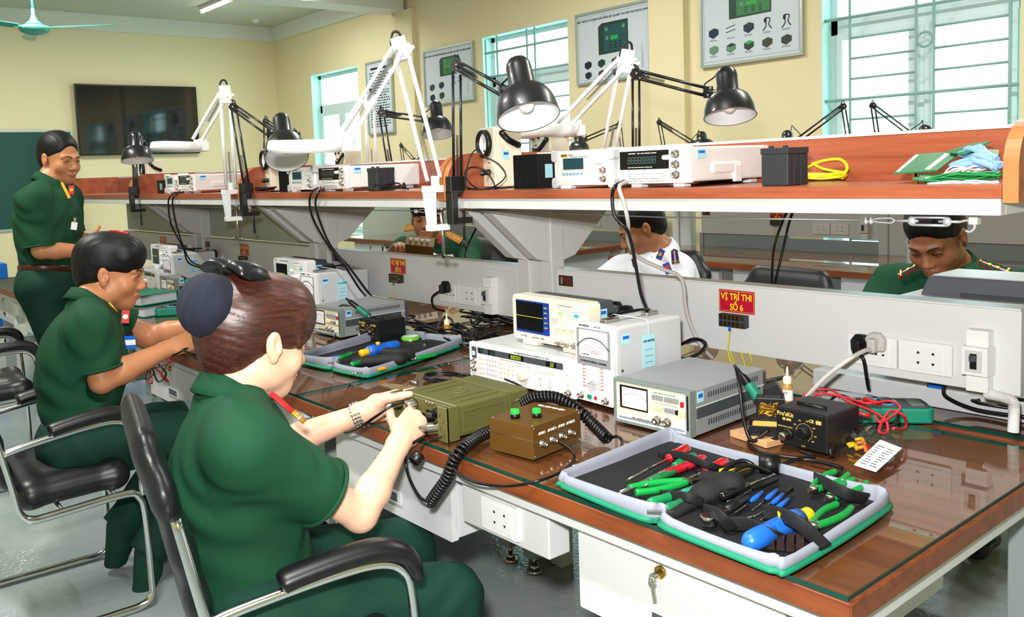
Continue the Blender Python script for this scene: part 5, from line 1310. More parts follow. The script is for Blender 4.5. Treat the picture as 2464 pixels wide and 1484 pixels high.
def black_lamp(label, base, elbow, hj, top, rim, R=.082, clamp=True, grp='black clamp desk lamps', tilt=None, simple=False):
    base, elbow, hj, top, rim = map(Vector, (base, elbow, hj, top, rim))
    t = thing('desk_lamp', label, 'desk lamp', (0, 0, 0), 0, grp); t.location = (0, 0, 0)
    def rel(p): return p
    m = M_shade; n1 = ((elbow - base).cross(Vector(CM[2]))).normalized()
    arm('lower_arm', base + (elbow - base).normalized() * .02, elbow - (elbow - base).normalized() * .02, n1, m, .0115, t)
    n2 = ((hj - elbow).cross(Vector(CM[2]))).normalized(); arm('upper_arm', elbow, hj, n2, m, .013, t, springs=(.05, .4))
    j = MB(); cdir = Vector(CM[2])
    for c, r in ((elbow, .021), (hj, .018)): j.cyl(c - cdir * .008, c + cdir * .008, r, n=6, m=m)
    for c in (elbow, elbow - n1 * .012 - (elbow - base).normalized() * .016, hj + n2 * .012, hj - n2 * .012): j.ball(c - cdir * .011, .005, M_chrome, n=8)
    j.tube(sm([elbow - (elbow - base).normalized() * .02 + n1 * .012, elbow + Vector((0, 0, .02)) - n1 * .008, elbow + Vector((0, 0, .03)) + n1 * .006, elbow + (hj - elbow).normalized() * .03], 6), .003, 6, M_rubber)
    j.build('joint', None, t)
    ax = (rim - top).normalized(); L = (rim - top).length; k = L / .17; r = R
    Q = ax.to_track_quat('Z', 'Y').to_matrix().to_4x4(); X = T(top) @ Q
    c = .42 * R; prof = [(.0, 0), (c * .35, .002), (c * .72, .009), (c * .95, .022), (c, .036), (c * 1.02, L * .50), (c * 1.1, L * .53)]
    for i in range(9): a = PI / 2 * i / 8; prof.append((c * 1.1 + (R - c * 1.1) * math.sin(a), L * .54 + (L * .46) * (1 - math.cos(a))))
    s = MB(); s.lathe(prof, 40, m, X); s.lathe([(R, L), (R + .0015, L + .001), (R - .001, L + .001)], 40, m, X)
    s.lathe([(R - .001, L)] + [(c * 1.05 + (R - .002 - c * 1.05) * math.sin(PI / 2 * i / 6), L * .56 + (L * .43) * (1 - math.cos(PI / 2 * i / 6))) for i in range(6, -1, -1)] + [(0, L * .56)], 40, M_shadein, X)
    s.build('shade', None, t)
    b = MB(); b.ball(top + ax * (L * .78), (.022, .022, .026), mat('lamp_bulb', 'f4f4f0', .2), rot=Q.to_3x3()); b.cyl(top + ax * (L * .5), top + ax * (L * .68), .013, m=M_white); b.build('bulb', None, t)
    nk = top + ax * L * .48; jb = MB(); jb.tube([hj, hj.lerp(nk, .55), nk], .007, 8, M_chrome); jb.box((-.016, -.007, -.018), (.016, .007, .018), m, T(hj) @ Q); jb.build('head_bracket', None, t)
    sd = (hj - nk); sd = (sd - ax * sd.dot(ax)).normalized()
    cb = MB(); cb.tube(sm([hj + sd * .004, hj + sd * .012 - ax * .03, nk + sd * .045 - ax * .06, nk + sd * .028 - ax * .075, top + ax * .03 + sd * c * .6], 8), .0026, 6); cb.build('cord', M_rubber, t)
    if clamp:
        cl = MB(); z0 = SH; bx, by = base.x, base.y
        cl.cyl((bx, by, base.z - .015), (bx, by, base.z + .03), .013, m=m); cl.box((bx - .014, by - .035, SH - .005), (bx + .014, by + .02, SH + .045), m)
        cl.box((bx - .016, by - .035, SH - .085), (bx + .016, by - .012, SH + .0), m).box((bx - .014, by - .035, SH - .10), (bx + .014, by + .045, SH - .082), m)
        cl.cyl((bx, by + .02, SH - .155), (bx, by + .02, SH - .062), .0045, m=m).ball((bx, by + .02, SH - .165), (.013, .006, .013), m).cyl((bx, by + .02, SH - .062), (bx, by + .02, SH - .057), .012, m=m); cl.build('clamp', None, t, .0015, 1)
    else:
        MB().cyl((base.x, base.y, base.z - .02), (base.x, base.y, base.z + .03), .012).box((base.x - .02, base.y - .02, base.z - .04), (base.x + .02, base.y + .02, base.z - .012)).build('clamp', m, t)
    return t
def V(u, v, y): return W(u, v, y=y)
SE = .535
B1 = V(1101, 462, SE)
black_lamp('large black lamp clamped at the divider between near and middle shelf, nearest black lamp', B1, V(1099, 158, SE), WD(1216, 222, 2.42), WD(1243, 138, 2.36), WD(1272, 281, 2.30), .0825)
F2 = 1.25
black_lamp('black lamp rising behind the white frequency counter, head to the right', Vector((V(1531, 420, F2).x, F2, SH + .03)), V(1530, 178, F2), WD(1704, 222, 2.93), WD(1747, 160, 2.9), WD(1757, 280, 2.86), .083, clamp=False)
black_lamp('black lamp behind the middle shelf ridge, between the white lamp and the nearest black lamp', Vector((V(944, 440, F2).x, F2, SH + .03)), V(918, 272, F2), WD(1022, 287, 4.78), WD(1048, 243, 4.75), WD(1054, 322, 4.7), .083, clamp=False)
black_lamp('black lamp clamped at the divider of middle and third shelf', V(597, 470, SE), V(562, 258, SE), WD(652, 322, 3.62), WD(675, 277, 3.58), WD(690, 378, 3.45), .084)
black_lamp('black lamp at the far shelf with its head in front of the television', V(327, 470, SE), V(322, 322, SE + .12), WD(345, 345, 4.86), WD(324, 316, 4.8), WD(331, 386, 4.78), .084)
black_lamp('black lamp half hidden behind the one at the third divider', Vector((V(640, 440, F2).x, F2, SH + .03)), V(640, 292, F2), V(690, 330, F2 - .1), WD(710, 312, 5.2), WD(716, 370, 5.2), .075, clamp=False)
R2Y = R2 + .72
G2 = 'black lamps of the window row'
def r2(label, el, ba, hj, top, rim): 
    e = V(*el, R2Y); b = V(*ba, R2Y); b.z = min(b.z, SH + .03); black_lamp(label, b, e, V(*hj, R2Y - .12), V(*top, R2Y - .15), V(*rim, R2Y - .17), .082, False, G2)
r2('small distant black lamp leaning left, head beside the VSWR box', (1491, 300), (1502, 400), (1408, 335), (1391, 318), (1393, 362))
r2('small distant black lamp leaning right, under the large equipment poster', (1586, 294), (1606, 400), (1668, 344), (1687, 316), (1691, 356))
r2('distant black lamp leaning left in front of the large window', (2029, 256), (2052, 400), (1922, 336), (1894, 313), (1896, 352))
r2('distant black lamp leaning right in front of the large window', (2100, 254), (2122, 400), (2194, 325), (2228, 299), (2222, 345))
r2('distant black lamp partly hidden behind the white lamp arm', (965, 350), (975, 420), (997, 385), (1010, 378), (1014, 412))
def mag_lamp(label, base, elbow, hj, hc, R=.11, axis=(0, 0, 1), clamp=True, head=True, hdir=None, drum=.038):
    base, elbow, hj, hc = map(Vector, (base, elbow, hj, hc)); t = thing('magnifier_lamp', label, 'magnifier lamp', (0, 0, 0), 0, 'white magnifier lamps'); m = M_lwhite
    cd = Vector(CM[2]); n1 = (elbow - base).cross(cd).normalized(); arm('lower_arm', base + (elbow - base).normalized() * .02, elbow, n1, m, .021, t, .0085, (.02, .36))
    n2 = (hj - elbow).cross(cd).normalized(); arm('upper_arm', elbow, hj, n2, m, .019, t, .0078, (.05, .6))
    j = MB(); ud = (elbow - base).normalized()
    j.box((-.024, -.012, -.05), (.024, .012, .03), m, T(elbow) @ Matrix((n1, n1.cross(ud), ud)).transposed().to_4x4())
    k = elbow - n1 * .028 - ud * .018 - cd * .018; 
    for a in range(4): j.ball(k + (n1 * math.cos(a * PI / 2) + ud * math.sin(a * PI / 2)) * .012, (.008, .008, .008), m, n=8)
    j.cyl(k, k + cd * .02, .011, m=m); j.build('joint', None, t, .002, 1)
    MB().tube(sm([elbow - n1 * .015 + ud * .02, elbow + ud * .05 - n1 * .006, elbow + ud * .052 + n1 * .012, elbow + ud * .02 + n1 * .024, elbow - ud * .01 + n1 * .022], 8), .0042, 8).build('cord', M_rubber, t)
    if head:
        ax = Vector(axis).normalized(); Q = T(hc) @ ax.to_track_quat('Z', 'Y').to_matrix().to_4x4(); hb = drum / 2
        s = MB(); s.lathe([(R * .62, -hb * .7), (R * .68, -hb), (R * .93, -hb), (R, -hb * .3), (R * .955, hb * .8), (R * .9, hb), (R * .66, hb), (R * .62, hb * .6), (R * .62, -hb * .7)], 48, m, Q); s.build('ring_head', None, t)
        MB().lathe([(0, -.004), (R * .62, -.002), (R * .62, .002), (0, .004)], 40, M_winglass, Q).build('lens', None, t)
        dr = (hj - hc); dr = (dr - ax * dr.dot(ax)).normalized(); Y = ax.cross(dr); XX = T(hc + dr * R * .92) @ Matrix((dr, Y, ax)).transposed().to_4x4()
        h = MB(); h.box((-.035, -.045, -hb * .95), (.032, .045, hb * 1.15), m, XX); h.box((-.005, -.012, hb), (.035, .012, hb + .022), m, XX); h.build('handle_block', None, t, .006)
        h2 = MB()
        for a in range(4): h2.ball(hc + dr * (R * .95) + ax * .012 - cd * .05 + (dr * math.cos(a * PI / 2 + .5) + ax * math.sin(a * PI / 2 + .5)) * .011, .0085, m, n=8)
        h2.cyl(hc + dr * R * .95 + ax * .012 - cd * .055, hc + dr * R * .95 + ax * .012 - cd * .03, .011, m=m); h2.cyl(hc + dr * R * .93 - cd * .046 - ax * .006 - Vector((.0, 0, 0)), hc + dr * R * .93 - cd * .047 - ax * .006, .005, m=M_green); h2.tube([hc + dr * R * 1.0 + ax * .02, hj], .010, 8, m); h2.build('tilt_knob', None, t)
    if clamp:
        bx, by = base.x, base.y; c = MB()
        c.cyl((bx, by, base.z - .02), (bx, by, base.z + .03), .014, m=m).box((bx - .022, by - .04, SH - .004), (bx + .022, by + .035, SH + .018), m); c.add([(bx - .022, by - .04, SH + .018), (bx + .022, by - .04, SH + .018), (bx + .016, by - .03, SH - .11), (bx - .016, by - .03, SH - .11), (bx - .022, by - .012, SH + .018), (bx + .022, by - .012, SH + .018), (bx + .016, by - .012, SH - .11), (bx - .016, by - .012, SH - .11)], [(3, 2, 1, 0), (4, 5, 6, 7), (0, 1, 5, 4), (1, 2, 6, 5), (2, 3, 7, 6), (3, 0, 4, 7)], m, False)
        c.box((bx - .016, by - .035, SH - .125), (bx + .016, by + .04, SH - .105), m); c.build('clamp', None, t, .002, 1)
        MB().cyl((bx, by + .02, SH - .215), (bx, by + .02, SH - .06), .0055).cyl((bx - .045, by + .02, SH - .205), (bx + .045, by + .02, SH - .205), .003).ball((bx - .045, by + .02, SH - .205), .007).ball((bx + .045, by + .02, SH - .205), .007).cyl((bx, by + .02, SH - .06), (bx, by + .02, SH - .055), .014).build('clamp_screw', M_nickel, t)
    else: MB().box((base.x - .02, base.y - .02, SH), (base.x + .02, base.y + .02, base.z + .02)).build('clamp', m, t)
    return t
b = V(1048, 446, SE); mag_lamp('big white magnifier lamp clamped beside the nearest divider, nearest white lamp', b, V(962, 112, SE), WD(830, 330, 2.62), WD(735, 352, 2.58), .112, (0.04, 0, 1))
b = V(556, 455, SE); mag_lamp('white magnifier lamp clamped at the divider of middle and third shelf', b, V(541, 222, SE), WD(472, 340, 3.95), WD(424, 353, 3.9), .112, (0.0, .05, 1))
b = Vector((V(1455, 400, F2).x, F2, SH + .03)); mag_lamp('white magnifier lamp behind the near shelf ridge, crossing the window poster', b, V(1508, 140, F2), V(1350, 305, F2 - .15), V(1318, 318, F2 - .2), .105, (0, 0, 1), clamp=False)
b = Vector((V(897, 420, F2).x, F2, SH + .03)); mag_lamp('white magnifier lamp mostly hidden behind the nearest white lamp arm', b, V(888, 240, F2), V(830, 330, F2 - .1), V(805, 345, F2 - .1), .10, (0, 0, 1), clamp=False)
# ------------------------------------------------------------------ people
def cloth(name, col, vary=.10):
    m = mat(name, col, .78, spec=.25, bump=.25, bscale=900, vary=vary, vscale=5); return m
M_unif = cloth('green_uniform_cloth', '114029'); M_unifd = cloth('green_trouser_cloth', '0e3526'); M_whitec = cloth('white_uniform_cloth', 'dfe3ea', .02)
M_skinA = skin_mat('skin_light', 'e3b59a'); M_skinB = skin_mat('skin_tan', 'b97c57'); M_skinC = skin_mat('skin_brown', 'a06c4c'); M_lips = mat('lip_rose', 'b4595a', .35); M_lipm = mat('lip_muted', 'a0634e', .4)
M_hairb = hair_mat('black_hair', '080808', '121111', 2, .8, .5, .3); M_hairbr = hair_mat('brown_dyed_hair', '2a130e', '4c2318', 1, 1.0, .4)
M_gold = mat('gold_braid', 'c79a32', .35, .6); M_patch = mat('red_collar_patch', 'b51520', .5); M_belt = mat('brown_leather', '3a1c14', .3)
V3 = Vector
def person(label, P, shirt, trousers, skin, hairf, s=1.0, lipm=None, sleeve=(.8, .8), fine=.0048, coarse=.012, legs=True, tuck=True, brow=1.0, fem=False, closed=0.0, collar=True, lipsz=1.0, sr=.062, girth=1.0, wrinkle=1.0):
    H = V3(P['H']); yaw, pitch, roll = [math.radians(a) for a in P['rot']]
    B = (Matrix.Rotation(yaw, 3, 'Z') @ Matrix.Rotation(-pitch, 3, 'X') @ Matrix.Rotation(roll, 3, 'Y'))
    J = {k: V3(v) for k, v in P.items() if k not in ('rot', 'hands', 'shoem')}
    N, SR_, SL_ = J['N'], J['SR'], J['SL']; hip = J['hip']; waist = J.get('waist', hip.lerp(N, .3))
    up = (N - waist).normalized(); r = (SR_ - SL_).normalized(); fw = up.cross(r).normalized(); r = fw.cross(up)
    TB = Matrix((r, fw, up)).transposed(); TR = np.array(TB)
    allp = [v for k, v in J.items()] + [H + V3((0, 0, .17 * s))]
    lo = [min(p[k] for p in allp) - .24 for k in range(3)]; hi = [max(p[k] for p in allp) + .24 for k in range(3)]; lo[2] = max(lo[2], -.02)
    uf = [[], [], []]
    det = [H + V3((.14, .14, .16)) * s, H - V3((.14, .14, .16)) * s] + [J[w] + V3((a, a, a)) for w in ('WR', 'WL') for a in (-.13, .13)]
    for k in range(3): uf[k] = [(min(p[k] for p in det), max(p[k] for p in det), fine)]
    F = Field(lo, hi, coarse, uf)
    L = head(F, H, B, s, True, fem, (N + up * .005, 1.0 if not fem else .86), brow)
    # body under the clothes, arms, legs
    F.cap(N, waist, .065 * s, .070 * s, .03, flat=(TR[:, 1], .8)); F.cap(SR_, SL_, sr * .72 * s, k=.03); F.ell(hip, (.10, .075, .08), TR, .03)
    arw = .040 * s if not fem else .034 * s
    for S_, E_, W_ in (('SR', 'ER', 'WR'), ('SL', 'EL', 'WL')):
        a, b, c = J[S_], J[E_], J[W_]
        F.cap(a, b, arw * 1.18, arw * .98, .02); F.cap(b, b.lerp(c, .3), arw * .98, arw * 1.02, .015); F.cap(b.lerp(c, .3), c, arw * 1.02, arw * .62, .012)
    for S_, sd in (('R', 1), ('L', -1)):
        h = P['hands'][S_]; F.__class__; tips = hand(F, J['W' + S_], h['f'], h['b'], sd, h.get('c', (.6,) * 4), h.get('t', .5), h.get('s', 1.0) * s, td(h) if False else .10, .0035, h.get('td'))
    if legs:
        for q in 'RL': F.cap(hip + r * (.09 if q == 'R' else -.09), J['K' + q], .07, .045, .02); F.cap(J['K' + q], J['A' + q], .045, .035, .02)
    lf = lips(L, B, s); me = F.mesh('person', [skin, lipm or M_lipm], lambda c: lf(c))
    body = link('person', me, label=label, cat='person')
    # shirt
    G = Field(lo, hi, .0068)
    f1 = wob(.0034 * wrinkle, 62, (.35, .2, 1), 1.3, .45); f2 = wob(.0026 * wrinkle, 105, (1, -.4, .8), 4.1, .5)
    fn = lambda p: f1(p) + f2(p)
    LT = (N - waist).length; mid = N.lerp(waist, .52); low = N.lerp(waist, .85); g = girth
    G.ell(mid, (.165 * s * g, .122 * s * g, .47 * LT + .01), TR, .03, fn=fn); G.ell(low, (.152 * s * g, .126 * s * g, .18 * s), TR, .08, fn=fn)
    G.cap(waist, hip.lerp(waist, .30), .125 * s * g, .13 * s * g, .04, flat=(TR[:, 1], .85), fn=fn)
    if not tuck: G.cap(waist, hip + V3((0, 0, -.02)), .135 * s * g, .15 * s * g, .04, flat=(TR[:, 1], .92), fn=fn)
    G.cap(SR_, SL_, sr * s, k=.06, fn=fn); G.cap(N - up * .012, SR_, .055 * s, sr * s, .03, fn=fn); G.cap(N - up * .012, SL_, .055 * s, sr * s, .03, fn=fn)
    hems = []
    for S_, E_, fr in (('SR', 'ER', sleeve[0]), ('SL', 'EL', sleeve[1])):
        a, b = J[S_], J[E_]; c = a.lerp(b, fr); d = (b - a).normalized(); W1 = sr * s * 1.02; W2 = sr * s * 1.06
        G.cap(a, c + d * .05, W1, W2, .045, fn=fn, cut=(c, d)); G.cap(c - d * .02, c + d * .06, arw * 1.25, k=.002, op='sub', cut=(c - d * .035, -d)); hems.append((c, d, W2))
    cf = 1 if not fem else .9; ca_ = (up * .65 + (H - N).normalized() * .6).normalized(); G.cap(N - up * .01, N + ca_ * .04, .066 * s * cf, .060 * s * cf, .015, cut=(N + ca_ * .018, ca_)); G.cap(N + ca_ * .0, N + ca_ * .08, .059 * s * cf, k=.002, op='sub')
    G.plane(waist + (hip - waist) * (.72 if tuck else 1.3), (hip - waist), .28)
    sh = link('shirt', G.mesh('shirt', [shirt]), body)
    for c, d, W2 in hems:
        q = d.to_track_quat('Z', 'Y').to_matrix(); hm = MB(); hm.tube([c - d * .003 + q @ V3(((W2 + .001) * math.cos(t), (W2 + .001) * math.sin(t), 0)) for t in [2 * PI * k / 36 for k in range(36)]], .0048, 6, closed=True); hm.build('sleeve_hem', shirt, body)
    if collar:
        cr_ = ca_.cross(fw).normalized() * -1; cf_ = ca_.cross(cr_) * -1; cf_ = cf_ if cf_.dot(fw) > 0 else -cf_; col = MB(); v = []; NN = 40; r0 = .0605 * s * cf
        for i in range(NN + 1):
            t = math.radians(-158 + 316 * i / NN); dr = cr_ * math.sin(t) - cf_ * math.cos(t); fr_ = max(0, (abs(math.degrees(t)) - 70) / 88)
            for r_0, z_0 in ((r0, -.012), (r0, .030), (r0 + .003, .036 ), (r0 + .008, .034), (r0 + .017 + .006 * fr_, .010 - .018 * fr_), (r0 + .022 + .010 * fr_, -.006 - .040 * fr_), (r0 + .018 + .010 * fr_, -.008 - .040 * fr_), (r0 + .010, .012)):
                v.append(tuple(N + dr * r_0 + ca_ * (z_0 * s * (1 - .35 * fr_) + .006 - .022 * fr_) + cf_ * (.012 * fr_)))
        col.add(v, [(i * 8 + k, i * 8 + k + 1, (i + 1) * 8 + k + 1, (i + 1) * 8 + k) for i in range(NN) for k in range(7)] + [tuple(range(8)), tuple(NN * 8 + k for k in reversed(range(8)))], None, True)
        col.build('collar', shirt, body)
    if trousers is not None:
        Q = Field(lo, hi, .010); f3 = wob(.004 * wrinkle, 38, (.5, .8, .4), 2.2, .9); f4 = wob(.0025, 70, (1, .2, -.7), .4, 1.0); fq = lambda p: f3(p) + f4(p)
        ca = hip + r * .085 * s; cb = hip - r * .085 * s
        Q.ell(hip, (.175 * s * g, .135 * s, .12 * s), TR, .04, fn=fq); Q.cap(hip, hip.lerp(waist, .45 if tuck else .2), .142 * s * g, .132 * s * g, .03, flat=(TR[:, 1], .85))
        for q, c in (('R', ca), ('L', cb)):
            Q.cap(c, J['K' + q], .098 * s, .072 * s, .03, fn=fq); Q.cap(J['K' + q], J['A' + q], .070 * s, .062 * s, .02, fn=fq); d = (J['A' + q] - J['K' + q]).normalized(); Q.plane(J['A' + q] + d * .01, d, .10)
        if tuck: Q.plane(waist + (hip - waist) * .50, -(hip - waist), .28)
        link('trousers', Q.mesh('trousers', [trousers]), body)
        sb = MB()
        for q in 'RL':
            a = J['A' + q]; fd = J.get('F' + q, V3((0, 1, 0))); fd = V3((fd.x, fd.y, fd.z)).normalized()
            z = max(.035, a.z - .05); h_ = Field([a.x - .3, a.y - .3, -.01], [a.x + .3, a.y + .3, a.z + .12], .008)
            h_.cap(a - fd * .02 + V3((0, 0, -.02)), V3((a.x, a.y, z)) + fd * .14, .045, .036, .02); h_.cap(a, V3((a.x, a.y, z)) + fd * .02, .045, .042, .02); h_.plane(V3((a.x, a.y, z - .03)) + fd * .06, (0, 0, -1), .25)
            link('shoe', h_.mesh('shoe', [P.get('shoem', M_black)]), body)
    if hairf is not None: hairf(L, B, s, body, lo, hi)
    eyes_brows(L, B, s, body, closed)
    return body, L, B, TB, J
def td(h): return 0
def men_hair(bangs=False, m=None, fuzz=.0010, recede=0.0):
    def f(L, B, s, body, lo, hi):
        c = L(0, 0, .04); F = Field([c[k] - .17 for k in range(3)], [c[k] + .17 for k in range(3)], .0042); R = np.array(B)
        fn = wob(fuzz, 330, tuple(B @ V3((1, .15, .2))), .7, .12)
        F.ell(L(0, -.020, .055), [q * s for q in (.0835, .102, .086)], R, .01, fn=fn); F.ell(L(0, -.048, .010), [q * s for q in (.074, .068, .080)], R, .02, fn=fn)
        if bangs:
            F.ell(L(0, .050, .072), [q * s for q in (.080, .056, .062)], R, .035, fn=fn)
            F.ell(L(0, .118, -.030), [q * s for q in (.095, .062, .064)], R, .008, 'sub')
        else: F.ell(L(0, .118, -.012 + recede), [q * s for q in (.082, .068, .088 + recede)], R, .012, 'sub')
        for t in (-1, 1):
            F.ell(L(t * .088, .035, -.045), [q * s for q in (.034, .058, .058)], R, .008, 'sub'); F.ell(L(t * .090, -.002, -.004), [q * s for q in (.024, .024, .034)], R, .006, 'sub')
        F.plane(L(0, -.06, -.062), B @ V3((0, -.25, -1)), .14)
        link('hair', F.mesh('hair', [m or M_hairb]), body)
    return f
def girl_hair(L, B, s, body, lo, hi):
    c = L(0, -.02, .04); F = Field([c[k] - .19 for k in range(3)], [c[k] + .19 for k in range(3)], .004); R = np.array(B)
    fn = wob(.0007, 400, tuple(B @ V3((.1, .15, 1))), 1.7, .1)
    F.ell(L(0, -.020, .052), [q * s for q in (.086, .108, .092)], R, .01, fn=fn); F.ell(L(0, -.052, .012), [q * s for q in (.072, .068, .086)], R, .025, fn=fn); F.cap(L(0, -.085, .03), L(0, -.066, -.050), .052 * s, .034 * s, .03, fn=fn)
    F.ell(L(0, .048, .060), [q * s for q in (.082, .062, .076)], R, .04, fn=fn)
    for t in (-1, 1): F.cap(L(t * .072, .045, .06), L(t * .078, .052, .0), .016 * s, .006 * s, .012)
    F.ell(L(0, .122, -.045), [q * s for q in (.088, .066, .068)], R, .006, 'sub')
    for t in (-1, 1): F.ell(L(t * .092, .030, -.052), [q * s for q in (.036, .060, .062)], R, .006, 'sub'); F.ell(L(t * .092, -.003, -.006), [q * s for q in (.024, .020, .030)], R, .005, 'sub')
    F.cap(L(0, -.09, .05), L(.0, -.125, .065), .05 * s, .045 * s, .02, fn=fn)
    link('hair', F.mesh('hair', [M_hairbr]), body)
    # snood and bow
    c = L(.012, -.125, .062); G = Field([c[k] - .12 for k in range(3)], [c[k] + .12 for k in range(3)], .0035); gn = wob(.0016, 150, tuple(B @ V3((1, .3, 0))), .3, .6)
    G.ell(c, [q * s for q in (.054, .052, .062)], R, .01, fn=gn); G.ell(L(0.006, -.100, .066), [q * s for q in (.050, .028, .055)], R, .012, fn=gn)
    sn = link('hair_net', G.mesh('hair_net', [mat('navy_net', '141c2c', .8, bump=1.0, bscale=700)]), body)
    bw = MB(); ms = mat('black_satin_ribbon', '101216', .32); c0 = L(.0, -.085, .135)
    for t in (-1, 1):
        a = c0; b = L(t * .045, -.080, .158); e = L(t * .085, -.070, .128); g = L(t * .05, -.085, .112)
        v = []; N_ = 9
        for i in range(N_ + 1):
            q = i / N_; p = (a * (1 - q) ** 2 + b * 2 * q * (1 - q) + e * q * q); w_ = .006 + .024 * math.sin(PI * min(1, q * .62)); n = (B @ V3((0, .35, 1))).normalized(); f = (B @ V3((0, 1, 0)))
            for k in range(8): an = 2 * PI * k / 8; v.append(p + f * w_ * 1.25 * math.cos(an) + n * (.005 + w_ * .35) * math.sin(an) * (1 - .8 * (q > .95)))
        bw.add([tuple(q) for q in v], [(i * 8 + k, i * 8 + (k + 1) % 8, (i + 1) * 8 + (k + 1) % 8, (i + 1) * 8 + k) for i in range(N_) for k in range(8)] + [tuple(N_ * 8 + k for k in range(8))], ms)
    bw.ball(c0, (.014, .016, .012), ms); bw.build('hair_bow', None, body)
def patch(parent, c, n, upv, w, h, m, name='collar_patch', d=.0022, emb=None, diamond=True):
    n = V3(n).normalized(); u = V3(upv); u = (u - n * u.dot(n)).normalized(); r_ = u.cross(n).normalized(); X = Matrix((r_, -n, u)).transposed().to_4x4(); X = T(c) @ X
    P_ = [(-w * .5, -h * .35), (w * .15, -h * .5), (w * .5, h * .35), (-w * .15, h * .5)] if diamond else [(-w / 2, -h / 2), (w / 2, -h / 2), (w / 2, h / 2), (-w / 2, h / 2)]
    mb = MB(); mb.prism(P_, -.004, d, m, X @ Rx(PI / 2))
    if emb: mb.lathe([(0, -d - .002), (w * .2, -d - .0015), (w * .24, -d)], 18, emb, X @ Rx(PI / 2) @ Ry(PI) @ T(0, 0, 0)) if False else mb.cyl(X @ V3((0, -d, 0)), X @ V3((0, -d - .0015, 0)), w * .24, m=emb)
    return mb.build(name, None, parent)
def board(parent, a, b, upv, w, m, edge, stars=0, button=True, bar=True, stripe=True):
    """shoulder board lying from a (neck) to b (sleeve)"""
    a, b = V3(a), V3(b); f = (b - a); L_ = f.length; f.normalize(); u = V3(upv); u = (u - f * u.dot(f)).normalized(); r_ = f.cross(u); X = T(a) @ Matrix((r_, f, u)).transposed().to_4x4(); mb = MB()
    P_ = [(-w / 2, L_), (-w * .42, L_ * .12), (0, 0), (w * .42, L_ * .12), (w / 2, L_)]
    Pe = [(x * 1.1, y * 1.02 - .001) for x, y in P_]
    mb.prism(Pe, -.001, .0028, edge, X); mb.prism(P_, 0, .0040, m, X)
    if stripe: mb.box((-.003, L_ * .15, .004), (.003, L_, .0048), mat('pink_stripe', 'd98aa8', .5), X)
    if bar: mb.box((-w / 2, L_ * .86, .004), (w / 2, L_ * .91, .0055), M_gold, X)
    if button: mb.ball((0, L_ * .12, .005), (.006, .006, .003), M_gold, X, 10)
    for k in range(stars):
        y = L_ * (.38 + .24 * k); mb.prism([((.0085 if i % 2 == 0 else .0036) * math.sin(i * PI / 5), y + (.0085 if i % 2 == 0 else .0036) * math.cos(i * PI / 5)) for i in range(10)], .004, .0065, M_gold, X)
    return mb.build('shoulder_board', None, parent)

# --- the woman in front
P = dict(H=(-1.125, -.335, 1.035), rot=(3, 14, 0), N=(-1.12, -.405, .935), SR=(-.965, -.445, .870), SL=(-1.265, -.345, .870), ER=(-.955, -.205, .672), WR=(-1.025, -.045, .782), EL=(-1.36, -.20, .72), WL=(-1.222, -.012, .802),
         waist=(-1.11, -.40, .66), hip=(-1.09, -.38, .50), KR=(-.935, .0, .425), KL=(-1.19, .055, .44), AR=(-.95, .05, .09), AL=(-1.2, .12, .09),
         hands=dict(R=dict(f=(-.35, .75, .28), b=(.75, -.25, .55), c=(.75, .85, .95, 1.05), t=.6, s=.92), L=dict(f=(.18, .9, .05), b=(-1, .15, .1), c=(.35, .3, .3, .35), t=.2, s=.92, td=(.85, .45, .22))))
body, L, B, TB, J = person('woman in green uniform shirt with a hair net and bow, gripping the olive radio set', P, M_unif, M_unifd, M_skinA, girl_hair, 1.06, M_lips, (.66, .55), fem=True, tuck=False, brow=.6, fine=.0036, closed=.5, girth=.92, wrinkle=.8)
w = J['EL'].lerp(J['WL'], .90); d = (J['WL'] - J['EL']).normalized(); Q = T(w) @ d.to_track_quat('Z', 'Y').to_matrix().to_4x4()
wb_ = MB()
for k in range(20):
    a = 2 * PI * k / 20
    for z in (-.008, 0, .008): wb_.ball(Q @ V3((.0285 * math.cos(a), .0285 * math.sin(a), z)), (.0046, .0046, .0040), M_chrome, n=8)
wb_.cyl(Q @ V3((.0, -.026, 0)), Q @ V3((.0, -.034, 0)), .012, m=M_chrome); wb_.build('wristwatch', None, body)
e = MB(); a, b_ = V3((-1.035, -.352, .945)), V3((-.985, -.305, .885)); e.tube([a, a.lerp(b_, .65)], .0075, 8, M_patch, flat=(.5, 1.5)); e.tube([a.lerp(b_, .65), b_], .008, 8, M_gold, flat=(.5, 1.4)); e.tube([a.lerp(b_, .84), a.lerp(b_, .88)], .0085, 8, MATS['pink_stripe'] if 'pink_stripe' in MATS else mat('pink_stripe', 'd98aa8', .5), flat=(.5, 1.4)); e.build('collar_patch', None, body)
e = MB(); e.ball((-1.03, -.315, .665), (.009, .009, .009), M_gold); e.build('shirt_button', None, body)

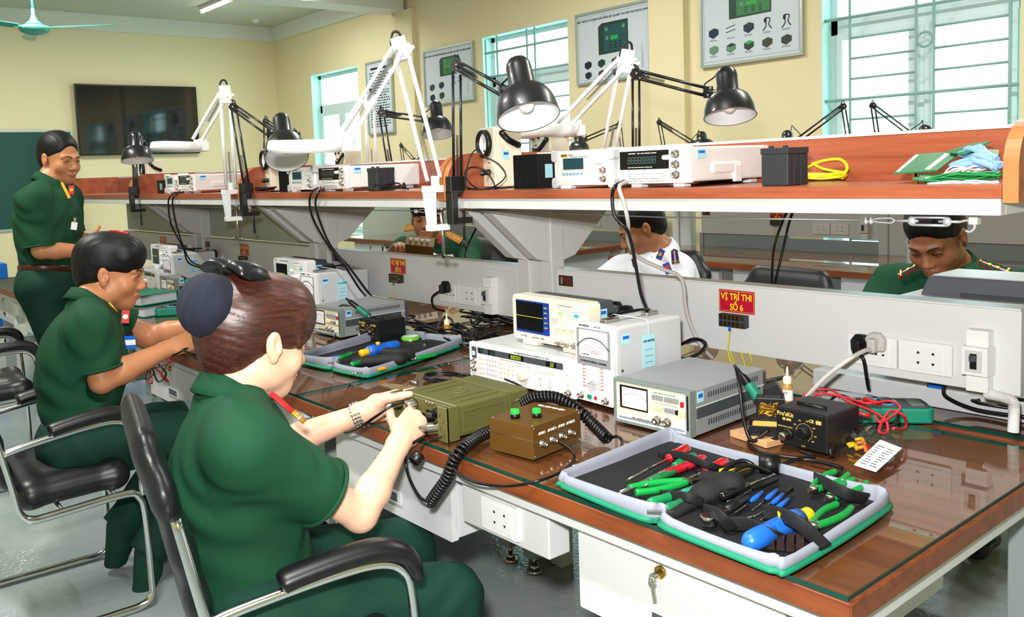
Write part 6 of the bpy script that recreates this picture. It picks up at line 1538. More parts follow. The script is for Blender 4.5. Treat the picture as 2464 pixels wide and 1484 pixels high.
# --- seated man with a black fringe
P = dict(H=(-2.62, -.185, 1.062), rot=(-27, 10, 0), N=(-2.60, -.27, .965), SR=(-2.43, -.315, .905), SL=(-2.755, -.215, .915), ER=(-2.415, -.295, .735), WR=(-2.43, -.055, .805), EL=(-2.72, -.02, .80), WL=(-2.55, .14, .85),
         waist=(-2.57, -.33, .66), hip=(-2.55, -.34, .50), KR=(-2.44, .10, .47), KL=(-2.66, .12, .47), AR=(-2.40, -.19, .12), AL=(-2.60, -.22, .16), FR=(0, -.3, -1), FL=(0, -.3, -1), shoem=M_unifd,
         hands=dict(R=dict(f=(.1, .9, .12), b=(.55, -.25, .8), c=(.8, .9, .9, .9), t=.5), L=dict(f=(.55, .8, -.1), b=(.2, .1, 1), c=(.6, .6, .6, .6), t=.4)))
body, L, B, TB, J = person('man with a black fringe in green uniform, seated and working with both hands', P, M_unif, M_unifd, M_skinB, men_hair(True), 1.08, sleeve=(.78, .6), closed=.3)
nB = (TB @ V3((1, .7, .1))); patch(body, W(302, 762, x=-2.485), V3((.85, -.35, .25)), (-.25, -.1, 1), .036, .05, M_patch, emb=mat('silver_emblem', 'd8d2c0', .3))
e = MB(); q = W(262, 728, x=-2.475); e.tube([q, W(282, 750, x=-2.47)], .007, 8, M_gold, flat=(.6, 1.2)); e.build('collar_pin', None, body)
bt = MB(); c = J['waist'].lerp(J['hip'], .56); r_, f_ = TB.col[0], TB.col[1]; bt.tube([c + r_ * .138 * math.cos(t) + f_ * .120 * math.sin(t) for t in [2 * PI * k / 40 for k in range(40)]], .006, 6, M_belt, closed=True, flat=(3.2, .8)); bt.build('belt', None, body)
e = MB(); q = W(312, 820, x=-2.50); X = T(q) @ Rz(1.0); e.box((-.02, -.002, -.028), (.02, .0, .018), M_blue, X); e.box((-.02, -.0025, -.014), (.02, -.002, .004), M_white, X); e.box((-.012, -.003, .02), (.012, .002, .034), M_black, X); e.build('name_badge', None, body)

# --- standing instructor
P = dict(H=(-4.20, .075, 1.515), rot=(-66, 10, 0), N=(-4.20, .015, 1.40), SR=(-4.06, -.10, 1.31), SL=(-4.30, .12, 1.32), ER=(-4.035, -.085, 1.075), WR=(-4.00, .125, 1.055), EL=(-4.28, .12, 1.10), WL=(-4.16, .21, 1.10),
         waist=(-4.17, -.02, 1.08), hip=(-4.18, -.03, .88), KR=(-4.12, -.0, .48), KL=(-4.25, .02, .48), AR=(-4.12, -.02, .09), AL=(-4.26, .0, .09),
         hands=dict(R=dict(f=(.1, .9, .35), b=(.9, -.2, -.2), c=(.7, .7, .7, .7), t=.5), L=dict(f=(.25, .7, .25), b=(.1, .3, 1), c=(.7, .7, .7, .7), t=.3)))
body, L, B, TB, J = person('standing man in green uniform with red collar patches, looking down at the bench', P, M_unif, M_unifd, M_skinB, men_hair(False, recede=.012), 1.06, sleeve=(.92, .8), closed=.35, fine=.006, girth=1.05)
patch(body, V3(W(172, 457, x=-4.06)), V3((.8, -.35, .2)), (-.2, -.2, 1), .036, .05, M_patch, emb=M_gold); q = W(158, 460, x=-4.05)
board(body, W(148, 437, x=-4.06), W(168, 477, x=-4.0), (.6, -.6, .5), .014, M_gold, M_patch, 0, False, False, False)
bt = MB(); c = J['waist'].lerp(J['hip'], .56); r_, f_ = TB.col[0], TB.col[1]; bt.tube([c + r_ * .155 * math.cos(t) + f_ * .128 * math.sin(t) for t in [2 * PI * k / 40 for k in range(40)]], .006, 6, M_belt, closed=True, flat=(3.0, .8)); bt.build('belt', None, body)
e = MB(); q = W(179, 540, x=-3.99); X = T(q) @ Rz(1.1) @ Ry(.2); e.box((-.014, -.002, -.026), (.014, 0, .012), M_white, X).box((-.006, -.003, .012), (.006, .003, .035), M_nickel, X); e.build('name_badge', None, body)

# --- men on the far side, seen through the gap under the shelf
P = dict(H=(-3.74, 2.02, 1.09), rot=(-132, 4, 0), N=(-3.76, 2.09, .955), SR=(-3.94, 2.0, .905), SL=(-3.56, 2.2, .905), ER=(-3.98, 1.88, .845), WR=(-3.74, 1.78, .93), EL=(-3.36, 2.05, .74), WL=(-3.40, 1.87, .86),
         waist=(-3.78, 2.13, .68), hip=(-3.8, 2.15, .5), KR=(-3.9, 1.85, .48), KL=(-3.7, 1.85, .48), AR=(-3.9, 1.85, .09), AL=(-3.7, 1.85, .09),
         hands=dict(R=dict(f=(.9, -.2, .35), b=(-.1, .2, 1), c=(.5, .6, .7, .7), t=.3), L=dict(f=(-.9, -.35, .1), b=(.1, -.2, -1), c=(.3, .3, .3, .3), t=.2)))
body, L, B, TB, J = person('man in green uniform with yellow shoulder boards, holding a brown box across the bench', P, M_unif, M_unifd, M_skinC, men_hair(True), 1.08, sleeve=(.72, .85), closed=.2, fine=.006)
board(body, W(1012, 547, y=2.0), W(974, 549, y=1.95), (.5, -.6, .6), .045, M_gold, M_patch, 1); board(body, W(1072, 560, y=2.05), W(1110, 580, y=2.1), (.5, -.6, .6), .045, M_gold, M_patch, 1)
patch(body, V3(W(1058, 576, y=1.985)), (.6, -.8, .1), (0, 0, 1), .03, .055, M_patch)
P = dict(H=(-2.09, 2.06, 1.075), rot=(142, 26, 0), N=(-2.03, 2.12, .965), SR=(-2.17, 2.0, .88), SL=(-1.94, 2.13, .88), ER=(-2.25, 1.86, .80), WR=(-2.15, 1.74, .80), EL=(-1.80, 1.98, .76), WL=(-1.9, 1.78, .80),
         waist=(-2.02, 2.16, .68), hip=(-2.0, 2.18, .5), KR=(-2.05, 1.88, .48), KL=(-1.85, 1.88, .48), AR=(-2.05, 1.88, .09), AL=(-1.85, 1.88, .09),
         hands=dict(R=dict(f=(0, -1, 0), b=(0, 0, 1)), L=dict(f=(-.3, -1, 0), b=(0, 0, 1))))
body, L, B, TB, J = person('man in white naval shirt with blue collar patches, head bent, across the bench', P, M_whitec, M_unifd, M_skinC, men_hair(False, fuzz=.001), 1.08, girth=.85, sr=.055, sleeve=(.7, .95), closed=.6, fine=.006)
M_navyp = mat('navy_blue_patch', '1a2f86', .5)
patch(body, W(1589, 612, y=2.0), (.35, -1, .25), (.1, 0, 1), .038, .055, M_navyp, emb=M_gold); board(body, W(1622, 600, y=2.07), W(1626, 634, y=2.0), (.3, -.6, .6), .032, mat('navy_board', '10204e', .5), M_gold, 1, False)
patch(body, W(1606, 645, y=1.97), (.3, -1, .4), (.8, 0, .5), .05, .03, M_navyp, 'sleeve_badge', diamond=False, emb=M_patch); patch(body, W(1524, 632, y=1.97), (-.2, -1, .1), (-.5, 0, 1), .012, .04, M_black, 'name_badge', diamond=False)
P = dict(H=(-.745, 2.0, 1.08), rot=(183, 30, 4), N=(-.73, 2.10, .965), SR=(-.93, 2.08, .895), SL=(-.52, 2.08, .90), ER=(-.98, 1.9, .72), WR=(-.85, 1.74, .79), EL=(-.46, 1.9, .72), WL=(-.6, 1.74, .79),
         waist=(-.72, 2.18, .68), hip=(-.72, 2.2, .5), KR=(-.82, 1.88, .48), KL=(-.62, 1.88, .48), AR=(-.8, 1.9, .09), AL=(-.6, 1.95, .09),
         hands=dict(R=dict(f=(.3, -1, 0), b=(0, 0, 1)), L=dict(f=(-.3, -1, 0), b=(0, 0, 1))))
body, L, B, TB, J = person('man in green uniform with starred shoulder boards, head bowed across the bench', P, M_unif, M_unifd, M_skinC, men_hair(False), 1.10, sleeve=(.9, .9), closed=.75, fine=.006)
board(body, W(2228, 628, y=1.99), W(2162, 662, y=1.98), (-.2, -.6, .8), .034, M_unif, M_patch, 2); board(body, W(2350, 626, y=2.0), W(2432, 658, y=2.0), (.2, -.6, .8), .034, M_unif, M_patch, 2)
# ------------------------------------------------------------------ cantilever chairs; origin on the floor under the seat, facing +y
M_leather = mat('black_leather', '121417', .36, bump=.15, bscale=350)
def chair(label, loc, rz):
    t = thing('cantilever_chair', label, 'chair', loc, rz, 'black chairs with chrome cantilever frames')
    F = Field([-.30, -.32, .34], [.30, .30, .56], .010); F.cap((-.17, -.15, .44), (.17, -.15, .44), .055, k=.03, flat=((0, 0, 1), .8)); F.cap((-.18, .16, .445), (.18, .16, .445), .055, k=.03, flat=((0, 0, 1), .8)); F.cap((-.18, -.15, .44), (-.18, .16, .445), .052, k=.03, flat=((0, 0, 1), .8)); F.cap((.18, -.15, .44), (.18, .16, .445), .052, k=.03, flat=((0, 0, 1), .8)); F.ell((0, 0, .442), (.20, .19, .05), k=.03)
    link('seat', F.mesh('seat', [M_leather]), t)
    G = Field([-.30, -.46, .40], [.30, -.10, .98], .010)
    for z, y, hw in ((.52, -.235, .17), (.62, -.26, .19), (.72, -.285, .195), (.82, -.315, .185), (.89, -.34, .14)): G.cap((-hw, y, z), (hw, y, z), .052, k=.05, flat=((0, 1, .2), .62))
    for z in (.60, .68, .76): G.cap((-.25, -.222 - (z - .6) * .3, z), (.25, -.222 - (z - .6) * .3, z), .004, k=.012, op='sub')
    link('backrest', G.mesh('backrest', [M_leather]), t)
    for s in (-1, 1):
        x = s * .255
        P_ = [(x, -.30, .80), (x, -.265, .66), (x, -.225, .50), (x, -.205, .415), (x, -.165, .385), (x, -.08, .385), (x, .17, .395), (x, .225, .375), (x, .245, .31), (x, .25, .10), (x, .245, .04), (x, .20, .016), (x, .10, .014), (x, -.20, .014), (x * .97, -.26, .015), (x * .8, -.28, .015), (0, -.28, .015)]
        mb = MB(); mb.tube(sm(P_, 5), .0125, 10); mb.build('chrome_frame', M_chrome, t)
        ar = MB(); ar.tube(sm([(x, -.245, .60), (x, -.15, .615), (x, .05, .635), (x, .16, .635), (x, .215, .61), (x, .232, .56), (x, .24, .45), (x, .24, .38)], 5), .0115, 10); ab = ar.build('arm_tube', M_chrome, t)
        pd = MB(); pd.tube(sm([(x, -.085, .640), (x, -.06, .648), (x, .06, .662), (x, .16, .664), (x, .225, .640), (x, .252, .59)], 6), lambda q: .026 * min(1, .55 + 4 * q, .55 + 4 * (1 - q)), 12, flat=(.8, 1.15)); pd.build('armrest', M_rubber, t)
    cb = MB(); cb.cyl((-.25, -.06, .39), (.25, -.06, .39), .010).cyl((-.25, .14, .395), (.25, .14, .395), .010); cb.build('cross_bar', M_chrome, t)
    return t
ch = chair('black cantilever chair under the woman, nearest chair', (-1.075, -.32, 0), math.radians(-14))
ch.scale = (1, .80, 1)
copy_tree(ch, (-2.50, -.43, 0), math.radians(-2), 'black cantilever chair under the man with the fringe')
copy_tree(ch, (-4.08, -.36, 0), math.radians(-4), 'empty black cantilever chair at the left edge behind the seated man')
copy_tree(ch, (-3.78, 2.22, 0), PI - .2, 'black chair under the man holding the brown box')
copy_tree(ch, (-2.13, 2.14, 0), PI + .35, 'black chair under the man in white')
copy_tree(ch, (-.70, 2.24, 0), PI, 'black chair under the man with starred shoulder boards')
copy_tree(ch, (-1.36, 1.78, 0), PI - .1, 'empty black chair between the man in white and the man with starred boards')
# ------------------------------------------------------------------ copies of the instruments on the middle and third desks
copy_tree(mm1, (-2.47, .52, GT), math.radians(1), 'low grey modulation meter beside the small black solder box on the middle desk')
copy_tree(mv1, (-2.74, .62, GT), math.radians(-1), 'light grey upright millivoltmeter behind the woman, with white hang tag, on the middle desk')
copy_tree(gen, (-3.20, .60, GT), 0, 'white signal generator on the middle desk, hidden mostly by the woman')
sc2 = thing('oscilloscope', 'white digital oscilloscope with dark screen on the middle desk above the woman', 'oscilloscope', (-3.10, .68, GT + .106), 0); oscilloscope(sc2, 1)
copy_tree(ss1, (-2.165, .55, GT), math.radians(3), 'black soldering station box behind the far open tool case')
copy_tree(mm1, (-4.15, .52, GT), 0, 'low grey modulation meter on the third desk before the fringed man')
copy_tree(mv1, (-4.37, .62, GT), 0, 'light grey millivoltmeter on the third desk above the fringed man')
copy_tree(sc2, (-4.67, .66, GT + .106), 0, 'white oscilloscope on the third desk, its dark rear showing')
copy_tree(gen, (-4.78, .58, GT), 0, 'white signal generator on the third desk under the oscilloscope')
copy_tree(ss1, (-3.72, .55, GT), 0, 'black soldering station box on the third desk beside the hair bow')
for k in [o for o in bpy.data.objects if o.parent and o.parent.type == 'EMPTY' and o.parent.location.x < -2 and o.name.startswith('hang_tag')]: pass
a = W(833, 718, y=.60); b = W(905, 775, y=.60); iron(a, b, 'soldering iron with teal collar over the middle desk solder box')
a = W(438, 664, y=.58); b = W(465, 690, y=.58); iron(a, b, 'soldering iron with green collar on the third desk')

# ------------------------------------------------------------------ olive field radio
t = thing('field_radio', 'olive green military radio set held by the woman', 'radio', (-1.175, .035, GT), math.radians(0))
w, d, h = .215, .255, .078
mb = MB(); mb.prism([(0, .03), (w, .03), (w, .185), (w - .004, .19), (w - .004, d), (.004, d), (.004, .19), (0, .185)], .004, h, M_olive); mb.build('case', None, t, .005, 3)
r_ = MB()
for x in (.028, .06, w - .06, w - .028): r_.box((x, .055, h), (x + .004, .175, h + .0022))
r_.tube([(w / 2 + .024 * math.cos(q), .12 + .024 * math.sin(q), h + .0005) for q in [2 * PI * k / 28 for k in range(28)]], .0016, 6, closed=True)
r_.prism([(w / 2 + (.016 if i % 2 == 0 else .006) * math.sin(i * PI / 5), .12 + (.016 if i % 2 == 0 else .006) * math.cos(i * PI / 5)) for i in range(10)], h, h + .0012)
r_.box((w, .045, .014), (w + .002, .048, h - .016)).box((w, .172, .014), (w + .002, .175, h - .016)).box((w, .045, h - .018), (w + .002, .175, h - .015)).box((w, .045, .013), (w + .002, .175, .016)).box((-.002, .187, .0), (w + .002, .192, h + .002))
r_.build('stamped_rib', M_olive, t, .0006, 1)
fp = MB(); fp.box((.018, .026, .008), (w - .018, .030, h - .006)); fp.build('front_panel', M_olive, t, .001, 1)
g = MB()
for x0, x1 in ((-.004, .012), (w - .028, w + .006)):
    g.box((x0, -.006, .0), (x1, .002, h + .002)); g.box((x1 - .003 if x0 > 0 else x0, -.004, .0), (x1 if x0 > 0 else x0 + .003, .032, h + .002))
for z in (.055, .024): g.tube([(w - .011 + .0095 * math.cos(q), -.0065, z + .0105 * math.sin(q)) for q in [2 * PI * k / 18 for k in range(18)]], .0012, 5, closed=True)
g.build('guard_bracket', M_olive, t, .0012, 1)
lt = MB(); lt.tube(sm([(w + .003, .198, .050), (w + .012, .205, .060), (w + .012, .222, .056), (w + .004, .226, .044)], 6), .0018, 6, M_chrome); lt.box((w - .004, .200, .030), (w + .003, .212, .055), M_olive)
for z in (.038, .028): lt.ball((w + .0, .194, z), .003, M_nickel, n=8)
lt.build('latch', None, t)
for x, z, r, L_ in ((.054, .052, .0155, .026),):
    MB().lathe([(0, 0), (r, 0), (r, .01), (r * .9, .012), (r * .9, L_), (r * .6, L_ + .004), (0, L_ + .004)], 24, M_nickel, T(x, .027, z) @ Rx(PI / 2)).build('antenna_connector', None, t)
MB().lathe([(0, 0), (.019, 0), (.019, .008), (.0165, .010), (.0165, .022), (.0145, .024), (.0145, .044), (.011, .048), (.008, .068), (.006, .070), (0, .070)], 24, M_nickel, T(.178, .026, .022) @ Rz(-.5) @ Rx(PI / 2)).build('handset_connector', None, t)
MB().lathe([(0, 0), (.012, 0), (.012, .022), (.0105, .024), (0, .024)], 20, M_black, T(.160, .027, .055) @ Rx(PI / 2)).box((.150, -.012, .050), (.175, .006, .060)).build('rubber_knob', M_black, t, .001, 1)
sw = MB()
for x in (.104, .116, .128): sw.ball((x, .025, .068), .0036, M_nickel, n=8)
sw.box((.10, .0255, .015), (.135, .026, .05), M_black).cyl((.09, .008, .03), (.09, .026, .03), .009, m=M_black); sw.build('switch', None, t)
cp = MB(); cp.lathe([(0, 0), (.014, 0), (.015, .004), (.015, .022), (.012, .024), (.011, .006), (0, .006)], 20, M_rubber, T(*W(1010, 1092, y=-.03)) @ Rx(2.2)); cp.tube(sm([W(1012, 1080, y=-.03), W(1030, 1062, y=-.0), W(1062, 1050, y=.01)], 5), .0016, 6, M_rubber)
cp.build('rubber_dust_cap', None, label='black rubber dust cap dangling under the olive radio', cat='dust cap')

# brown test box with two green push buttons
def test_box(t):
    w, d, h = .165, .124, .072
    MB().box((0, 0, .0), (w, d, h)).build('case', M_brown, t, .0015, 2)
    s = MB(); 
    for x in (.006, w - .006):
        for z in (.006, h - .006): s.cyl((x, -.0015, z), (x, .001, z), .003, n=10)
        for y in (.006, d - .006): s.cyl((x, y, h - .001), (x, y, h + .0012), .003, n=10)
    s.box((-.0004, 0, h * .56), (0, d, h * .56 + .0008)).build('screw', M_nickel, t)
    for k, x in enumerate((.028, .062, .094, .126)):
        bnc(t, x, .030, 0, .0068); 
    p = MB()
    for x, q in ((.028, 'AF IN 1'), (.062, 'AF OUT 1'), (.094, 'AF IN 2'), (.126, 'AF OUT 2')): text(q, .0075, T(x + .002, -.0004, .052), M_white, into=p, bold=.0003, sx=.9)
    text('HỘP ĐO MÁY VTĐ', .010, T(w - .025, d / 2, h + .0004) @ Rz(PI / 2) @ Rx(-PI / 2) @ Rz(0), M_white, into=p, bold=.0003, sx=.9)
    p.build('lettering', None, t)
    for x, y in ((.030, .074), (.062, .040)):
        b = MB(); b.cyl((x, y, h), (x, y, h + .010), .0105, m=M_black, n=24); b.lathe([(.0095, h + .010), (.0095, h + .017), (.008, h + .019), (0, h + .0195)], 24, mat('green_push_button', '18c23a', .25, emit='14c832', es=.35), T(x, y, 0)); b.build('push_button', None, t)
pb = W(1281, 1107, z=GT)
t = thing('test_box', 'brown metal test box with two green buttons beside the olive radio', 'test box', (pb.x + .004, pb.y, GT), math.radians(97)); test_box(t)
tb2 = copy_tree(t, (-3.50, 1.86, .90), None, 'brown metal box held by the man across the bench'); _r = Euler((math.radians(-48), math.radians(8), math.radians(51))); tb2.rotation_euler = _r; tb2.location = W(1010, 598, y=1.80) - _r.to_matrix() @ V3((.0825, .062, .036))

# ------------------------------------------------------------------ cords
M_cord = mat('black_pvc_cord', '0b0b0c', .34)
def coilcord(name, path, r, R_, pitch, label, tails=True):
    P = sm(path, 14); out = []; dist = 0; nx = None; mb = MB()
    L_ = [0]
    for i in range(1, len(P)): L_.append(L_[-1] + (P[i] - P[i - 1]).length)
    n = int(L_[-1] / pitch * 12); j = 0
    for k in range(n + 1):
        s_ = L_[-1] * k / n
        while j < len(P) - 2 and L_[j + 1] < s_: j += 1
        t_ = (s_ - L_[j]) / max(1e-6, L_[j + 1] - L_[j]); c = P[j].lerp(P[j + 1], min(1, t_)); tg = (P[j + 1] - P[j]).normalized()
        if nx is None: nx = (V3((0, 0, 1)) - tg * tg.z).normalized()
        nx = (nx - tg * nx.dot(tg)).normalized(); ny = tg.cross(nx); a = 2 * PI * k / 12
        out.append(c + (nx * math.cos(a) + ny * math.sin(a)) * R_)
    mb.tube(out, r, 7, M_cord); return mb
zc = GT + .016
path = [W(1262, 968, z=zc + .045), W(1290, 955, z=zc + .065), W(1340, 957, z=zc + .07), W(1390, 985, z=zc + .05), W(1425, 1018, z=zc + .02), W(1462, 1056, z=zc)]
mb = coilcord('c', path, .0042, .0105, .0092, ''); e = path[-1]
mb.tube(sm([e, W(1485, 1050, z=zc), W(1497, 1062, z=zc - .006), W(1490, 1085, z=GT + .006), W(1468, 1098, z=GT + .007)], 8), .0036, 8, M_cord)
mb.build('spiral_cable', None, label='thick black coiled cord arching over the brown box to a metal plug', cat='coiled cord')
a = W(1380, 1132, z=GT + .011); b = W(1468, 1096, z=GT + .011); d_ = (b - a).normalized(); Q = T(a) @ d_.to_track_quat('Z', 'Y').to_matrix().to_4x4(); L_ = (b - a).length
q = MB(); q.lathe([(0, .004), (.008, .004), (.0085, 0), (.0105, 0), (.0105, L_ * .42), (.0095, L_ * .44), (.0095, L_ * .62), (.006, L_ * .64), (.0055, L_ * .98), (0, L_)], 24, M_nickel, Q)
for k in range(7): q.tube([Q @ V3((.0066 * math.cos(t_), .0066 * math.sin(t_), L_ * (.68 + .045 * k))) for t_ in [2 * PI * i / 12 for i in range(12)]], .0012, 5, M_chrome, closed=True)
q.cyl(Q @ V3((0, 0, .003)), Q @ V3((0, 0, .0045)), .0078, m=M_blue); q.build('metal_plug', None, label='silver multi-pin plug with blue insert at the tip of the open tool case', cat='plug')
path = [W(1190, 1032, z=GT + .02), W(1150, 1052, z=GT + .016), W(1115, 1078, z=GT + .014), W(1090, 1112, y=-.018), W(1076, 1150, y=-.025), W(1052, 1185, y=-.03), W(1036, 1208, y=-.03)]
mb = coilcord('c', path, .0042, .0105, .0092, ''); mb.tube(sm([path[-1], W(1010, 1195, y=-.03), W(985, 1150, y=-.025), W(976, 1105, y=-.02), W(990, 1070, y=-.03), W(1020, 1050, y=-.02)], 8), .0036, 8, M_cord)
mb.build('spiral_cable', None, label='thick black coiled cord hanging over the desk edge below the olive radio', cat='coiled cord')
def cord(pts, r, label, m=None, name='cable', cat='cable', group=None): mb = MB(); mb.tube(sm(pts, 8), r, 8, m or M_cord); return mb.build(name, None, label=label, cat=cat, group=group)
zt = GT + .004
cord([W(1345, 1062, z=GT + .03), W(1372, 1080, z=GT + .018), W(1382, 1105, z=zt), W(1350, 1135, z=zt), W(1290, 1158, z=zt), W(1220, 1168, y=-.012), W(1150, 1162, y=-.03), W(1105, 1140, y=-.03), W(1082, 1110, y=-.02), W(1085, 1090, z=zt)], .0030, 'thin black cable from the brown test box looping over the desk edge')
cord([W(972, 968, y=-.0), W(940, 978, y=-.04), W(900, 1005, y=-.07), W(862, 1030, y=-.08), W(830, 1040, y=-.06), W(846, 1022, y=-.0)], .0034, 'black cable plugged into the olive radio beside the wristwatch')
cord([W(1355, 952, z=GT + .02), W(1320, 962, z=GT + .02), W(1280, 955, z=GT + .03), W(1255, 930, z=GT + .06), W(1215, 912, z=GT + .05)], .0030, 'black cable leaving the signal generator output')
cord([W(1395, 972, z=GT + .018), W(1370, 985, z=GT + .012), W(1340, 990, z=zt), W(1300, 985, z=zt)], .0030, 'black cable plugged into the upright millivoltmeter')
P = coil(-1.415, .385, GT + .006, .075, .045, 5, .003, .0022, .006, 11, 0, .4); mb = MB(); mb.tube(sm(P, 4), .0030, 8, M_cord)
c1 = W(988, 920, z=GT + .02); mb.cyl(c1, c1 + V3((.022, .010, 0)), .0068, m=M_nickel, n=14); c2 = W(940, 938, z=GT + .01); mb.cyl(c2, c2 + V3((.02, .01, 0)), .0045, m=M_dkgrey, n=12); c3 = W(965, 945, z=GT + .01); mb.cyl(c3, c3 + V3((.02, .01, 0)), .005, m=M_nickel, n=12)
mb.tube(sm([c2, W(905, 960, z=zt), W(875, 968, z=zt), W(800, 990, z=zt)], 8), .0026, 8, M_cord); mb.build('coiled_cable', None, label='coiled black coaxial cable with silver plug lying behind the olive radio', cat='cable')
# cords hanging from the shelf
yf = .538
def hang(pts, r, label, m=None): return cord(pts, r, label, m, 'shelf_cable', 'cord', 'cords hanging down from the shelf')
yb = .50
hang([W(1500, 436, y=.60), W(1480, 448, y=yf), W(1473, 475, y=yf), W(1480, 520, y=yf), W(1512, 560, y=.56), W(1530, 640, y=.62), W(1545, 715, y=.68), W(1575, 780, y=.70), W(1605, 835, y=.72), W(1640, 862, y=.74), W(1682, 850, y=.80), W(1697, 825, y=.84), W(1670, 815, y=.86), W(1640, 828, y=.88)], .0046, 'thick black cord hanging from the near shelf before sign number 6')
M_gcord = mat('light_grey_cord', 'b9b6b4', .4)
hang([W(1508, 438, y=.60), W(1490, 450, y=yf), W(1502, 490, y=yf), W(1512, 540, y=.56), W(1512, 580, y=.62), W(1535, 618, y=.68), W(1590, 645, y=.75), W(1632, 662, y=.80), W(1645, 690, y=.82), W(1650, 740, y=.84), W(1665, 790, y=.86), W(1690, 835, y=.88), W(1715, 862, y=.92)], .0052, 'light grey cord hanging from the near shelf beside the thick black one', M_gcord)
for dx, l in ((0, 'left'), (14, 'right')):
    hang([W(765 + dx, 452, y=.60), W(750 + dx * 1.2, 462, y=yf), W(745 + dx, 490, y=yf), W(755 + dx, 530, y=.56), W(790 + dx * .4, 590, y=.64), W(830 + dx * .6, 640, y=.70), W(862 + dx, 690, y=.78), W(880 + dx, 712, y=.86)], .0042, 'black cord hanging from the middle shelf, the %s one of its pair' % l)
for dx, l in ((0, 'left'), (10, 'right')):
    hang([W(432 + dx, 461, y=.60), W(412 + dx, 470, y=yf), W(405 + dx, 490, y=yf), W(412 + dx * 1.2, 540, y=.6), W(440 + dx * .2, 595, y=.66), W(452 + dx, 630, y=.7), W(480 + dx * 2, 643, y=.78), W(505, 645, y=.86)], .0042, 'black cord hanging from the third shelf, the %s one of its pair' % l)
for dx, l in ((0, 'left'), (22, 'right')):
    hang([W(1898 + dx * .6, 500, y=1.30), W(1880 + dx * .8, 540, y=1.32), W(1862 + dx, 600, y=1.30), W(1856 + dx * .3, 690, y=1.25), W(1852, 730, y=1.15), W(1852, 760, y=1.0)], .0040, 'black cord hanging behind the raceway with sign number 6, the %s one' % l)
hang([W(1160, 520, y=1.30), W(1140, 560, y=1.32), W(1122, 600, y=1.30), W(1120, 640, y=1.25)], .0045, 'black cord hanging behind the middle raceway near the nearest column')
# plugs in the raceways
def plug(label, u, v, m, sc=1.0, cordpts=None, r=.0045, y=.914):
    p = W(u, v, y=y); t = thing('power_plug', label, 'plug', p, 0, 'power plugs in the raceways')
    mb = MB(); mb.prism([(-.022, -.02), (.022, -.02), (.024, .008), (.012, .024), (-.012, .024), (-.024, .008)], 0, .020, m, T(0, 0, 0) @ Rx(PI / 2)); mb.box((-.010, -.038, -.022), (.010, -.004, .012), m); mb.build('plug_body', None, t, .005, 3)
    if cordpts: c = MB(); c.tube(sm([V3((0, -.026, -.020))] + [V3(q) - p for q in cordpts], 8), r, 8, m); c.build('cord', None, t)
    return t
plug('black plug beside the light grey plug in raceway number 6', 2077, 826, M_black, 1, [W(2078, 865, y=.885), W(2085, 905, y=.90), W(2090, 935, y=.95)])
plug('light grey plug in the raceway with sign number 6', 2112, 822, M_gcord, 1, [W(2085, 842, y=.86), W(2050, 860, y=.82), W(1990, 905, y=.80), W(1940, 955, y=.80), W(1900, 990, y=.84), W(1880, 975, y=.9)], .0055)
plug('black plug in the raceway with sign number 5', 1077, 690, M_black, 1, [W(1060, 700, y=.88), W(1040, 715, y=.87), W(1045, 740, y=.88), W(1070, 748, y=.93)])
plug('black plug behind the cream oscilloscope, right one', 1515, 752, M_black, 1, [W(1500, 765, y=.88), W(1485, 775, y=.86), W(1450, 770, y=.82)])
plug('black plug behind the cream oscilloscope, left one', 1488, 742, M_black, 1, [W(1475, 770, y=.88), W(1455, 780, y=.84)])
plug('black plug beside the white oscilloscope on the middle desk', 805, 650, M_black, 1, [W(795, 660, y=.88), W(780, 665, y=.86)])
plug('second black plug beside the white oscilloscope on the middle desk', 842, 650, M_black, 1, [W(855, 672, y=.88), W(865, 690, y=.88)])
plug('left one of two black plugs in the raceway with sign number 4', 502, 608, M_black, 1, [W(505, 635, y=.88), W(530, 650, y=.9)])
plug('right one of two black plugs in the raceway with sign number 4', 520, 610, M_black, 1, [W(525, 640, y=.88), W(545, 652, y=.9)])
# tangled cords in the gap behind the instruments
def tangle(x0, x1, y0, y1, n, label, seed, r=.0042, z1=.05):
    R_ = random.Random(seed); mb = MB()
    for k in range(n):
        x = R_.uniform(x0, x1); P = []
        for i in range(7): P.append((min(max(x + R_.uniform(-.15, .15), x0), x1), R_.uniform(y0, y1), GT + r + R_.uniform(0, z1)))
        mb.tube(sm(P, 6), r, 6, M_cord)
    return mb.build('tangled_cords', None, label=label, cat='cords', kind='stuff')
tangle(-2.95, -1.72, .70, .88, 16, 'tangle of black cords behind the instruments of the middle desk', 4)
tangle(-1.0, -.62, .74, .88, 6, 'tangle of black cords behind the low modulation meter', 5)
tangle(-4.3, -3.3, .70, .88, 9, 'tangle of black cords on the third desk', 6)
tangle(-2.3, -1.75, 1.0, 1.25, 8, 'tangle of black cords on the far-side desk behind raceway number 5', 9)
tangle(-.30, -.02, 1.0, 1.2, 6, 'loops of black cord on the far-side desk at the right', 12)
mb = MB()
for u in (1757, 1782, 1800): mb.tube(sm([W(u, 845, y=.92), W(u + 8, 870, y=.93), W(u + (14 if u < 1790 else -14), 890, y=.94)], 6), .0018, 6, MATS['earth_wire_yellow'])
mb.build('earth_wires', None, label='thin yellow-green earth wires dropping behind raceway number 6', cat='wires', kind='stuff')

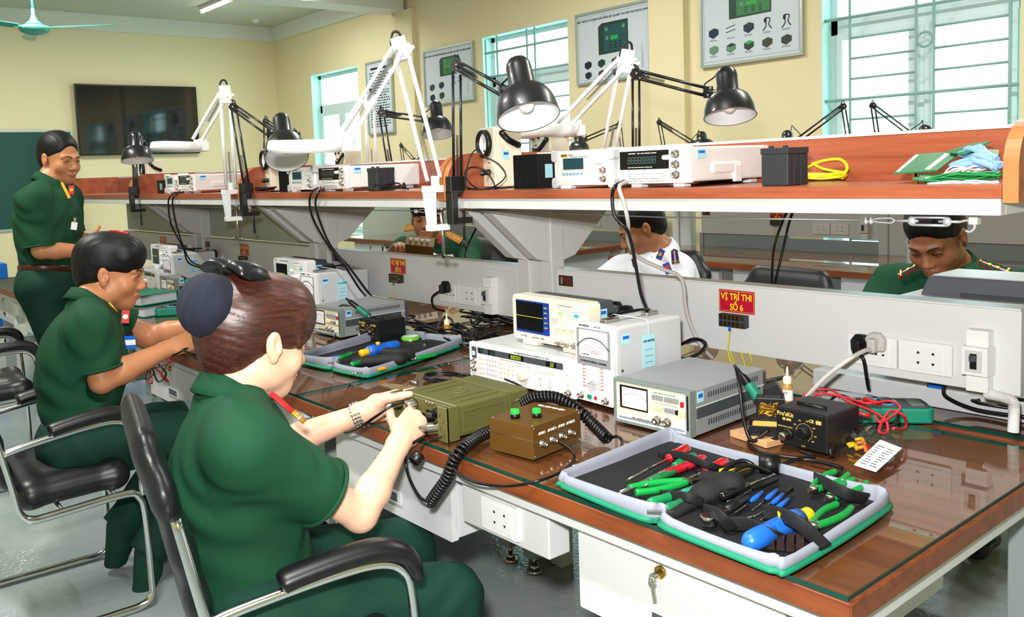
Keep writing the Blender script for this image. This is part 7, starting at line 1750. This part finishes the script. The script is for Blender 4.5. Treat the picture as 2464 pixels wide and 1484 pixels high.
# ------------------------------------------------------------------ opened zip tool cases
M_casegrey = mat('tool_case_grey_cloth', '898e9c', .75, bump=.2, bscale=600); M_casegreen = mat('tool_case_green_zip', '0c7c5c', .6, bump=.3, bscale=700); M_caseblk = mat('tool_case_black_lining', '101114', .7, bump=.3, bscale=400)
def tool_case(label, c, ax, ay, wall=.030):
    """c centre, ax spans from centre to the right end, ay to the back; the two trays meet at mid length"""
    t = thing('tool_case', label, 'tool case', (c[0], c[1], GT)); ax = V3((ax[0], ax[1], 0)); ay = V3((ay[0], ay[1], 0))
    def O(u, v): # rounded outline with a waist at the hinge
        return None
    pts = []
    prof = [(-1, -.80), (-.93, -.97), (-.80, -1), (-.12, -1), (0, -.90), (.12, -1), (.80, -1), (.93, -.97), (1, -.80), (1, .80), (.93, .97), (.80, 1), (.12, 1), (0, .90), (-.12, 1), (-.80, 1), (-.93, .97), (-1, .80)]
    P = sm([ax * u + ay * v for u, v in prof], 4, True); n = len(P); cen = V3((0, 0, 0))
    ctrs = [ax * -.5, ax * .5]
    def inn(p, k):
        q = min(ctrs, key=lambda c_: (c_ - p).length); return p + (q - p).normalized() * k
    R_ = random.Random(2); wv = [1 + .28 * math.sin(i * .35) * math.cos(i * .13 + 1) for i in range(n)]
    g = MB(); rings = [(0, .0), (-.004, .004), (-.002, .009), (.006, .011)]
    def ringmesh(mb, rs, m, solid=True):
        v = []
        for k, z in rs: v += [(lambda q: (q.x, q.y, z if not callable(z) else z(i)))(inn(p, k)) for i, p in enumerate(P)]
        f = []
        for a in range(len(rs) - 1):
            for i in range(n): f.append((a * n + i, a * n + (i + 1) % n, (a + 1) * n + (i + 1) % n, (a + 1) * n + i))
        mb.add(v, f, m, True)
    ringmesh(g, [(.03, .001), (.0, .001), (-.005, .004), (-.005, .008), (.0, .0115), (.008, .0115)], M_casegreen); g.build('green_zip_edge', None, t)
    w_ = MB(); ringmesh(w_, [(.003, .0105), (.000, .018), (.003, lambda i: wall * .8 * wv[i]), (.007, lambda i: wall * wv[i]), (.010, lambda i: wall * .97 * wv[i]), (.012, lambda i: wall * .6 * wv[i]), (.014, .008)], M_casegrey); w_.build('cloth_wall', None, t)
    b = MB(); Pi = [inn(p, .013) for p in P]; b.add([(p.x, p.y, .0085) for p in Pi], [tuple(range(n))], M_caseblk, False); b.build('lining', None, t)
    z = MB(); z0 = ax * .02 + ay * -.93; z.box((-.022, -.004, .022), (.022, .004, .026), M_nickel, T(z0.x, z0.y, 0) @ Rz(.7)); z.build('zip_pull', None, t)
    return t, ax, ay
def tool_pos(t, ax, ay, u, v, z=.018): q = V3(t.location) + ax * u + ay * v; q.z = GT + z; return q
def obj_at(name, label, cat, p, ang, group=None, tilt=0):
    o = thing(name, label, cat, p, 0, group); o.rotation_euler = (0, tilt, ang); return o
TG = 'hand tools in the open tool cases'
def screwdriver(p, ang, col, L_, label, r=.009, blade=True):
    o = obj_at('screwdriver', label, 'screwdriver', p, ang, TG)
    hm = mat('handle_' + col, col, .15, coat=.6); X = Ry(PI / 2); h = MB(); h.lathe([(0, 0), (r * .8, .002), (r, .012), (r * .92, .03), (r, .05), (r * 1.0, .062), (r * .7, .070), (r * .75, .078), (0, .078)], 8, hm, X); h.build('handle', None, o)
    b = MB(); b.cyl((.076, 0, 0), (.076 + L_, 0, 0), .0026, n=12); b.box((.076 + L_, -.0028, -.0006), (.084 + L_, .0028, .0006)); b.build('blade', M_chrome, o); return o
def pliers(p, ang, col, label, s=1.0, cut=False):
    o = obj_at('pliers', label, 'pliers', p, ang, TG); hm = mat('grip_' + col, col, .35)
    for q in (-1, 1):
        h = MB(); h.tube(sm([(.0, q * .004 * s, 0), (-.03 * s, q * .012 * s, 0), (-.07 * s, q * .016 * s, 0), (-.105 * s, q * .012 * s, 0)], 6), .0062 * s, 10, hm, flat=(1, .9)); h.build('handle', None, o)
    j = MB(); j.cyl((0, 0, -.005 * s), (0, 0, .005 * s), .0085 * s, m=M_nickel)
    for q in (-1, 1): j.add([(0, 0, -.003), (.008 * s, q * .009 * s, -.003), ((.024 if cut else .048) * s, q * .002 * s, -.002), ((.022 if cut else .048) * s, 0, -.002), (0, 0, .003), (.008 * s, q * .009 * s, .003), ((.024 if cut else .048) * s, q * .002 * s, .002), ((.022 if cut else .048) * s, 0, .002)], [(0, 1, 2, 3), (7, 6, 5, 4), (0, 4, 5, 1), (1, 5, 6, 2), (2, 6, 7, 3)], M_nickel, False)
    j.build('jaw', None, o); return o
def pump(p, ang, label):
    o = obj_at('desoldering_pump', label, 'desoldering pump', p, ang, TG); X = Ry(PI / 2)
    h = MB(); h.lathe([(0, 0), (.010, .002), (.0155, .012), (.0165, .03), (.0165, .062), (.0150, .064)] + [(.0150 if k % 2 else .0168, .066 + .0035 * k) for k in range(12)] + [(.0175, .11), (.019, .112), (.019, .126), (.017, .128), (.0165, .142), (0, .142)], 28, M_blue, X); h.build('barrel', None, o)
    e = MB(); e.lathe([(0, .140), (.011, .140), (.0118, .145), (.0118, .168), (.010, .172), (0, .172)], 24, M_yellow, X); e.build('plunger', None, o); MB().cyl((.095, 0, .015), (.095, 0, .024), .007, m=M_yellow).build('release_button', None, o); return o
def tweezer(p, ang, m, label, L_=.11):
    o = obj_at('precision_tool', label, 'precision tool', p, ang, TG); X = Ry(PI / 2); MB().lathe([(0, 0), (.0045, .001), (.0045, L_ * .38), (.003, L_ * .42), (.0022, L_ * .5)], 12, m, X).build('handle', None, o); MB().cyl((L_ * .48, 0, 0), (L_, 0, 0), .0016, .0005, n=8, m=M_chrome).build('tip', None, o); return o
cc = W(1765, 1215, z=GT); e1 = W(1400, 1150, z=GT); e2 = W(2130, 1290, z=GT)
A = [W(1364, 1178, z=GT), W(1600, 1062, z=GT), W(2167, 1230, z=GT), W(1850, 1378, z=GT)]     # corners: left, back, right, front
cen = (A[0] + A[1] + A[2] + A[3]) / 4; ax = ((A[2] + A[3]) - (A[0] + A[1])) / 4; ay = ((A[1] + A[2]) - (A[0] + A[3])) / 4
t, ax, ay = tool_case('open grey and green zip tool case at the front corner of the near desk', cen, ax * 1.03, ay * 1.03, .030)
at = lambda u, v, z=.018: (lambda q: V3((q.x, q.y, GT + z)))(W(u, v, z=GT + z))
def dirang(a, b): d_ = b - a; return math.atan2(d_.y, d_.x)
def two(fn, a, b, *k, z=.02, **kw): pa, pb_ = at(*a, z), at(*b, z); return fn(pa, dirang(pa, pb_), *k, **kw)
two(screwdriver, (1655, 1078), (1500, 1160), 'b3121c', .15, 'large red-handled screwdriver at the back left of the near tool case', r=.0115)
two(screwdriver, (1672, 1095), (1520, 1172), '0e7a48', .14, 'green-handled screwdriver next to the large red one')
two(screwdriver, (1695, 1100), (1560, 1165), 'c2202c', .13, 'red-handled screwdriver, third in its row in the near tool case')
two(screwdriver, (1652, 1120), (1500, 1180), 'b81a2a', .12, 'red and clear handled screwdriver with its grip ahead of the row')
two(screwdriver, (1748, 1108), (1640, 1160), 'c01822', .06, 'short red-handled screwdriver beside the yellow knife', r=.0095)
two(pliers, (1650, 1158), (1760, 1140), '12913f', 'green-handled long pliers lying across the left half of the near tool case', s=1.05)
two(screwdriver, (1560, 1210), (1680, 1175), '12804a', .07, 'green-handled screwdriver at the hinge side, left one')
two(screwdriver, (1600, 1225), (1710, 1180), '1a6e46', .08, 'green-handled screwdriver at the hinge side, right one')
two(screwdriver, (1640, 1190), (1740, 1150), '138a66', .06, 'teal-handled screwdriver held by the black flap')
two(pump, (1795, 1308), (1990, 1215), 'blue desoldering pump with yellow plunger in the near tool case', z=.030)
two(pliers, (1960, 1175), (1890, 1215), '0f8a3a', 'green-handled cutters at the back of the right half', s=1.0, cut=True, z=.024)
two(pliers, (2000, 1195), (1925, 1235), '108d3d', 'second green-handled cutters behind the yellow plunger', s=1.0, cut=True, z=.024)
two(pliers, (1960, 1262), (1900, 1300), '0d8538', 'green-handled pliers at the front of the right half', s=1.0, z=.026)
for k, (a, b) in enumerate((((1870, 1180), (1800, 1235)), ((1885, 1190), (1812, 1248)), ((1835, 1185), (1780, 1225)), ((1898, 1202), (1838, 1245)))): two(tweezer, a, b, M_blue, 'small blue-handled precision screwdriver, %s of four' % ('first', 'second', 'third', 'last')[k], z=.024)
two(tweezer, (1790, 1190), (1700, 1245), M_black, 'black slim tool lying beside the blue precision screwdrivers', .14, z=.022)
two(tweezer, (1870, 1150), (1730, 1215), M_black, 'black long tweezers near the hinge of the near tool case', .16, z=.022)
kn = at(1770, 1128, .024); o = obj_at('utility_knife', 'yellow and black utility knife in the near tool case', 'knife', kn, dirang(at(1770, 1128), at(1680, 1150)), TG); MB().box((-.045, -.009, -.005), (.035, .009, .005)).build('body', M_yellow, o, .003); MB().box((-.03, -.006, .005), (.02, .006, .008)).build('slider', M_black, o, .001)
# black pouch flap and rolled soldering iron
F = Field([cen.x - .25, cen.y - .2, GT], [cen.x + .25, cen.y + .2, GT + .10], .005)
a, b, c_ = at(1610, 1235, .012), at(1700, 1185, .022), at(1760, 1165, .03); F.cap(a, b, .018, .022, k=.02, flat=((0, 0, 1), .5)); F.cap(b, c_, .024, .022, k=.02, flat=((0, 0, 1), .9)); F.cap(at(1700, 1150, .02), c_, .015, .018, k=.02)
link('tool_pouch', F.mesh('tool_pouch', [M_caseblk]), label='black cloth tool pouch flap at the middle of the near tool case', cat='tool pouch')
tcase = t
cord([at(1725, 1150, .03), at(1760, 1118, .045), at(1790, 1108, .05), at(1815, 1125, .04), at(1780, 1150, .03), at(1760, 1140, .045), at(1800, 1120, .055), at(1850, 1135, .03)], .0040, 'black looped cord of the iron rolled in the near tool case')
pg = at(1852, 1118, .022); mb = MB(); mb.cyl(pg + V3((-.016, -.008, 0)), pg + V3((.016, .008, .002)), .020, m=M_rubber); mb.box((-.014, -.012, -.02), (.016, .012, .012), M_rubber, T(pg)); mb.build('black_plug', None, label='black round power plug standing at the back edge of the near tool case', cat='plug')
cord([at(1870, 1125, .015), at(1920, 1105, .006), at(1990, 1115, .006), at(2030, 1130, .006), at(2010, 1145, .006), at(1960, 1140, .006)], .0040, 'black flex curving from the round plug across the near desk')
rt = obj_at('ratchet_wrench', 'chrome ratchet wrench in the near tool case', 'wrench', at(1705, 1250, .024), dirang(at(1705, 1250), at(1790, 1205)), TG); MB().cyl((0, 0, -.008), (0, 0, .008), .014).box((.01, -.005, -.004), (.09, .005, .004)).build('head', M_chrome, rt, .002); MB().cyl((.05, 0, 0), (.12, 0, 0), .007).build('grip', M_black, rt)
b_ = MB(); q = at(1880, 1305, .02); [b_.box((-.02 + .014 * k, -.012, -.008), (-.009 + .014 * k, .012, .008 + .002 * k), mat('dark_ic_bag', '2c211f', .2), T(q) @ Rz(.5)) for k in range(4)]; b_.build('dark_component_bag', None, label='small dark bag of parts beside the blue pump', cat='parts bag')
two(screwdriver, (1625, 1132), (1490, 1188), '14703c', .10, 'short green-handled screwdriver at the left end of the near tool case', r=.008)
two(screwdriver, (1735, 1195), (1840, 1150), '101214', .08, 'black-handled screwdriver pointing at the round black plug', z=.026)
two(tweezer, (1905, 1175), (1850, 1212), M_black, 'black tweezers right of the blue screwdrivers', .10, z=.024)
two(tweezer, (1760, 1268), (1850, 1225), M_chrome, 'steel probe lying before the ratchet wrench', .12, z=.018)
sb = MB()
for P_, r_ in (([(1835, 1232, .020), (1880, 1240, .050), (1925, 1262, .052), (1985, 1318, .016)], .013), ([(1740, 1262, .016), (1800, 1262, .030), (1850, 1285, .034), (1880, 1300, .016)], .012), ([(1955, 1148, .012), (1990, 1165, .040), (2040, 1190, .036), (2085, 1200, .016)], .012), ([(1585, 1095, .012), (1640, 1095, .036), (1700, 1118, .036), (1740, 1130, .016)], .008), ([(1590, 1190, .014), (1650, 1195, .034), (1690, 1210, .02)], .009), ([(1690, 1225, .012), (1730, 1240, .040), (1760, 1275, .014)], .011)):
    sb.tube(sm([at(*q) for q in P_], 6), r_, 8, M_caseblk, flat=(1, .14))
so_ = sb.build('elastic_strap', None, None); so_.parent = tcase; so_.matrix_parent_inverse = Matrix.Translation(-tcase.location)
# far tool case (middle desk)
A = [W(735, 868, z=GT), W(945, 812, z=GT), W(1122, 828, z=GT), W(872, 918, z=GT)]; cen2 = (A[0] + A[1] + A[2] + A[3]) / 4; ax2 = ((A[2] + A[3]) - (A[0] + A[1])) / 4; ay2 = ((A[1] + A[2]) - (A[0] + A[3])) / 4
tool_case('open grey and green zip tool case on the middle desk behind the woman', cen2, ax2 * 1.03, ay2 * 1.03, .034)
two(pump, (960, 828), (860, 852), 'blue desoldering pump in the far tool case', z=.034)
two(screwdriver, (775, 868), (850, 850), '1b57a8', .06, 'blue and yellow handled knife shape in the far tool case', z=.026); two(screwdriver, (815, 862), (870, 842), '0e7a3c', .06, 'green-handled screwdriver in the far tool case', z=.026); two(screwdriver, (845, 878), (905, 858), '12803f', .05, 'second green-handled screwdriver in the far tool case', z=.024)
two(pliers, (1000, 862), (950, 872), '0f8a3a', 'green-handled pliers in the far tool case', s=.7, cut=True, z=.022); two(screwdriver, (930, 885), (890, 892), 'd89a1c', .04, 'small orange-handled screwdriver in the far tool case', r=.006, z=.018)
F = Field([cen2.x - .25, cen2.y - .25, GT], [cen2.x + .25, cen2.y + .25, GT + .10], .006); F.cap(at(860, 872, .02), at(960, 862, .03), .022, .03, k=.02, flat=((0, 0, 1), .7)); F.cap(at(930, 850, .03), at(985, 855, .03), .02, k=.02); link('tool_pouch', F.mesh('tool_pouch', [M_caseblk]), label='black cloth pouch with straps in the far tool case', cat='tool pouch')

# ------------------------------------------------------------------ small things on the desks
def flux(u, v, label, liquid):
    p = W(u, v, z=GT); t = thing('flux_bottle', label, 'bottle', p, 0, 'dropper bottles of flux')
    MB().lathe([(0, 0), (.0125, 0), (.0135, .004), (.0135, .046), (.009, .054), (.009, .060), (0, .060)], 24, mat('amber_bottle_' + liquid, liquid, .12, trans=.35), T(0, 0, 0)).build('bottle_body', None, t)
    MB().lathe([(.0138, .012), (.0138, .038)], 24, M_paper).box((-.008, -.0142, .022), (.0, -.0138, .030), M_red).build('paper_label', None, t)
    MB().lathe([(.0102, .053), (.0105, .066), (.0075, .070), (.0032, .072), (.0022, .092), (.0, .096)], 20, mat('cream_cap', 'e2dcc0', .4)).build('dropper_cap', None, t); text('FLUX', .008, T(0, -.0146, .032), M_ink, t)
flux(1895, 972, 'dropper bottle of flux standing behind the nearest solder station', 'd2a25c'); flux(1077, 815, 'dropper bottle with amber flux at the far tool case', 'd78a10')
p = W(988, 823, z=GT); t = thing('solder_tin', 'small round tin with bright green rim beside the far tool case', 'tin', p); MB().lathe([(0, 0), (.032, 0), (.032, .018), (0, .018)], 36, M_nickel).build('tin_body', None, t); MB().lathe([(.0335, .012), (.0335, .022), (.028, .023), (.028, .021)], 36, mat('lime_green_lid', '6cc22a', .35)).lathe([(0, .0215), (.028, .0215)], 30, M_paper).build('lid', None, t)
def clear_bag(c, w, d_, h, rz, label, seed):
    R_ = random.Random(seed); n = 10; v = []; 
    for i in range(n + 1):
        for j in range(n + 1):
            x = (i / n - .5) * w; y = (j / n - .5) * d_; e_ = (1 - (2 * i / n - 1) ** 2) * (1 - (2 * j / n - 1) ** 2); v.append((x, y, .001 + h * e_ ** .5 * R_.uniform(.45, 1.0)))
    mb = MB(); mb.add(v, [(i * (n + 1) + j, (i + 1) * (n + 1) + j, (i + 1) * (n + 1) + j + 1, i * (n + 1) + j + 1) for i in range(n) for j in range(n)], M_clearbag, False)
    o = mb.build('plastic_bag', None, label=label, cat='plastic bag'); o.location = (c.x, c.y, GT); o.rotation_euler = (0, 0, rz); return o
c1 = W(2070, 1075, z=GT); clear_bag(c1, .16, .11, .045, .9, 'clear crumpled plastic bag with small parts at the right of the solder station', 3)
mb = MB(); R_ = random.Random(9)
for k in range(7): q = c1 + V3((R_.uniform(-.05, .03), R_.uniform(-.05, .0), .008 + R_.uniform(0, .01))); mb.tube(sm([q, q + V3((.012, .006, .004)), q + V3((.02, -.004, 0))], 4), .0038, 6, (M_yellow, mat('orange_plastic', 'e07a20', .4), M_red)[k % 3])
mb.build('wire_connectors', None, label='small yellow and red connectors inside the clear bag', cat='connectors', kind='stuff')
o = slab([W(2055, 1118, z=GT + .012), W(2108, 1135, z=GT + .012), W(2170, 1078, z=GT + .022), W(2118, 1058, z=GT + .030)], .0006, M_paper); P4 = [W(2055, 1118, z=GT + .013), W(2108, 1135, z=GT + .013), W(2170, 1078, z=GT + .023), W(2118, 1058, z=GT + .031)]
R_ = random.Random(5)
for k in range(9):
    for s_ in range(2):
        a0 = .1 + .42 * s_ + R_.uniform(0, .05); a1 = a0 + R_.uniform(.15, .34); tt = .12 + .085 * k; nrm = V3((0, 0, .0009)); pa = P4[0].lerp(P4[3], tt); pb_ = P4[1].lerp(P4[2], tt); o.tube([pa.lerp(pb_, a0) + nrm, pa.lerp(pb_, a1) + nrm], .0007, 4, M_ink)
o.build('printed_slip', None, label='white printed paper slip lying on the clear plastic bag', cat='paper slip')
c2 = W(1015, 835, z=GT); clear_bag(c2, .10, .06, .025, .3, 'clear plastic sachet beside the lime tin', 8)
c3 = W(1040, 818, z=GT); MB().box((0, 0, 0), (.07, .045, .018)).build('wooden_block', MATS['pale_timber'], bev=.001, label='pale wooden block behind the clear sachet on the middle desk', cat='wooden block', loc=(c3.x, c3.y + .02, GT), rot=(0, 0, .2))
# multimeters
def multimeter(label, p, rz):
    t = thing('multimeter', label, 'multimeter', p, rz, 'green multimeters'); MB().prism(rrect(-.045, -.085, .045, .085, .015, 4), 0, .034, mat('multimeter_green', '0f7d64', .5)).build('rubber_case', None, t, .004); MB().prism(rrect(-.037, -.077, .037, .077, .01, 4), .034, .038, M_dkgrey).build('face', None, t, .001, 1)
    MB().box((-.028, .040, .038), (.028, .068, .0392)).build('display', mat('lcd_grey', '6f8177', .25), t); k = MB(); k.cyl((0, -.01, .038), (0, -.01, .046), .016, m=M_black, n=28); k.tube([(.025 * math.cos(q), -.01 + .025 * math.sin(q), .0386) for q in [2 * PI * i / 24 for i in range(24)]], .0022, 5, mat('dial_blue_ring', '3fa6d8', .4), closed=True); k.build('dial', None, t)
    for x in (-.024, 0, .024): MB().cyl((x, -.062, .038), (x, -.062, .041), .006, m=M_red if x >= 0 else M_black, n=14).build('socket', None, t)
    return t
p = W(2130, 1010, z=GT); multimeter('green rubber-cased multimeter under the red leads behind the clear bag', (p.x, p.y + .02, GT), math.radians(-50))
p = W(462, 745, z=GT + .02); multimeter('green multimeter with blue dial ring behind the fringed man', (-3.42, .33, GT), math.radians(-35))
M_redlead = mat('red_test_lead', 'c0202c', .35)
def leads(name, pts, r, m, label): mb = MB(); mb.tube(sm(pts, 8), r, 8, m); return mb.build(name, None, label=label, cat='test lead', group=None)
zz = GT + .045
leads('test_lead', [W(1925, 965, z=GT + .03), W(1950, 942, z=GT + .04), W(2000, 938, z=GT + .05), W(2040, 965, z=GT + .05), W(2090, 985, z=GT + .05), W(2130, 1010, z=GT + .055), W(2135, 1040, z=GT + .035), W(2115, 1035, z=GT + .045), W(2140, 990, z=GT + .06), W(2175, 1000, z=GT + .05), W(2178, 1030, z=GT + .02), W(2150, 1030, z=GT + .045)], .0030, M_redlead, 'red test lead looped over the green multimeter near the solder station')
leads('test_lead', [W(1935, 975, z=GT + .03), W(1970, 948, z=GT + .045), W(2030, 955, z=GT + .05), W(2085, 970, z=GT + .06), W(2145, 965, z=GT + .06), W(2165, 985, z=GT + .06), W(2120, 1015, z=GT + .055), W(2105, 1000, z=GT + .055)], .0030, M_redlead, 'second red test lead crossing over the first one')
leads('test_lead', [W(1985, 975, z=GT + .02), W(2020, 950, z=GT + .05), W(2075, 975, z=GT + .05), W(2135, 1005, z=GT + .05), W(2160, 990, z=GT + .05), W(2155, 1020, z=GT + .03), W(2110, 1030, z=GT + .04)], .0030, M_cord, 'black test lead among the red ones')
for (a, b), l in zip((((2050, 992), (2095, 1000)), ((2080, 960), (2120, 972)), ((1915, 968), (1935, 958))), ('on the solder station corner', 'resting on the multimeter', 'behind the solder station')):
    pa, pb_ = W(*a, z=GT + .05), W(*b, z=GT + .05); MB().cyl(pa, pb_, .0055, .0045, m=M_red).build('probe_plug', None, label='red probe plug ' + l, cat='plug')
q = W(2000, 975, z=GT + .02); MB().box((0, 0, .0), (.10, .07, .035)).build('grey_case', mat('grey_meter_case', '8b8d90', .4), bev=.002, label='grey flat case behind the solder station under the red leads', cat='case', loc=(q.x - .03, q.y + .01, GT), rot=(0, 0, .25))
cord([W(1850, 1035, z=GT + .03), W(1810, 1060, z=GT + .01), W(1790, 1010, z=GT + .05), W(1780, 930, y=.52), W(1772, 890, y=.56), W(1768, 880, y=.6)], .0042, 'black lead from the solder station socket up to the iron')
cord([W(1880, 1050, z=GT + .025), W(1840, 1062, z=zt), W(1800, 1062, z=zt), W(1830, 1088, z=zt), W(1910, 1100, z=zt), W(1960, 1098, z=zt), W(1925, 1085, z=zt)], .0036, 'black cord lying in front of the wooden block')
cord([W(2070, 1000, z=GT + .05), W(2035, 1020, z=GT + .05), W(2005, 1055, z=GT + .03), W(2000, 1095, z=zt), W(2020, 1070, z=zt), W(2060, 1030, z=GT + .03), W(2085, 1020, z=GT + .02)], .0042, 'thick black cord looping at the right side of the solder station')
cord([W(868, 760, z=GT + .06), W(850, 740, z=GT + .10), W(820, 735, z=GT + .11), W(806, 760, z=GT + .07), W(808, 805, z=GT + .01), W(790, 822, z=zt)], .0036, 'black iron lead arching over the middle desk', None)
# red and black leads hanging by the fringed man
for k in range(4):
    R_ = random.Random(20 + k); P = [W(440 + R_.uniform(-6, 10), 838, y=.03 - .02 * k)]
    for i in range(6): P.append(W(375 + R_.uniform(-35, 40), 850 + 22 * i * (1 if i < 4 else -.4) + R_.uniform(-8, 8) + (40 if i >= 4 else 0), y=-.03 - .01 * k))
    leads('test_lead', P, .0028, M_redlead if k % 2 == 0 else M_cord, ('first red', 'first black', 'second red', 'second black')[k] + ' test lead tangled below the hands of the fringed man')
t = thing('ring_binder', 'upper green ring binder lying on the third desk', 'binder', (-3.62, .24, GT + .052), .25, 'stacked green binders')
MB().box((-.16, -.10, 0), (.16, .10, .003)).box((-.16, -.10, .045), (.16, .10, .048)).box((-.16, .097, 0), (.16, .10, .048)).build('cover', mat('binder_green', '0b6b50', .45), t, .001, 1); MB().box((-.15, -.094, .004), (.15, .094, .044)).build('paper_block', mat('binder_paper', 'b9c0c6', .7), t)
copy_tree(t, (-3.60, .25, GT), .22, 'lower green ring binder under the other on the third desk')
# little olive radio in the hands of the fringed man
o = MB(); o.box((-.05, -.07, 0), (.05, .09, .075), M_olive); o.box((-.035, -.072, .012), (.035, -.07, .06), M_black); o.cyl((.03, -.09, .02), (.03, -.07, .02), .012, m=M_nickel)
o.build('field_radio', None, bev=.003, label='olive green radio handled by the fringed man', cat='radio', loc=(-2.40, .13, GT), rot=(0, 0, -.5))
cord([(-2.40, .0, GT + .03), (-2.36, -.04, GT + .035), (-2.30, -.03, GT + .03), (-2.22, .02, GT + .012), (-2.15, .05, GT + .005)], .003, 'black lead at the hands of the fringed man')
# black cable in the hands of the standing man
q = W(225, 580, x=-4.0); mb = MB(); R_ = random.Random(31)
mb.tube(sm([q + V3((R_.uniform(-.05, .05), R_.uniform(-.06, .06), R_.uniform(-.05, .04))) for _ in range(16)], 5), .004, 6, M_cord); mb.build('cable_bundle', None, label='bunch of black cable held by the standing man', cat='cable')
cord([W(262, 556, x=-3.95), W(285, 557, x=-3.95), W(310, 562, x=-3.9)], .006, 'red and black probe pointing from the standing man hands', M_redlead, 'probe', 'probe')
# far side instruments visible through the gap
def grey_instrument(label, u0, x1u, v0, y, hh, w=None):
    a = W(u0, v0, y=y); t = thing('handheld_instrument', label, 'instrument', (a.x, y, a.z - hh), 0, 'slanted grey instruments'); w = w or .32
    mb = MB(); P = [(0, hh * .75), (.02, hh), (w, hh), (w, 0), (.06, 0), (.03, hh * .35)]; mb.prism(P, -.16, 0, mat('slate_plastic', '5b6068', .45), Rx(PI / 2)); mb.build('case', None, t, .004)
    MB().box((.03, .002, hh), (w - .005, .16, hh + .004)).build('pale_lid', M_ltgrey, t, .002); mb = MB(); mb.prism([(.10, hh * .80), (w, hh * .80), (w, hh * .5), (.13, hh * .5)], 0, .006, M_dkgrey, Rx(PI / 2)); mb.box((.05, -.0045, hh * .30), (w, 0, hh * .33), M_black); mb.build('grip_recess', None, t, .001, 1); return t
grey_instrument('slanted dark grey instrument before the man with starred shoulder boards', 2215, 0, 662, 1.28, .20, .26); 
grey_instrument('slanted dark grey instrument seen left of the nearest column', 1178, 0, 592, 1.28, .285, .24)
MB().box((0, 0, 0), (.30, .22, .23)).build('instrument_case', M_ltgrey, bev=.004, label='light grey instrument case with handle under the slanted instrument at the right', cat='instrument', loc=(W(2145, 720, y=1.2).x, 1.16, GT))
q = MB().box((0, 0, 0), (.55, .25, .045)); q.box((.0, -.004, .002), (.55, 0, .008), M_white) if False else None
q.build('flat_instrument', M_ltgrey, bev=.003, label='flat light grey instrument rear with blue connector on the far-side desk', cat='instrument', loc=(-.64, 1.02, GT))
q = W(2255, 926, y=1.015); mb = MB(); mb.box((-.016, -.012, -.006), (.016, 0, .006), M_blue, T(q)); mb.box((-.022, -.004, -.008), (.022, .001, .008), M_nickel, T(q)); mb.tube(sm([q + V3((.02, -.01, 0)), q + V3((.03, -.02, -.02)), q + V3((.10, -.03, -.035)), q + V3((.2, -.02, -.035))], 6), .0045, 8, M_cord); mb.build('data_plug', None, label='blue data connector with black cable under raceway number 6', cat='plug')
# white conduit on the right column
mb = MB(); P = sm([W(2375, 948, y=.915), W(2410, 955, y=.905), W(2436, 965, y=.90), W(2440, 985, y=.90), W(2438, 1040, y=.895)], 8); mb.tube(P, .0095, 12, M_white)
for k in range(0, len(P) - 1):
    for f_ in (0, .5): c_ = P[k].lerp(P[k + 1], f_); d_ = (P[k + 1] - P[k]).normalized(); mb.cyl(c_ - d_ * .0012, c_ + d_ * .0012, .011, m=M_white, n=14)
mb.build('flexible_conduit', None, label='white ribbed conduit bending down below raceway number 6', cat='conduit')
# tables with blue cloth at the far left
M_blueC = mat('blue_table_cloth', '0f66c4', .75, vary=.1, vscale=10)
for (x, y, l) in ((-8.2, .10, 'behind the standing man at the left edge'), (-7.6, 1.0, 'between the standing man and the bench end')):
    t = thing('small_table', 'table with steel frame and blue cloth ' + l, 'table', (x, y, 0), 0)
    MB().box((-.5, -.35, .70), (.5, .35, .73)).build('table_top', M_wood, t); lb = MB()
    for a_ in (-.47, .47):
        for b_ in (-.32, .32): MB().box((a_ - .02, b_ - .02, 0), (a_ + .02, b_ + .02, .70)).build('leg', M_steel, t)
    n = 64; v = []
    for i in range(n):
        q = i / n * 4; k = int(q); f_ = q - k; c_ = [(-.51, -.36), (.51, -.36), (.51, .36), (-.51, .36)]; x0, y0 = c_[k]; x1, y1 = c_[(k + 1) % 4]; px, py = x0 + (x1 - x0) * f_, y0 + (y1 - y0) * f_
        wv_ = .012 * math.sin(i * 2.1); v.append((px, py, .742)); v[-1] = (px, py, .742); v.append((px * (1 + wv_ + .02), py * (1 + wv_ + .02), .20))
    mb = MB(); mb.add(v, [(2 * i, 2 * i + 1, (2 * i + 3) % (2 * n), (2 * i + 2) % (2 * n)) for i in range(n)] + [tuple(2 * i for i in range(n))], None, False); cl = mb.build('tablecloth', M_blueC, label='blue cloth hanging over the small table ' + l, cat='tablecloth'); cl.location = (x, y, 0); sd = cl.modifiers.new('solid', 'SOLIDIFY'); sd.thickness = .004; sd.offset = 1
